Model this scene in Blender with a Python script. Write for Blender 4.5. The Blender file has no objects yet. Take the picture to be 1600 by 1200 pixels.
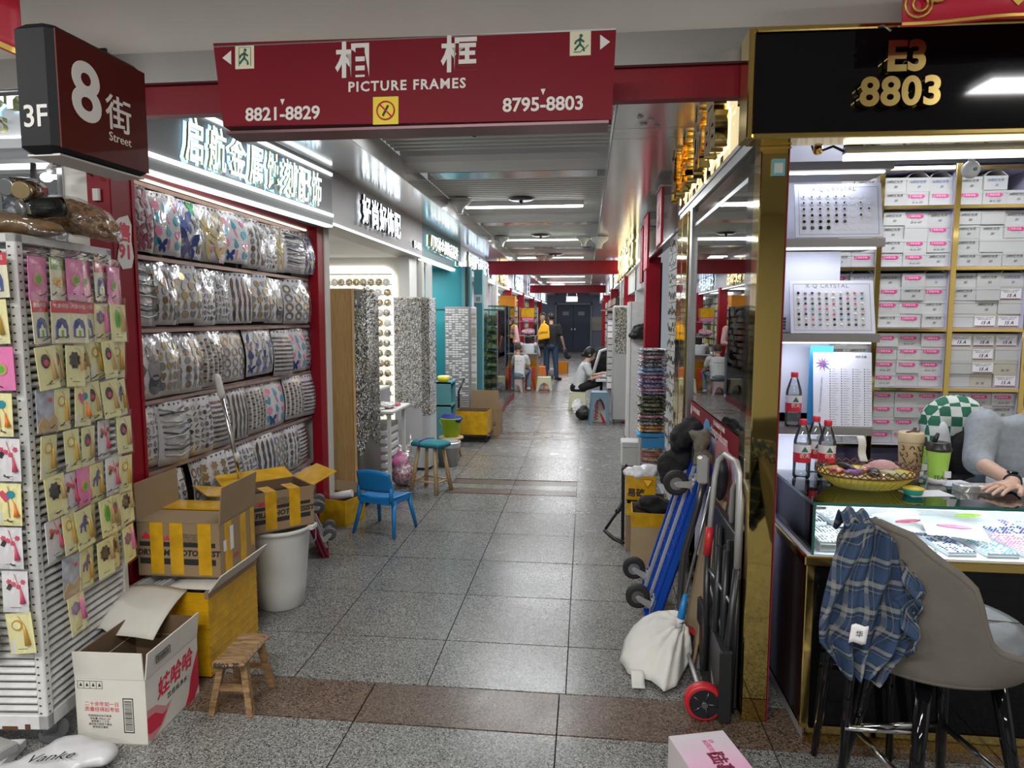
import bpy, bmesh, math, random
from mathutils import Vector, Matrix, Euler
R = math.radians
rnd = random.Random(8)
S = bpy.context.scene
COL = S.collection

# ---------------------------------------------------------------- camera, world, lights, exposure
cd = bpy.data.cameras.new('camera'); cam = bpy.data.objects.new('camera', cd); COL.objects.link(cam); S.camera = cam
_p, _y, _r = .0973, .1087, .0022
F = Vector((-math.sin(_y)*math.cos(_p), math.cos(_y)*math.cos(_p), -math.sin(_p)))
Rt = Vector((math.cos(_y), math.sin(_y), 0)); U = Rt.cross(F)
R2 = Rt*math.cos(_r)+U*math.sin(_r); U2 = -Rt*math.sin(_r)+U*math.cos(_r)
cam.matrix_world = Matrix(((R2.x, U2.x, -F.x, 0), (R2.y, U2.y, -F.y, 0), (R2.z, U2.z, -F.z, 1.58), (0, 0, 0, 1)))
cd.sensor_width = 36; cd.lens = 36*1053.6/1600; cd.clip_start = .05; cd.clip_end = 120
S.view_settings.view_transform = 'Standard'; S.view_settings.look = 'None'; S.view_settings.gamma = 1
S.view_settings.exposure = 0.5; S.view_settings.use_curve_mapping = False
S.render.film_transparent = False
S.cycles.sample_clamp_indirect = 2.5; S.cycles.caustics_reflective = False; S.cycles.caustics_refractive = False; S.cycles.blur_glossy = .6
S.cycles.transparent_max_bounces = 24
w = bpy.data.worlds.new('hall_air'); S.world = w; w.use_nodes = True
w.node_tree.nodes['Background'].inputs[0].default_value = (.62, .66, .70, 1)
w.node_tree.nodes['Background'].inputs[1].default_value = .3
def area(name, loc, rot, sx, sy, power, col=(1, .98, .95)):
    l = bpy.data.lights.new(name, 'AREA'); l.shape = 'RECTANGLE'; l.size = sx; l.size_y = sy; l.energy = power; l.color = col
    o = bpy.data.objects.new(name, l); COL.objects.link(o); o.location = loc; o.rotation_euler = rot
    return o
# unseen ceiling lamps added over the camera's corridor to light the foreground
LAMPS = ((-.7, -.7, 2.2, 84), (3.0, .25, .8, 30), (-3.6, -.2, 1.4, 55), (-.4, -3.6, 3.0, 90))
for x_, y_, s_, p_ in LAMPS: area('corridor_fill_light', (x_, y_, 3.08), (0, 0, 0), s_, .3, p_)

# ---------------------------------------------------------------- materials
MATS = {}
def node_mat(name):
    m = bpy.data.materials.new(name); m.use_nodes = True
    return m, m.node_tree.nodes, m.node_tree.links, m.node_tree.nodes['Principled BSDF']
def mat(name, col, rough=.5, metal=0, emit=0, ecol=None, alpha=1, trans=0, noise=0, nscale=8, bump=0, bscale=30, coat=0, spec=None, sheen=0, var=0):
    if name in MATS: return MATS[name]
    m, N, L, b = node_mat(name)
    c = (*col, 1)
    b.inputs['Base Color'].default_value = c; b.inputs['Roughness'].default_value = rough; b.inputs['Metallic'].default_value = metal
    if emit:
        b.inputs['Emission Color'].default_value = (*(ecol or col), 1); b.inputs['Emission Strength'].default_value = emit
    if alpha < 1: b.inputs['Alpha'].default_value = alpha
    if trans: b.inputs['Transmission Weight'].default_value = trans
    if coat: b.inputs['Coat Weight'].default_value = coat; b.inputs['Coat Roughness'].default_value = .08
    if spec is not None: b.inputs['Specular IOR Level'].default_value = spec
    tc = N.new('ShaderNodeTexCoord')
    last = None
    if noise:
        n = N.new('ShaderNodeTexNoise'); n.inputs['Scale'].default_value = nscale; n.inputs['Detail'].default_value = 5
        L.new(tc.outputs['Object'], n.inputs['Vector'])
        r = N.new('ShaderNodeValToRGB'); L.new(n.outputs['Fac'], r.inputs[0])
        r.color_ramp.elements[0].position = .3; r.color_ramp.elements[1].position = .7
        r.color_ramp.elements[0].color = (*[max(0, x*(1-noise)) for x in col], 1)
        r.color_ramp.elements[1].color = (*[min(1, x*(1+noise*.6)) for x in col], 1)
        last = r.outputs[0]
    if var:
        oi = N.new('ShaderNodeObjectInfo'); hs = N.new('ShaderNodeHueSaturation')
        mr = N.new('ShaderNodeMapRange'); mr.inputs[3].default_value = 1-var; mr.inputs[4].default_value = 1+var
        L.new(oi.outputs['Random'], mr.inputs[0]); L.new(mr.outputs[0], hs.inputs['Value'])
        if last: L.new(last, hs.inputs['Color'])
        else: hs.inputs['Color'].default_value = c
        last = hs.outputs[0]
    if last: L.new(last, b.inputs['Base Color'])
    if bump:
        n2 = N.new('ShaderNodeTexNoise'); n2.inputs['Scale'].default_value = bscale; n2.inputs['Detail'].default_value = 3
        L.new(tc.outputs['Object'], n2.inputs['Vector'])
        bp = N.new('ShaderNodeBump'); bp.inputs['Strength'].default_value = bump; bp.inputs['Distance'].default_value = .01
        L.new(n2.outputs['Fac'], bp.inputs['Height']); L.new(bp.outputs[0], b.inputs['Normal'])
    MATS[name] = m
    return m
def granite(name, base, dark, light, rough=.22, scale=240):
    m, N, L, b = node_mat(name)
    tc = N.new('ShaderNodeTexCoord'); geo = N.new('ShaderNodeNewGeometry')
    v = N.new('ShaderNodeTexVoronoi'); v.inputs['Scale'].default_value = scale
    L.new(geo.outputs['Position'], v.inputs['Vector'])
    sx = N.new('ShaderNodeSeparateColor'); L.new(v.outputs['Color'], sx.inputs[0])
    r = N.new('ShaderNodeValToRGB'); r.color_ramp.interpolation = 'CONSTANT'
    e = r.color_ramp.elements; e[0].color = (*dark, 1); e[1].position = .22; e[1].color = (*base, 1)
    x = e.new(.62); x.color = (*light, 1); x = e.new(.93); x.color = (*[min(1, q*1.5) for q in light], 1)
    L.new(sx.outputs[0], r.inputs[0])
    n = N.new('ShaderNodeTexNoise'); n.inputs['Scale'].default_value = 1.7; n.inputs['Detail'].default_value = 4
    L.new(geo.outputs['Position'], n.inputs['Vector'])
    oi = N.new('ShaderNodeObjectInfo')
    ma = N.new('ShaderNodeMath'); ma.operation = 'MULTIPLY_ADD'; ma.inputs[1].default_value = .14; ma.inputs[2].default_value = .78
    L.new(oi.outputs['Random'], ma.inputs[0])
    mb = N.new('ShaderNodeMath'); mb.operation = 'MULTIPLY_ADD'; mb.inputs[1].default_value = .34
    L.new(n.outputs['Fac'], mb.inputs[0]); L.new(ma.outputs[0], mb.inputs[2])
    hs = N.new('ShaderNodeHueSaturation'); L.new(mb.outputs[0], hs.inputs['Value']); L.new(r.outputs[0], hs.inputs['Color'])
    L.new(hs.outputs[0], b.inputs['Base Color'])
    n2 = N.new('ShaderNodeTexNoise'); n2.inputs['Scale'].default_value = 3.5
    L.new(geo.outputs['Position'], n2.inputs['Vector'])
    mr = N.new('ShaderNodeMapRange'); mr.inputs[3].default_value = rough*.75; mr.inputs[4].default_value = rough*1.5
    L.new(n2.outputs['Fac'], mr.inputs[0]); L.new(mr.outputs[0], b.inputs['Roughness'])
    b.inputs['Specular IOR Level'].default_value = .5
    MATS[name] = m; return m
def woodmat(name, c1, c2, scale=(1, 1, 14), rough=.5, wscale=6):
    m, N, L, b = node_mat(name)
    tc = N.new('ShaderNodeTexCoord'); mp = N.new('ShaderNodeMapping'); mp.inputs['Scale'].default_value = scale
    n = N.new('ShaderNodeTexNoise'); n.inputs['Scale'].default_value = wscale; n.inputs['Detail'].default_value = 6; n.inputs['Distortion'].default_value = .4
    L.new(tc.outputs['Object'], mp.inputs[0]); L.new(mp.outputs[0], n.inputs['Vector'])
    r = N.new('ShaderNodeValToRGB'); L.new(n.outputs['Fac'], r.inputs[0])
    r.color_ramp.elements[0].position = .32; r.color_ramp.elements[0].color = (*c1, 1)
    r.color_ramp.elements[1].position = .68; r.color_ramp.elements[1].color = (*c2, 1)
    L.new(r.outputs[0], b.inputs['Base Color']); b.inputs['Roughness'].default_value = rough
    bp = N.new('ShaderNodeBump'); bp.inputs['Strength'].default_value = .15; bp.inputs['Distance'].default_value = .003
    L.new(n.outputs['Fac'], bp.inputs['Height']); L.new(bp.outputs[0], b.inputs['Normal'])
    MATS[name] = m; return m
def film(name, clear=.75, rough=.12, tint=(1, 1, 1), bump=.6, bscale=22):
    m = bpy.data.materials.new(name); m.use_nodes = True; N = m.node_tree.nodes; L = m.node_tree.links; N.clear()
    out = N.new('ShaderNodeOutputMaterial'); mx = N.new('ShaderNodeMixShader'); tr = N.new('ShaderNodeBsdfTransparent'); gl = N.new('ShaderNodeBsdfGlossy')
    tr.inputs[0].default_value = (*tint, 1); gl.inputs['Roughness'].default_value = rough; gl.inputs[0].default_value = (1, 1, 1, 1)
    lw = N.new('ShaderNodeLayerWeight'); lw.inputs[0].default_value = .35
    ma = N.new('ShaderNodeMath'); ma.operation = 'MULTIPLY_ADD'; ma.use_clamp = True; ma.inputs[1].default_value = .17; ma.inputs[2].default_value = 1-clear
    L.new(lw.outputs['Fresnel'], ma.inputs[0]); L.new(ma.outputs[0], mx.inputs[0])
    L.new(tr.outputs[0], mx.inputs[1]); L.new(gl.outputs[0], mx.inputs[2]); L.new(mx.outputs[0], out.inputs[0])
    if bump:
        tc = N.new('ShaderNodeTexCoord'); n = N.new('ShaderNodeTexNoise'); n.inputs['Scale'].default_value = bscale; n.inputs['Detail'].default_value = 2; n.inputs['Distortion'].default_value = 1.2
        L.new(tc.outputs['Object'], n.inputs['Vector']); bp = N.new('ShaderNodeBump'); bp.inputs['Strength'].default_value = bump; bp.inputs['Distance'].default_value = .02
        L.new(n.outputs['Fac'], bp.inputs['Height']); L.new(bp.outputs[0], gl.inputs['Normal']); L.new(bp.outputs[0], lw.inputs['Normal'])
    MATS[name] = m; return m
def speckle(name, cols, scale=90, rough=.35, metal=0, bump=.7, obj=True, fine=None):
    """coloured grains: beads, crystals, printed film"""
    m, N, L, b = node_mat(name)
    tc = N.new('ShaderNodeTexCoord'); v = N.new('ShaderNodeTexVoronoi'); v.inputs['Scale'].default_value = scale
    mp = N.new('ShaderNodeMapping')
    oi = N.new('ShaderNodeObjectInfo'); L.new(oi.outputs['Random'], mp.inputs['Location'])
    if fine: mp.inputs['Scale'].default_value = fine
    L.new(tc.outputs['Object'], mp.inputs[0]); L.new(mp.outputs[0], v.inputs['Vector'])
    sx = N.new('ShaderNodeSeparateColor'); L.new(v.outputs['Color'], sx.inputs[0])
    r = N.new('ShaderNodeValToRGB'); r.color_ramp.interpolation = 'CONSTANT'; e = r.color_ramp.elements
    e[0].color = (*cols[0], 1); e[1].position = 1/len(cols); e[1].color = (*cols[1], 1)
    for i, c in enumerate(cols[2:], 2): x = e.new(i/len(cols)); x.color = (*c, 1)
    L.new(sx.outputs[0], r.inputs[0]); L.new(r.outputs[0], b.inputs['Base Color'])
    b.inputs['Roughness'].default_value = rough; b.inputs['Metallic'].default_value = metal
    bp = N.new('ShaderNodeBump'); bp.inputs['Strength'].default_value = bump; bp.inputs['Distance'].default_value = .004; bp.invert = True
    L.new(v.outputs['Distance'], bp.inputs['Height']); L.new(bp.outputs[0], b.inputs['Normal'])
    MATS[name] = m; return m
def glass(name, tint=(.93, .98, .96), refl=.08, rough=.0):
    m = bpy.data.materials.new(name); m.use_nodes = True; N = m.node_tree.nodes; L = m.node_tree.links; N.clear()
    out = N.new('ShaderNodeOutputMaterial'); mx = N.new('ShaderNodeMixShader'); tr = N.new('ShaderNodeBsdfTransparent'); gl = N.new('ShaderNodeBsdfGlossy')
    tr.inputs[0].default_value = (*tint, 1); gl.inputs['Roughness'].default_value = rough
    fr = N.new('ShaderNodeFresnel'); fr.inputs[0].default_value = 1.45
    ma = N.new('ShaderNodeMath'); ma.operation = 'ADD'; ma.use_clamp = True; ma.inputs[1].default_value = refl
    L.new(fr.outputs[0], ma.inputs[0]); L.new(ma.outputs[0], mx.inputs[0]); L.new(tr.outputs[0], mx.inputs[1]); L.new(gl.outputs[0], mx.inputs[2]); L.new(mx.outputs[0], out.inputs[0])
    MATS[name] = m; return m
def corrug(name, col, freq, axis='Z', rough=.4, metal=0):
    m, N, L, b = node_mat(name)
    tc = N.new('ShaderNodeTexCoord'); wv = N.new('ShaderNodeTexWave'); wv.bands_direction = axis; wv.inputs['Scale'].default_value = freq
    L.new(tc.outputs['Object'], wv.inputs['Vector'])
    bp = N.new('ShaderNodeBump'); bp.inputs['Strength'].default_value = .8; bp.inputs['Distance'].default_value = .004
    L.new(wv.outputs['Fac'], bp.inputs['Height']); L.new(bp.outputs[0], b.inputs['Normal'])
    b.inputs['Base Color'].default_value = (*col, 1); b.inputs['Roughness'].default_value = rough; b.inputs['Metallic'].default_value = metal
    MATS[name] = m; return m
def M(k): return MATS[k]

# ---------------------------------------------------------------- mesh builder
class MB:
    def __init__(s): s.v = []; s.f = []; s.m = []; s.sm = []; s.X = None
    def add(s, vs, fs, m=0, smooth=False):
        b = len(s.v)
        if s.X is not None: vs = [s.X @ Vector(v) for v in vs]
        s.v += [tuple(v) for v in vs]; s.f += [tuple(i+b for i in f) for f in fs]; s.m += [m]*len(fs); s.sm += [smooth]*len(fs)
        return s
    def box(s, x0, x1, y0, y1, z0, z1, m=0, c=0):
        """box, optional corner chamfer c on vertical edges and rims"""
        if x0 > x1: x0, x1 = x1, x0
        if y0 > y1: y0, y1 = y1, y0
        if z0 > z1: z0, z1 = z1, z0
        if not c:
            v = [(x, y, z) for z in (z0, z1) for y in (y0, y1) for x in (x0, x1)]
            return s.add(v, [(0, 2, 3, 1), (4, 5, 7, 6), (0, 1, 5, 4), (2, 6, 7, 3), (0, 4, 6, 2), (1, 3, 7, 5)], m)
        c = min(c, (x1-x0)*.49, (y1-y0)*.49, (z1-z0)*.49)
        def ring(i, z): 
            return [(x0+i+c, y0+i, z), (x1-i-c, y0+i, z), (x1-i, y0+i+c, z), (x1-i, y1-i-c, z), (x1-i-c, y1-i, z), (x0+i+c, y1-i, z), (x0+i, y1-i-c, z), (x0+i, y0+i+c, z)]
        v = ring(c, z0)+ring(0, z0+c)+ring(0, z1-c)+ring(c, z1); 
        if (x1-x0) < 4*c or (y1-y0) < 4*c: v = ring(0, z0)+ring(0, z0+c)+ring(0, z1-c)+ring(0, z1)
        f = [tuple(range(7, -1, -1)), tuple(range(24, 32))]
        for k in range(3):
            for i in range(8): f.append((k*8+i, k*8+(i+1) % 8, k*8+8+(i+1) % 8, k*8+8+i))
        return s.add(v, f, m)
    def tube(s, pts, r, n=8, m=0, caps=True, ry=None, up=None, smooth=True):
        pts = [Vector(p) for p in pts]; k = len(pts)
        rs = r if isinstance(r, (list, tuple)) else [r]*k
        rys = ry if isinstance(ry, (list, tuple)) else ([ry]*k if ry else rs)
        vs = []; u = Vector(up) if up else None
        for i, p in enumerate(pts):
            t = (pts[min(i+1, k-1)]-pts[max(i-1, 0)])
            if t.length < 1e-9: t = Vector((0, 0, 1))
            t.normalize()
            if u is None: u = Vector((0, 0, 1)) if abs(t.z) < .9 else Vector((0, 1, 0))
            a = u.cross(t)
            if a.length < 1e-6: a = Vector((1, 0, 0)).cross(t)
            a.normalize(); b = t.cross(a); u = b
            for j in range(n):
                q = 2*math.pi*j/n+(math.pi/4 if n == 4 else 0)
                vs.append(p+a*math.cos(q)*rs[i]+b*math.sin(q)*rys[i])
        fs = [(i*n+j, i*n+(j+1) % n, i*n+n+(j+1) % n, i*n+n+j) for i in range(k-1) for j in range(n)]
        s.add(vs, fs, m, smooth and n > 4)
        if caps:
            b = len(s.v)-len(vs)
            s.f += [tuple(b+j for j in range(n-1, -1, -1)), tuple(b+(k-1)*n+j for j in range(n))]; s.m += [m]*2; s.sm += [False]*2
        return s
    def cyl(s, p0, p1, r, n=16, m=0, r2=None, caps=True): return s.tube([p0, p1], [r, r if r2 is None else r2], n, m, caps)
    def lathe(s, prof, n=24, m=0, axis=(0, 0, 0), caps=True, sx=1, sy=1):
        vs = []; ax = Vector(axis)
        for (r, z) in prof:
            for j in range(n):
                q = 2*math.pi*j/n; vs.append(ax+Vector((r*math.cos(q)*sx, r*math.sin(q)*sy, z)))
        k = len(prof)
        fs = [(i*n+j, i*n+(j+1) % n, i*n+n+(j+1) % n, i*n+n+j) for i in range(k-1) for j in range(n)]
        s.add(vs, fs, m, True)
        if caps:
            b = len(s.v)-len(vs)
            if prof[0][0] > 1e-4: s.f.append(tuple(b+j for j in range(n-1, -1, -1))); s.m.append(m); s.sm.append(False)
            if prof[-1][0] > 1e-4: s.f.append(tuple(b+(k-1)*n+j for j in range(n))); s.m.append(m); s.sm.append(False)
        return s
    def ell(s, c, r, n=12, k=8, m=0):
        c = Vector(c); vs = [c+Vector((0, 0, -r[2]))]
        for i in range(1, k):
            a = -math.pi/2+math.pi*i/k
            for j in range(n): q = 2*math.pi*j/n; vs.append(c+Vector((r[0]*math.cos(a)*math.cos(q), r[1]*math.cos(a)*math.sin(q), r[2]*math.sin(a))))
        vs.append(c+Vector((0, 0, r[2]))); t = len(vs)-1
        fs = [(0, 1+(j+1) % n, 1+j) for j in range(n)]
        fs += [(1+i*n+j, 1+i*n+(j+1) % n, 1+(i+1)*n+(j+1) % n, 1+(i+1)*n+j) for i in range(k-2) for j in range(n)]
        fs += [(1+(k-2)*n+j, 1+(k-2)*n+(j+1) % n, t) for j in range(n)]
        return s.add(vs, fs, m, True)
    def prism(s, poly, d0, d1, ax='y', m=0, smooth=False):
        """poly in the two other axes, extruded from d0 to d1 along ax"""
        def P3(a, b, d): return {'y': (a, d, b), 'x': (d, a, b), 'z': (a, b, d)}[ax]
        n = len(poly); vs = [P3(a, b, d0) for a, b in poly]+[P3(a, b, d1) for a, b in poly]
        fs = [tuple(range(n)), tuple(range(2*n-1, n-1, -1))]
        b = len(s.f)
        s.add(vs, fs+[(i, i+n, (i+1) % n+n, (i+1) % n) for i in range(n)], m, smooth)
        s.sm[b] = s.sm[b+1] = False
        return s
    def grid(s, fn, nu, nv, m=0, smooth=True, both=0):
        vs = [fn(i/nu, j/nv) for j in range(nv+1) for i in range(nu+1)]
        fs = [(j*(nu+1)+i, j*(nu+1)+i+1, (j+1)*(nu+1)+i+1, (j+1)*(nu+1)+i) for j in range(nv) for i in range(nu)]
        return s.add(vs, fs, m, smooth)
    def merge(s, o, X=None, m=None):
        vs = o.v if X is None else [X @ Vector(v) for v in o.v]
        b = len(s.v)
        if s.X is not None: vs = [s.X @ Vector(v) for v in vs]
        s.v += [tuple(v) for v in vs]; s.f += [tuple(i+b for i in f) for f in o.f]
        s.m += o.m if m is None else [m]*len(o.m); s.sm += o.sm
        return s
    def mesh(s, name, mats):
        me = bpy.data.meshes.new(name); me.from_pydata(s.v, [], s.f)
        for k in mats: me.materials.append(M(k) if isinstance(k, str) else k)
        me.polygons.foreach_set('material_index', s.m); me.polygons.foreach_set('use_smooth', s.sm)
        me.update(); return me
def recalc(me):
    bm = bmesh.new(); bm.from_mesh(me); bmesh.ops.recalc_face_normals(bm, faces=bm.faces); bm.to_mesh(me); bm.free()
def link(name, me, parent=None, loc=None, rot=None):
    o = bpy.data.objects.new(name, me); COL.objects.link(o)
    if parent: o.parent = parent
    if loc is not None: o.location = loc
    if rot is not None: o.rotation_euler = rot
    return o
def P(name, mb, mats, parent=None, loc=None, rot=None, fix=True, solid=0, kind=None, label=None, bevel=0):
    if not isinstance(mats, (list, tuple)): mats = [mats]
    me = mb.mesh(name, mats)
    if fix: recalc(me)
    o = link(name, me, parent, loc, rot)
    if solid: d = o.modifiers.new('s', 'SOLIDIFY'); d.thickness = solid; d.offset = 0
    if bevel: d = o.modifiers.new('b', 'BEVEL'); d.width = bevel; d.segments = 2; d.limit_method = 'ANGLE'
    if kind: o['kind'] = kind
    if label: o['label'] = label
    return o
def tag(o, label, cat, group=None, kind=None):
    o['label'] = label; o['category'] = cat
    if group: o['group'] = group
    if kind: o['kind'] = kind
    return o
def T(name, label, cat, loc=(0, 0, 0), rz=0, group=None, rot=None):
    o = bpy.data.objects.new(name, None); COL.objects.link(o); o.empty_display_size = .05
    o.location = loc; o.rotation_euler = rot if rot is not None else (0, 0, rz)
    return tag(o, label, cat, group)
def ST(name, mb, mats, parent=None, **k):
    o = P(name, mb, mats, parent, **k)
    if not parent: o['kind'] = 'structure'
    return o
def kids(o): return [c for c in bpy.data.objects if c.parent == o]
class Proto:
    """a thing with its parts, copied piece by piece"""
    def __init__(s, root):
        s.root = root; s.ch = [(c, kids(c)) for c in kids(root)]; s.used = False
    def put(s, loc, rz=0, label=None, group=None, rot=None, scale=None, mats=None):
        if not s.used: s.used = True; r = s.root
        else:
            r = s.root.copy(); COL.objects.link(r)
            for c, gs in s.ch:
                d = c.copy(); COL.objects.link(d); d.parent = r
                for g in gs: e = g.copy(); COL.objects.link(e); e.parent = d
        r.location = loc; r.rotation_euler = rot if rot is not None else (0, 0, rz)
        if scale: r.scale = scale if isinstance(scale, (tuple, list)) else (scale,)*3
        if label: r['label'] = label
        if group: r['group'] = group
        return r
TXT = {}
def text_mesh(s, size, ext=0, bold=0, align='CENTER', shear=0, space=1, res=2, mat_name='white_ink', sidemat=None, line=1):
    key = (s, size, ext, bold, align, shear, space, mat_name, sidemat)
    if key in TXT: return TXT[key]
    c = bpy.data.curves.new('lettering', 'FONT'); c.body = s; c.size = size; c.extrude = ext; c.offset = bold; c.align_x = align; c.align_y = 'CENTER'
    c.shear = shear; c.space_character = space; c.resolution_u = 6 if size > .19 and len(s) == 1 or size > .06 and s.isascii() else res; c.space_line = line
    o = bpy.data.objects.new('lettering', c); COL.objects.link(o)
    bpy.context.view_layer.update()
    me = bpy.data.meshes.new_from_object(o.evaluated_get(bpy.context.evaluated_depsgraph_get()))
    bpy.data.objects.remove(o); bpy.data.curves.remove(c)
    me.materials.clear(); me.materials.append(M(mat_name))
    if sidemat:
        me.materials.append(M(sidemat))
        for p in me.polygons:
            p.material_index = 0 if abs(p.normal.z) > .9 else 1
    TXT[key] = me
    return me
FRONT = (math.pi/2, 0, 0)              # lettering that faces the camera corridor (-y)
def txt(name, s, size, loc, rot, parent=None, **k):
    sc = k.pop('scale', None)
    o = link(name, text_mesh(s, size, **k), parent, loc, rot)
    if sc: o.scale = sc
    return o
def ordn(i): return ['first', 'second', 'third', 'fourth', 'fifth', 'sixth', 'seventh', 'eighth', 'ninth', 'tenth', 'eleventh', 'twelfth', 'thirteenth', 'fourteenth', 'fifteenth', 'sixteenth', 'seventeenth', 'eighteenth', 'nineteenth', 'twentieth', 'twenty-first', 'twenty-second'][i]
def blob(name, mb, mats, parent=None, voxel=.012, it=3, loc=None, rot=None, disp=0, dsc=.1, label=None, kind=None):
    """fuse overlapping forms into one continuous skin"""
    o = P(name, mb, mats, parent, loc, rot)
    d = o.modifiers.new('r', 'REMESH'); d.mode = 'VOXEL'; d.voxel_size = voxel; d.use_smooth_shade = True
    d = o.modifiers.new('s', 'SMOOTH'); d.factor = .5; d.iterations = it
    if disp:
        t = bpy.data.textures.new('t', 'CLOUDS'); t.noise_scale = dsc
        d = o.modifiers.new('d', 'DISPLACE'); d.texture = t; d.strength = disp; d.mid_level = .5; d.texture_coords = 'LOCAL'
    if label: o['label'] = label
    if kind: o['kind'] = kind
    if parent is None or True:
        bpy.context.view_layer.update()
        me = bpy.data.meshes.new_from_object(o.evaluated_get(bpy.context.evaluated_depsgraph_get()))
        me.materials.clear()
        for k in (mats if isinstance(mats, (list, tuple)) else [mats]): me.materials.append(M(k) if isinstance(k, str) else k)
        o.modifiers.clear(); o.data = me
        for p in me.polygons: p.use_smooth = True
    return o
# ---------------------------------------------------------------- material library
mat('plaster', (.66, .62, .57), .8, noise=.06, nscale=2, bump=.08, bscale=12)
mat('white_paint', (.72, .72, .70), .55, noise=.05, nscale=3)
mat('warm_white', (.62, .60, .55), .6)
mat('grey_paint', (.33, .34, .35), .45, noise=.05)
mat('grey_metal', (.30, .29, .275), .42, .5)
mat('soffit_metal', (.84, .84, .82), .17, .65, noise=.04, nscale=1.5, bump=.05, bscale=3)
mat('slat_metal', (.66, .66, .61), .42, .2, noise=.05, nscale=1)
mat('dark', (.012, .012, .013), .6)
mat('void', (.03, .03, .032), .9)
mat('black_gloss', (.004, .004, .005), .05, spec=.35)
mat('black_plastic', (.018, .018, .02), .35)
mat('black_cloth', (.012, .012, .014), .85, noise=.2, nscale=30)
mat('rubber', (.02, .02, .02), .7)
mat('grey_rubber', (.12, .12, .125), .6)
mat('red_paint', (.27, .005, .016), .42, spec=.25, noise=.12, nscale=5)
mat('red_sign', (.20, .004, .014), .5, spec=.2, noise=.08, nscale=2)
mat('dark_red_sign', (.085, .008, .005), .45, spec=.25)
mat('bright_red', (.62, .02, .05), .4)
mat('red_glow', (.7, .02, .05), .4, emit=.5)
mat('white_ink', (.80, .78, .74), .55)
mat('black_ink', (.02, .02, .02), .6)
mat('blue_ink', (.05, .12, .35), .6)
mat('red_ink', (.62, .02, .06), .5)
mat('pink_ink', (.66, .04, .24), .45)
mat('green_ink', (.02, .15, .10), .5)
mat('gold_ink', (.75, .50, .10), .35, .5)
mat('yellow_ink', (.86, .68, .02), .45)
mat('led', (1, 1, 1), .5, emit=1.7, ecol=(.93, .97, 1))
mat('led_soft', (1, 1, 1), .5, emit=3, ecol=(.96, .98, 1))
mat('led_warm', (1, .95, .82), .5, emit=1.5, ecol=(1, .93, .78))
mat('tube_light', (1, 1, 1), .5, emit=9, ecol=(.96, .98, 1))
mat('letter_glow', (.9, .95, 1), .5, emit=1.9, ecol=(.86, .95, 1))
mat('letter_blue', (.8, .88, 1), .5, emit=1.8, ecol=(.60, .76, 1))
mat('letter_warm', (1, .85, .5), .5, emit=1.6, ecol=(1, .82, .48))
mat('halo_glow', (.6, .85, 1), .5, emit=.55, ecol=(.30, .72, 1))
mat('letter_side', (.36, .34, .12), .35, .2)
mat('gold', (.82, .60, .20), .12, 1, bump=.08, bscale=4)
mat('gold_mirror', (.66, .49, .16), .05, 1, bump=.12, bscale=3)
mat('dark_mirror', (.10, .095, .085), .05, .9)
mat('fascia_grey', (.25, .26, .26), .5)
mat('fascia_taupe', (.33, .31, .31), .45)
mat('fascia_teal', (.05, .17, .18), .4)
mat('fascia_white', (.62, .64, .68), .4, emit=.12)
mat('fascia_dark', (.06, .062, .066), .2, .3)
mat('teal_paint', (.02, .30, .36), .5)
mat('teal_shelf', (.10, .30, .33), .5)
mat('chrome', (.62, .62, .63), .18, 1)
mat('steel', (.38, .39, .40), .32, .9)
mat('steel_dull', (.52, .52, .51), .45, .5)
mat('dirty_white', (.66, .66, .65), .5, noise=.10, nscale=20, bump=.1, bscale=60)
mat('rust', (.10, .04, .02), .8)
mat('paper_white', (.74, .73, .75), .55)
mat('paper_cream', (.80, .76, .55), .6)
mat('paper_yellow', (.80, .76, .38), .55, var=.05)
mat('card_white', (.47, .47, .45), .6, var=.07)
mat('card_tan', (.45, .42, .34), .7, var=.05)
mat('carton', (.30, .205, .115), .75, noise=.10, nscale=4, bump=.08, bscale=40)
mat('carton_in', (.16, .10, .055), .85)
mat('carton_lite', (.42, .31, .18), .7, noise=.08)
mat('tape_yellow', (.66, .36, .01), .22, noise=.22, nscale=14, bump=.35, bscale=16)
mat('carton_white', (.66, .64, .58), .6, noise=.06, nscale=6)
mat('blue_plastic', (.012, .22, .56), .35)
mat('blue_deck', (.006, .065, .42), .38)
mat('maroon_plastic', (.20, .01, .03), .4)
mat('lime_plastic', (.42, .68, .02), .4)
mat('navy_cloth', (.015, .02, .20), .8)
mat('teal_cloth', (.02, .20, .25), .85, noise=.12, nscale=40)
mat('white_plastic', (.66, .66, .64), .4, noise=.04)
mat('cream_plastic', (.66, .66, .46), .4)
mat('pink_plastic', (.55, .42, .40), .45)
mat('grey_blue_plastic', (.18, .28, .36), .45)
mat('orange_plastic', (.80, .20, .02), .4)
mat('amber_crate', (.75, .26, .01), .35)
mat('red_plastic', (.55, .02, .03), .4)
mat('sky_lid', (.05, .32, .66), .35)
mat('white_cloth', (.72, .71, .66), .85, noise=.05, nscale=12, bump=.5, bscale=14)
mat('olive_cloth', (.15, .135, .10), .85, noise=.2, nscale=30)
mat('purse_black', (.01, .01, .012), .5, bump=.2)
mat('suede', (.13, .115, .095), .75, noise=.14, nscale=9, bump=.08, bscale=60)
mat('seat_leather', (.17, .18, .19), .38, noise=.16, nscale=14, bump=.15, bscale=30)
mat('skin', (.50, .30, .21), .5)
mat('skin_light', (.62, .40, .30), .5)
mat('hair', (.010, .008, .008), .5)
mat('hair_short', (.045, .035, .03), .7)
mat('denim', (.03, .055, .12), .8, noise=.2, nscale=12)
mat('denim_light', (.13, .18, .23), .8, noise=.15, nscale=12)
mat('shirt_white', (.62, .64, .64), .8, bump=.35, bscale=7)
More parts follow.
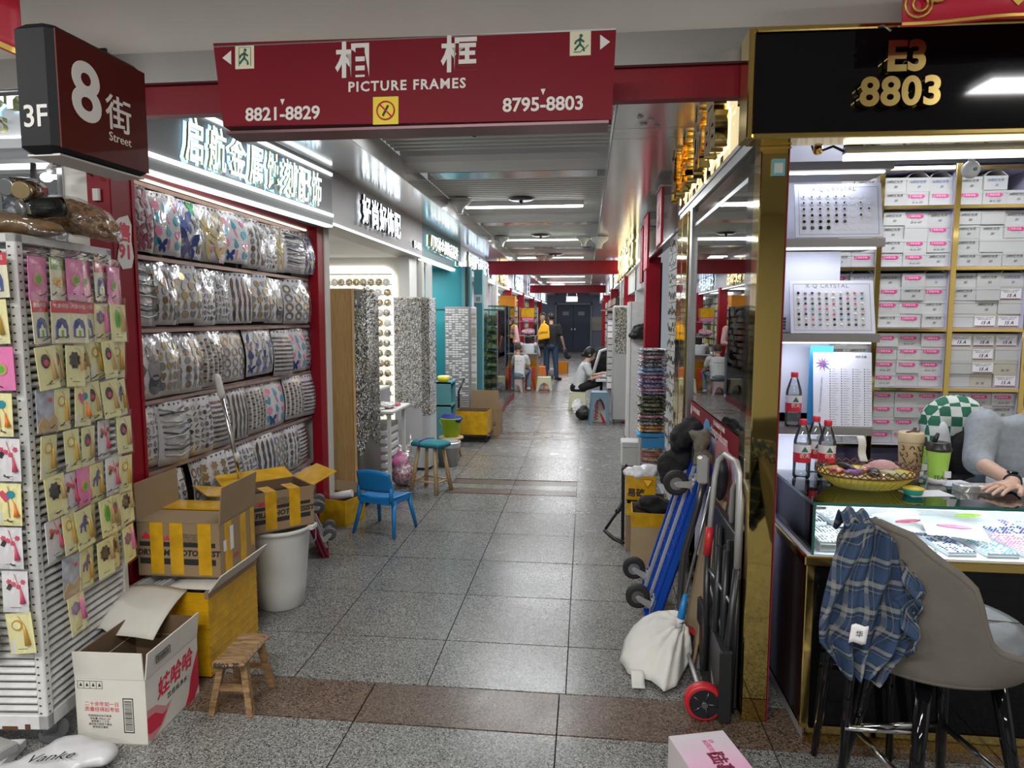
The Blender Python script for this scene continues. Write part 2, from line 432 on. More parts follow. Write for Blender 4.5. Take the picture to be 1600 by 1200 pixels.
mat('shirt_grey', (.30, .33, .36), .85, noise=.10, nscale=60, bump=1.0, bscale=13)
mat('shirt_pink', (.55, .32, .32), .8)
mat('shirt_palegrey', (.42, .46, .50), .8)
mat('yellow_bag', (.82, .42, .01), .55)
mat('pink_box', (.75, .28, .52), .4)
mat('bottle_red', (.58, .02, .04), .4)
mat('wicker', (.60, .48, .06), .45)
mat('wicker_dark', (.12, .04, .02), .5)
mat('kraft', (.50, .36, .20), .6)
mat('kraft_lid', (.58, .46, .28), .5)
mat('cup_green', (.36, .62, .10), .4)
mat('teal_clay', (.02, .32, .28), .4)
mat('lilac', (.52, .50, .66), .6)
mat('panel_white', (.72, .74, .84), .4)
mat('glow_panel', (.75, .78, .9), .5, emit=.55, ecol=(.80, .84, 1))
mat('niche_glow', (.9, .88, .82), .5, emit=.6, ecol=(1, .97, .88))
mat('door_blue', (.045, .06, .105), .45)
mat('far_wall', (.23, .25, .33), .6)
mat('khaki_dark', (.08, .07, .06), .6)
mat('dried_brown', (.24, .14, .06), .6)
mat('check_green', (.02, .16, .09), .8)
mat('brown_ink', (.11, .045, .02), .5)
mat('mask_white', (.62, .66, .72), .7)
woodmat('oak', (.30, .17, .055), (.40, .245, .095), (14, 14, 1), .45)
woodmat('old_wood', (.14, .075, .03), (.36, .22, .10), (3, 14, 14), .6)
woodmat('pale_wood', (.48, .31, .14), (.62, .44, .23), (10, 10, 1), .5)
granite('granite_grey', (.165, .165, .155), (.045, .045, .045), (.27, .27, .255))
granite('granite_mid', (.163, .163, .153), (.09, .09, .09), (.225, .225, .212), scale=110)
granite('granite_far', (.163, .163, .153), (.145, .145, .14), (.180, .180, .17), scale=30)
granite('granite_brown_far', (.112, .078, .060), (.095, .066, .05), (.125, .09, .068), rough=.26, scale=30)
granite('granite_brown', (.115, .080, .060), (.035, .025, .02), (.17, .12, .088), rough=.26, scale=190)
mat('bead_pearl', (.82, .82, .78), .25); mat('bead_grey', (.38, .40, .40), .3, .4)
film('sleeve', .985, .16, bump=.35, bscale=11)
film('bag_film', .85, .2, (.97, .97, .97), bump=.8, bscale=20)
film('milky_film', .22, .35, (.85, .88, .88), bump=1.0, bscale=16)
film('clear_plastic', .82, .08, bump=.0)
glass('shop_glass', (.55, .62, .60), .30)
glass('case_glass', (.95, .99, .98), .0)
glass('top_sheet_glass', (.93, .98, .97), .22)
glass('cabinet_glass', (.88, .97, .94), .0)
glass('tint_glass', (.93, .96, .96), .03)
MATS['glass_edge'] = mat('glass_edge', (.03, .12, .10), .1)
speckle('bead_wall', [(.55, .53, .45), (.24, .25, .24), (.75, .72, .62), (.42, .36, .22), (.60, .62, .60), (.15, .16, .17)], 60, .35, .2)
speckle('gem_mix', [(.42, .34, .28), (.10, .10, .11), (.55, .50, .48), (.30, .14, .10), (.62, .60, .62)], 70, .3, .2)
speckle('petal_mix', [(.40, .20, .08), (.28, .13, .05), (.52, .33, .15), (.20, .09, .035), (.45, .27, .11)], 80, .5, 0, 1.5)
mat('sign_black', (.010, .010, .012), .5, spec=.25)
speckle('gold_beads', [(.50, .38, .14), (.70, .58, .30), (.78, .76, .70), (.34, .25, .10), (.60, .60, .58)], 75, .25, .4)
for k, cs in {'pack_grey': [(.32, .33, .36), (.06, .06, .07), (.58, .58, .60)], 'pack_blue': [(.25, .34, .58), (.5, .56, .66), (.12, .18, .36)],
              'pack_pink': [(.62, .32, .42), (.72, .6, .64), (.42, .12, .2)], 'pack_violet': [(.30, .26, .48), (.55, .52, .66), (.1, .08, .2)],
              'pack_olive': [(.10, .11, .07), (.34, .34, .24), (.03, .03, .03)], 'pack_multi': [(.6, .3, .1), (.5, .55, .2), (.7, .62, .5), (.5, .08, .1)],
              'pack_red': [(.5, .04, .08), (.62, .3, .1), (.3, .02, .1)], 'pack_orange': [(.72, .28, .04), (.5, .12, .04), (.7, .5, .3)], 'pack_navy': [(.06, .05, .2), (.3, .2, .4), (.6, .5, .6)]}.items():
    speckle(k, cs, 70, .3, 0, .6)
def plaid():
    m, N, L, b = node_mat('plaid')
    at = N.new('ShaderNodeUVMap'); sp = N.new('ShaderNodeSeparateXYZ'); L.new(at.outputs[0], sp.inputs[0])
    def band(sock, freq, lo, hi, ph=0):
        a = N.new('ShaderNodeMath'); a.operation = 'MULTIPLY_ADD'; a.inputs[1].default_value = freq; a.inputs[2].default_value = ph; L.new(sock, a.inputs[0])
        f = N.new('ShaderNodeMath'); f.operation = 'FRACT'; L.new(a.outputs[0], f.inputs[0])
        g = N.new('ShaderNodeMath'); g.operation = 'COMPARE'; g.inputs[1].default_value = (lo+hi)/2; g.inputs[2].default_value = (hi-lo)/2; L.new(f.outputs[0], g.inputs[0])
        return g.outputs[0]
    def mix(a, col, fac, amt):
        x = N.new('ShaderNodeMix'); x.data_type = 'RGBA'
        f = N.new('ShaderNodeMath'); f.operation = 'MULTIPLY'; f.inputs[1].default_value = amt; L.new(fac, f.inputs[0]); L.new(f.outputs[0], x.inputs[0])
        if isinstance(a, tuple): x.inputs[6].default_value = (*a, 1)
        else: L.new(a, x.inputs[6])
        x.inputs[7].default_value = (*col, 1); return x.outputs[2]
    c = (.010, .024, .058)
    for sock in (sp.outputs[0], sp.outputs[1]):
        c = mix(c, (.020, .045, .10), band(sock, 5, .0, .45), .6)
        c = mix(c, (.25, .25, .22), band(sock, 5, .55, .72), .5)
        c = mix(c, (.012, .02, .05), band(sock, 5, .76, .80), .6)
        c = mix(c, (.22, .22, .20), band(sock, 5, .86, .89), .5)
    L.new(c, b.inputs['Base Color']); b.inputs['Roughness'].default_value = .85
    MATS['plaid'] = m
plaid()
def checker():
    m, N, L, b = node_mat('green_check')
    tc = N.new('ShaderNodeTexCoord'); c = N.new('ShaderNodeTexChecker'); c.inputs['Scale'].default_value = 22
    c.inputs['Color1'].default_value = (.02, .15, .08, 1); c.inputs['Color2'].default_value = (.62, .66, .62, 1)
    L.new(tc.outputs['Object'], c.inputs['Vector']); L.new(c.outputs['Color'], b.inputs['Base Color']); b.inputs['Roughness'].default_value = .8
    MATS['green_check'] = m
checker()
# ---------------------------------------------------------------- the setting
TW, TD = .5985, .5555                    # floor tile
def slab(x0, x1, y0, y1, z1=0.0, g=.0028, h=.02):
    return MB().box(x0+g, x1-g, y0+.0042, y1-.0042, z1-h, z1)
fl = ST('floor', MB().box(-7, 7, -6, 34, -.06, -.017), 'dark')
tile_cache = {}
def tile(name, x0, x1, y0, y1, mt):
    w_, d_ = round(x1-x0, 3), round(y1-y0, 3); k = (w_, d_, mt)
    if k not in tile_cache: tile_cache[k] = slab(0, w_, 0, d_).mesh(name, [mt])
    o = link(name, tile_cache[k], fl, (x0, y0, rnd.uniform(-.0004, .0004)))
    return o
xs = [-.066+TW*k for k in range(-4, 4)]
rows = [2.716, 3.130]+[3.130+TD*k for k in range(1, 16)]
far = MB()
for ri in range(len(rows)-1):
    y0, y1 = rows[ri], rows[ri+1]; k = ri-1
    strip = k in (5, 10, 15)
    for ci in range(-5, 3):
        x0 = -.066+TW*ci; x1 = x0+TW
        if x0 > .6 and y0 > 2.8: continue
        if x1 < -2.3: continue
        if strip and ci in (-2, -1):
            a = (y1-y0)
            for j, mt in enumerate(('granite_brown', 'granite_grey', 'granite_brown')):
                tile('tile', x0, x1, y0+.01+a*.315*j, y0+.01+a*.315*(j+1), mt if y0 < 7 else {'granite_brown': 'granite_brown_far', 'granite_grey': 'granite_far'}[mt])
            continue
        tile('tile', x0, x1, y0, y1, 'granite_grey' if y0 < 5 else 'granite_mid' if y0 < 7.5 else 'granite_far')
fy = rows[-1]
n = 0
far2 = MB()
while fy < 32.5:
    n += 1
    for ci in range(-5, 3):
        x0 = -.066+TW*ci
        if x0 > .6: continue
        brown = (n+15-1) % 5 == 0 and ci in (-2, -1)
        for a, b, bb in ((0, .33, 1), (.33, .66, 0), (.66, 1, 1)) if brown else ((0, 1, 0),):
            (far2 if brown and bb else far).box(x0+.0018, x0+TW-.0018, fy+.0018+TD*a, fy+TD*b-.0018, -.02, 0)
    fy += TD
P('far_tiles', far, 'granite_far', fl, kind='stuff'); P('far_tiles', far2, 'granite_brown_far', fl, kind='stuff')
# border band and the cross corridor floor (bigger tiles)
for x0 in [-.89-.798*k for k in range(3, 0, -1)]+[-.89, -.092, .706, 1.504, 2.302]:
    tile('tile', x0, x0+.798, 2.43, 2.716, 'granite_brown')
    for j in range(5):
        y1 = 2.43-.8*j; tile('tile', x0, x0+.798, y1-.8, y1, 'granite_grey')
for x0 in (.706, 1.504, 2.302):
    for j in range(3): tile('tile', x0, x0+.798, 2.716+.8*j, 3.516+.8*j, 'granite_grey')

# header over the aisle mouth
ST('trim_1', MB().box(-4.2, .56, 2.65, 2.98, 2.63, 3.25), 'plaster')['label'] = 'plaster bulkhead'
ST('trim_2', MB().box(.56, 4.2, 2.65, 2.98, 2.55, 3.25), 'plaster')
m = MB(); m.box(-2.6, .60, 2.63, 2.73, 2.523, 2.63); m.box(-2.6, .60, 2.625, 2.65, 2.512, 2.526)
ST('trim_3', m, 'grey_metal')
m = MB(); m.box(-2.02, .60, 2.655, 2.72, 2.40, 2.525); m.box(-2.02, .60, 2.65, 2.70, 2.395, 2.41)
ST('trim_4', m, 'red_paint')
ST('ceiling', MB().box(-7, 7, -6, 2.76, 3.15, 3.25), 'plaster')
# bodies for the added corridor lamps, out of view, seen only in reflections
for i, (x, y, sx) in enumerate([l_[:3] for l_ in LAMPS]):
    o = T('ceiling_lamp', f'unseen white linear ceiling lamp added over the front corridor, {ordn(i)} of four', 'lamp', (x, y, 3.15))
    P('lamp_body', MB().box(-sx/2-.03, sx/2+.03, -.2, .2, -.03, 0), 'white_paint', o)
    P('diffuser', MB().box(-sx/2, sx/2, -.12, .12, -.045, -.032), 'led_soft', o)
# far wall, double door
ST('wall_back', MB().box(-4, 3, 32.4, 32.6, 0, 3.4), 'far_wall')
dr = T('door', 'dark blue double door closing the far end of the aisle', 'door', (-.60, 32.36, 0)); dr['kind'] = 'structure'
for s in (-1, 1):
    q = P('door_leaf', MB().box(.01*s, .79*s, -.02, .03, 0, 2.2, c=.01), 'door_blue', dr)
    P('notice', MB().box(.22*s, .52*s, -.028, -.022, 1.72, 1.9), 'grey_paint', q)
    P('handle', MB().box(.05*s, .11*s, -.07, -.02, 1.0, 1.12, c=.01), 'chrome', q)
m = MB()
for a, b, c_, d in ((-.87, -.80, 0, 2.3), (.80, .87, 0, 2.3), (-.87, .87, 2.22, 2.3)): m.box(a, b, -.06, .03, c_, d)
P('door_frame', m, 'grey_paint', dr)
# aisle ceiling: soffits, cross bars, slats
for s_, (xa, xb) in (('left', (-1.87, -1.42)), ('right', (.14, .66))):
    so = None
    y = 2.98; i = 0
    root = ST('ceiling_'+s_, MB().box(xa, xb, 2.98, 32.4, 2.70, 2.76), 'grey_paint')
    while y < 32:
        ln = [1.0, .22, 1.55][i % 3] if s_ == 'right' else [1.9, 2.6, 2.9][i % 3]
        y2 = min(y+ln, 32.4)
        m = MB(); m.box(xa+.001, xb-.001, y+.003, y2-.003, 2.648, 2.652); 
        e = xb if s_ == 'left' else xa
        m.box(e-.004, e+.004, y+.003, y2-.003, 2.648, 2.80)
        P('soffit_panel', m, 'soffit_metal', root)
        y = y2; i += 1
q = random.Random(77)
for k, (x, y) in enumerate(((.27, 3.75), (.33, 3.80), (.37, 3.92), (.30, 3.88))):
    P('plaster_chip', MB().prism([(x+.022*math.cos(a)*q.uniform(.5, 1), y+.022*math.sin(a)*q.uniform(.5, 1)) for a in [j*.785 for j in range(8)]], 2.640, 2.6485, 'z'), 'white_paint', bpy.data.objects['ceiling_right'])
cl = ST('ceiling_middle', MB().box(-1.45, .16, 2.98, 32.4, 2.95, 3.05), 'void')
def slat_prof(m, y):
    m.prism([(y, 2.87), (y+.010, 2.815), (y+.018, 2.808), (y+.048, 2.808), (y+.056, 2.815), (y+.066, 2.87)], -1.42, .14, 'x', smooth=False)
bars = [5.33+3.02*k for k in range(9)]
m0 = MB(); slat_prof(m0, 0); me_sl = m0.mesh('slat', [M('slat_metal')]); recalc(me_sl)
rest = MB(); y = 3.0; cnt = 0
while y < 32.3:
    if not any(b-.30 < y < b+.70 for b in bars):
        cnt += 1
        if y < 9: link('slat', me_sl, cl, (0, y, 0))
        else: slat_prof(rest, y)
    y += .098
P('far_slats', rest, 'slat_metal', cl, kind='stuff')
for i, b in enumerate(bars):
    m = MB(); m.prism([(b-.21, 2.86), (b-.19, 2.80), (b-.10, 2.775), (b+.16, 2.775), (b+.20, 2.80), (b+.40, 2.80), (b+.40, 2.86)], -1.42, .14, 'x'); 
    P('cross_bar', m, 'white_paint', cl)
    P('mirror_strip', MB().box(-1.34, .08, b+.42, b+.68, 2.80, 2.81), 'chrome', cl)
# linear lamps on the slats
for i, (y, x0, x1) in enumerate(((7.25, -1.30, -.04), (10.3, -1.37, -.02), (13.3, -1.35, -.06), (16.25, -1.31, -.03), (19.3, -1.3, -.05), (22.3, -1.3, -.05), (25.4, -1.3, -.05))):
    o = T('ceiling_lamp', f'thin white linear lamp across the slatted aisle ceiling, {ordn(i)} from the front', 'lamp', ((x0+x1)/2, y, 2.80), group=None)
    L_ = (x1-x0)/2
    P('lamp_body', MB().box(-L_, L_, -.03, .03, -.04, .01), 'white_paint', o)
    P('diffuser', MB().box(-L_+.01, L_-.01, -.026, .026, -.056, -.041), 'tube_light', o)
# red beams across the aisle
for i, y in enumerate((12.4, 21.5)):
    ST('trim_%d' % (5+i), MB().box(-1.85, .66, y, y+.18, 2.38, 2.62), 'red_paint')
# walls behind the two shop rows
ST('wall_left', MB().box(-4.9, -4.8, 2.9, 32.4, 0, 3.1), 'warm_white')
ST('wall_right', MB().box(4.2, 4.3, -1, 32.4, 0, 3.1), 'warm_white')
ST('wall_front', MB().box(-7, 7, -6.1, -6, 0, 3.2), 'warm_white')
# ---------------------------------------------------------------- left shop row: fascias, posts, first shop
FX = (R(90), 0, R(90))                   # lettering that faces +x (reads along +y)
FXM = (R(90), 0, R(-90))                 # lettering that faces -x
def fascia(no, y0, y1, mt, words, lmat, size, yc, zc, label, halo=None, ext=.02, bold=.006, shear=0, strip=('bottom',), z0=2.25, z1=2.62, side='left', x=-1.85, thick=.22, smat='letter_side', lshade=None, space=1, cat='shop sign', tall=1):
    s = 1 if side == 'left' else -1
    t = T('shop_sign', label, cat, (x, y0, z0))
    h = z1-z0; L_ = y1-y0
    P('sign_board', MB().box(-thick*s, 0, 0, L_, 0, h+.03, c=.004), mt, t)
    rot = FX if side == 'left' else FXM
    for w_, sz, dy, dz in words:
        txt('sign_letters', w_, sz, (s*(.02+ext), dy, dz), rot, t, ext=ext, bold=bold*sz/.22, shear=shear, mat_name=lmat, sidemat=smat, space=space, scale=(1, tall, 1))
        if halo:
            txt('letter_halo', w_, sz, (s*.004, dy, dz), rot, t, ext=.001, bold=bold*sz/.22+.006*sz/.22, shear=shear, mat_name=halo, space=space, scale=(1, tall, 1))
    for k in strip:
        if k == 'bottom': P('light_strip', MB().box(-.004*s, .012*s, .01, L_-.01, .058, .078), 'led', t)
        if k == 'low': P('light_strip', MB().box(-.05*s, .004*s, .01, L_-.01, -.014, -.002), 'led', t)
        if k == 'thin': P('light_strip', MB().box(-.004*s, .01*s, .01, L_-.01, .004, .02), 'led', t)
        if k == 'top': P('light_strip', MB().box(-.004*s, .012*s, .01, L_-.01, h-.022, h-.002), 'led', t)
    return t
f1 = fascia(1, 2.90, 4.84, 'fascia_grey', [('启航金属蚀刻配饰', .152, .985, .185)], 'letter_glow', .25, 3.8, 2.45,
       'pale grey shop fascia with white glowing calligraphy letters above the charm sheets', halo='halo_glow', ext=.006, bold=.0022, shear=.15, strip=('bottom', 'low', 'top'), space=1.42, tall=1.55)
f1.location.x = -1.99; f1.rotation_euler.z = R(-4.3)
fascia(2, 4.84, 7.58, 'fascia_taupe', [('好尚好饰配', .215, 1.12, .19), ('E3-8826', .085, 2.36, .10)], 'letter_glow', .25, 3.8, 2.45,
       'taupe shop fascia with five white block letters, second on the left row', halo=None, ext=.012, bold=.006, strip=('thin',), space=1.12, smat='fascia_dark', tall=1.15)
fascia(3, 7.58, 9.95, 'fascia_teal', [('叮叮林金属饰品配件', .185, 1.0, .20), ('E3-8825', .085, 2.02, .09)], 'letter_glow', .25, 3.8, 2.45,
       'dark teal shop fascia with white glowing letters, third on the left row', halo='halo_glow', ext=.02, bold=.004, shear=.15, strip=('thin', 'low'))
fascia(4, 9.95, 13.3, 'fascia_white', [('恒美服饰辅料配饰', .27, 1.4, .19), ('E3-8823', .10, 3.0, .12)], 'letter_blue', .25, 3.8, 2.45,
       'pale shop fascia with blue-white glowing letters, fourth on the left row', ext=.02, bold=.004, strip=())
fascia(5, 13.3, 16.2, 'fascia_white', [('金鑫饰品', .36, 1.5, .20)], 'letter_warm', .25, 3.8, 2.45,
       'shop fascia with warm yellow glowing letters on the left row', ext=.02, bold=.006, strip=('thin',))
fascia(6, 16.2, 20.2, 'fascia_white', [('华丽饰品配件', .36, 2.0, .20)], 'letter_blue', .25, 3.8, 2.45,
       'white blue lit shop fascia just beyond the warm yellow one', ext=.02, bold=.006, strip=('thin',))
fascia(7, 20.2, 25, 'fascia_white', [('新新饰品辅料', .38, 2.3, .20)], 'letter_blue', .25, 3.8, 2.45,
       'white blue lit shop fascia beyond the first red ceiling beam', ext=.02, bold=.006, strip=('thin',))
fascia(8, 25, 32, 'fascia_white', [('义利饰品配件批发', .38, 3.3, .20)], 'letter_blue', .25, 3.8, 2.45,
       'white blue lit shop fascia, last before the end wall', ext=.02, bold=.006, strip=('thin',))

# red posts framing the first shop
m = MB(); m.box(-2.135, -2.025, 2.74, 2.87, 0, 2.42, c=.004); m.box(-2.085, -2.02, 2.87, 2.89, 0, 2.3)
po = ST('trim_7', m, 'red_paint')
tg = MB(); tg.prism([(2.752, 1.985), (2.78, 2.01), (2.84, 2.03), (2.862, 1.99), (2.855, 1.92), (2.868, 1.85), (2.85, 1.80), (2.79, 1.79), (2.758, 1.83), (2.775, 1.90), (2.75, 1.94)], -2.023, -2.0225, 'x')
st = P('torn_sticker', tg, 'white_ink', po)
txt('number', '售\n91', .085, (-2.0218, 2.812, 1.905), FX, st, ext=.0003, bold=.003, mat_name='red_ink', line=.95)
sw = P('switch_box', MB().box(-2.10, -2.065, 2.722, 2.74, 2.075, 2.125, c=.006), 'white_plastic', po)
m = MB(); m.box(-2.06, -1.985, 4.88, 5.0, 0, 2.26, c=.004)
ST('trim_8', m, 'red_paint')
m = MB(); m.box(-2.06, -1.975, 5.0, 5.09, 0, 2.26, c=.004)
ST('trim_9', m, 'warm_white')
m = MB(); m.box(-2.10, -2.02, 2.87, 4.9, 2.225, 2.262); m.box(-2.14, -2.03, 2.80, 4.88, 2.262, 2.30)
ST('trim_10', m, 'red_paint')
# display wall with its rails
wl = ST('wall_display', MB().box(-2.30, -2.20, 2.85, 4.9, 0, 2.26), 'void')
mat('pinkish_rail', (.42, .30, .27), .35, .4, noise=.2, nscale=10)
P('light_rail', MB().box(-2.075, -2.055, 2.90, 4.86, 2.216, 2.224), 'led_warm', wl)
for r_ in range(7):
    z = 2.195-.342*r_
    P('rail', MB().box(-2.12, -2.095, 2.86, 4.90, z+.0, z+.022), 'pinkish_rail', wl)
    P('shelf_strip', MB().box(-2.19, -2.06, 2.86, 4.90, z-.345, z-.327), 'pinkish_rail', wl)

# ---- charm sheets: protos of nominal width .22, height .31
mat('silver_charm', (.34, .34, .34), .3, .8); mat('gold_charm', (.46, .37, .20), .3, .85); mat('gun_charm', (.09, .09, .10), .3, .7)
mat('wine_charm', (.20, .02, .05), .4); mat('blue_charm', (.03, .06, .22), .3, .4); mat('green_charm', (.02, .40, .14), .3, .3); mat('pinkc', (.70, .20, .35), .4)
mat('tealc', (.05, .35, .45), .3, .3); mat('bronze_charm', (.20, .14, .08), .3, .8); mat('feather', (.50, .40, .14), .6)
mat('sheet_paper', (.58, .57, .60), .6, var=.08)
SW, SH = .22, .31
def surf(u, t):                          # u across 0..1, t down 0..1
    return Vector((.022*math.sin(math.pi*min(1, t*.92))+.016*t+.010*math.sin(math.pi*u)+.018*u, SW*u, -SH*t))
def frame_at(u, t, off=.0012):
    p = surf(u, t); a = (surf(min(1, u+.02), t)-surf(max(0, u-.02), t)).normalized(); b = (surf(u, max(0, t-.02))-surf(u, min(1, t+.02))).normalized()
    n = a.cross(b).normalized(); p = p+n*off
    return Matrix(((n.x, a.x, b.x, p.x), (n.y, a.y, b.y, p.y), (n.z, a.z, b.z, p.z), (0, 0, 0, 1)))
def ngon(r, n, e=1): return [(r*math.cos(2*math.pi*i/n), r*e*math.sin(2*math.pi*i/n)) for i in range(n)]
BF = [(0, .25), (.12, .35), (.45, .85), (.85, 1), (.95, .7), (.75, .2), (.35, .0), (.62, -.2), (.6, -.62), (.35, -.9), (.15, -.5), (0, -.35)]
SHAPES = {'disc': ngon(.5, 10), 'drop': [(0, .62), (.16, .2), (.3, -.1), (.3, -.35), (.15, -.55), (-.15, -.55), (-.3, -.35), (-.3, -.1), (-.16, .2)],
          'oval': ngon(.5, 10, .62), 'leaf': [(0, .6), (.12, .3), (.16, 0), (.1, -.4), (0, -.6), (-.1, -.4), (-.16, 0), (-.12, .3)],
          'heart': [(0, .2), (.25, .45), (.48, .3), (.42, 0), (0, -.5), (-.42, 0), (-.48, .3), (-.25, .45)], 'diamond': [(0, .6), (.42, 0), (0, -.6), (-.42, 0)],
          'bfly': [(x*.55, y*.55) for x, y in BF]+[(-x*.55, y*.55) for x, y in BF[::-1][1:-1]], 'star': [(.5*math.cos(i*math.pi/6+.3)*(1 if i % 2 else .62), .5*math.sin(i*math.pi/6+.3)*(1 if i % 2 else .62)) for i in range(12)],
          'bar': [(.5, .12), (.5, -.12), (-.5, -.12), (-.5, .12)], 'sq': [(.4, .4), (.4, -.4), (-.4, -.4), (-.4, .4)]}
def charm(m, shp, u, t, s, mi=0, rot=0, ring=False, th=.0025):
    m.X = frame_at(u, t) @ Matrix.Rotation(rot, 4, 'X')
    s = s*(1 if shp == 'bfly' or s > .1 else 1.2); pl = [(a*s, b*s) for a, b in SHAPES[shp]]
    if ring:
        n = len(pl); inn = [(a*.6, b*.6) for a, b in pl]
        vs = [(th, a, b) for a, b in pl]+[(th, a, b) for a, b in inn]+[(0, a, b) for a, b in pl]
        m.add(vs, [(i, (i+1) % n, n+(i+1) % n, n+i) for i in range(n)]+[(i, 2*n+i, 2*n+(i+1) % n, (i+1) % n) for i in range(n)], mi)
    else: m.prism(pl, 0, th, 'x', mi)
    m.X = None
def sheet_proto(kind):
    pm = MB().grid(lambda u, v: surf(u, v), 4, 7)
    root = P('charm_sheet', pm, 'sheet_paper', solid=.0012, fix=False)
    h = MB(); q = random.Random(kind)
    lines = MB()
    for i in range(5): charm(h, 'disc', .15+.17*i, .045, .011, 0, th=.0008)
    P('header_marks', h, 'black_ink', root, kind='stuff')
    for i in range(1, 4):
        lines.X = frame_at(.5, .1+.22*i, .0009); lines.box(0, .0004, -SW*.46, SW*.46, -.0004, .0004); lines.X = None
    c = MB(); mats = ['silver_charm', 'gold_charm', 'gun_charm', 'bronze_charm']; st = True
    def g(nu, nv, shp, s, mi, ring=False, alt=None, t0=.13, t1=.93, jit=.0, rr=0, el=1):
        for j in range(nv):
            for i in range(nu):
                k = mi if alt is None or (i+j) % 2 == 0 else alt
                charm(c, shp if not isinstance(shp, list) else shp[(i+j*2) % len(shp)], (i+.5)/nu+q.uniform(-jit, jit), t0+(t1-t0)*(j+.5)/nv+q.uniform(-jit, jit), s, k, q.uniform(-rr, rr), ring)
    if kind == 0: g(4, 5, ['disc', 'disc', 'heart', 'drop'], .036, 0, alt=1, ring=False)
    elif kind == 1: g(5, 7, ['oval', 'diamond', 'leaf', 'heart', 'bar'], .026, 2, alt=0, ring=True)
    elif kind == 2: g(5, 13, 'oval', .022, 1, alt=2)
    elif kind == 3: g(5, 4, 'leaf', .060, 2, alt=3, rr=.2)
    elif kind == 4: g(3, 4, 'disc', .05, 1, ring=True, alt=0)
    elif kind == 5: g(4, 6, ['drop', 'disc'], .032, 3, alt=0, rr=.5, jit=.01)
    elif kind == 6: g(6, 8, ['bar', 'sq', 'disc', 'bar'], .022, 0, alt=2, rr=1.2)
    elif kind == 7: mats = ['gold_charm']; g(3, 5, 'star', .046, 0)
    elif kind == 8: g(2, 3, ['diamond', 'disc'], .085, 0, alt=2, t0=.2, jit=.02, ring=False)
    elif kind == 9: mats = ['blue_charm', 'silver_charm']; g(4, 5, ['leaf', 'drop', 'bfly'], .052, 0, alt=1, rr=.3)
    elif kind == 10: mats = ['pinkc', 'tealc', 'blue_charm', 'bronze_charm']; g(3, 4, ['disc', 'drop', 'heart', 'leaf'], .042, 0, alt=1, jit=.03, rr=.5); charm(c, 'bfly', .3, .85, .07, 2)
    elif kind == 11: g(4, 9, 'bar', .042, 2, alt=3)
    elif kind == 12: mats = ['wine_charm']; st = False
    elif kind == 13: mats = ['blue_charm', 'green_charm', 'gun_charm']; st = False
    elif kind == 14: mats = ['feather', 'pinkc']; g(3, 3, 'leaf', .11, 0, alt=0, rr=1.4, jit=.06); g(2, 2, 'heart', .03, 1, jit=.1)
    elif kind == 15: pass
    if kind in (12, 13):
        bfs = {}
        spots = [(.3, .25, .11), (.72, .2, .09), (.2, .5, .07), (.5, .47, .05), (.8, .5, .075), (.45, .68, .07), (.8, .68, .055), (.2, .84, .075), (.52, .86, .08), (.82, .86, .055)] if kind == 12 else [(.25, .12, .07), (.68, .13, .075), (.32, .4, .12), (.78, .4, .07), (.4, .78, .15), (.82, .8, .06)]
        for k, (u, t, s) in enumerate(spots):
            bm_ = MB(); charm(bm_, 'bfly', u, t, s, 0, q.uniform(-.25, .25))
            mt = mats[0] if kind == 12 else (mats[1] if k == 1 else mats[0] if k % 2 == 0 else mats[2])
            P('butterfly', bm_, mt, root)
    elif kind != 15: P('charms', c, mats, root, kind='stuff')
    P('print_lines', lines, 'grey_paint', root, kind='stuff')
    if kind == 12:
        txt('handwriting', '新振水饰螺纹', .033, frame_at(.5, .04, .003).to_translation(), FX, root, ext=.0002, shear=.2, mat_name='black_ink')
    if kind == 15:                       # folded bag of chains
        for j in range(9): c.tube([surf(.1, .1+.09*j)+Vector((.01, 0, 0)), surf(.5, .12+.09*j+q.uniform(-.04, .04))+Vector((.02, 0, 0)), surf(.9, .1+.09*j)+Vector((.01, 0, 0))], .005, 5, j % 3)
        P('chains', c, ['silver_charm', 'gun_charm', 'steel_dull'], root, kind='stuff')
    sv = MB().grid(lambda u, v: surf(u, v)+Vector((.006+.006*math.sin(v*9+kind)*math.sin(u*7), 0, 0)), 6, 9)
    if kind != 12: P('clear_sleeve', sv, 'sleeve', root, fix=False)
    return Proto(root)
SP = {k: sheet_proto(k) for k in range(16)}
DESC = {0: 'round and heart metal charms', 1: 'small outlined charms on a ruled grid', 2: 'dense rows of gold oval charms', 3: 'long leaf-shaped charms', 4: 'large gold rings', 5: 'mixed drop charms',
        6: 'tiny bar and square charms', 7: 'gold rosettes', 8: 'two big silver diamonds', 9: 'dark blue drops', 10: 'coloured pink and teal charms', 11: 'horizontal bar charms', 12: 'wine-red butterflies, no sleeve', 13: 'blue and green butterflies', 14: 'yellow feathers', 15: 'silver chains'}
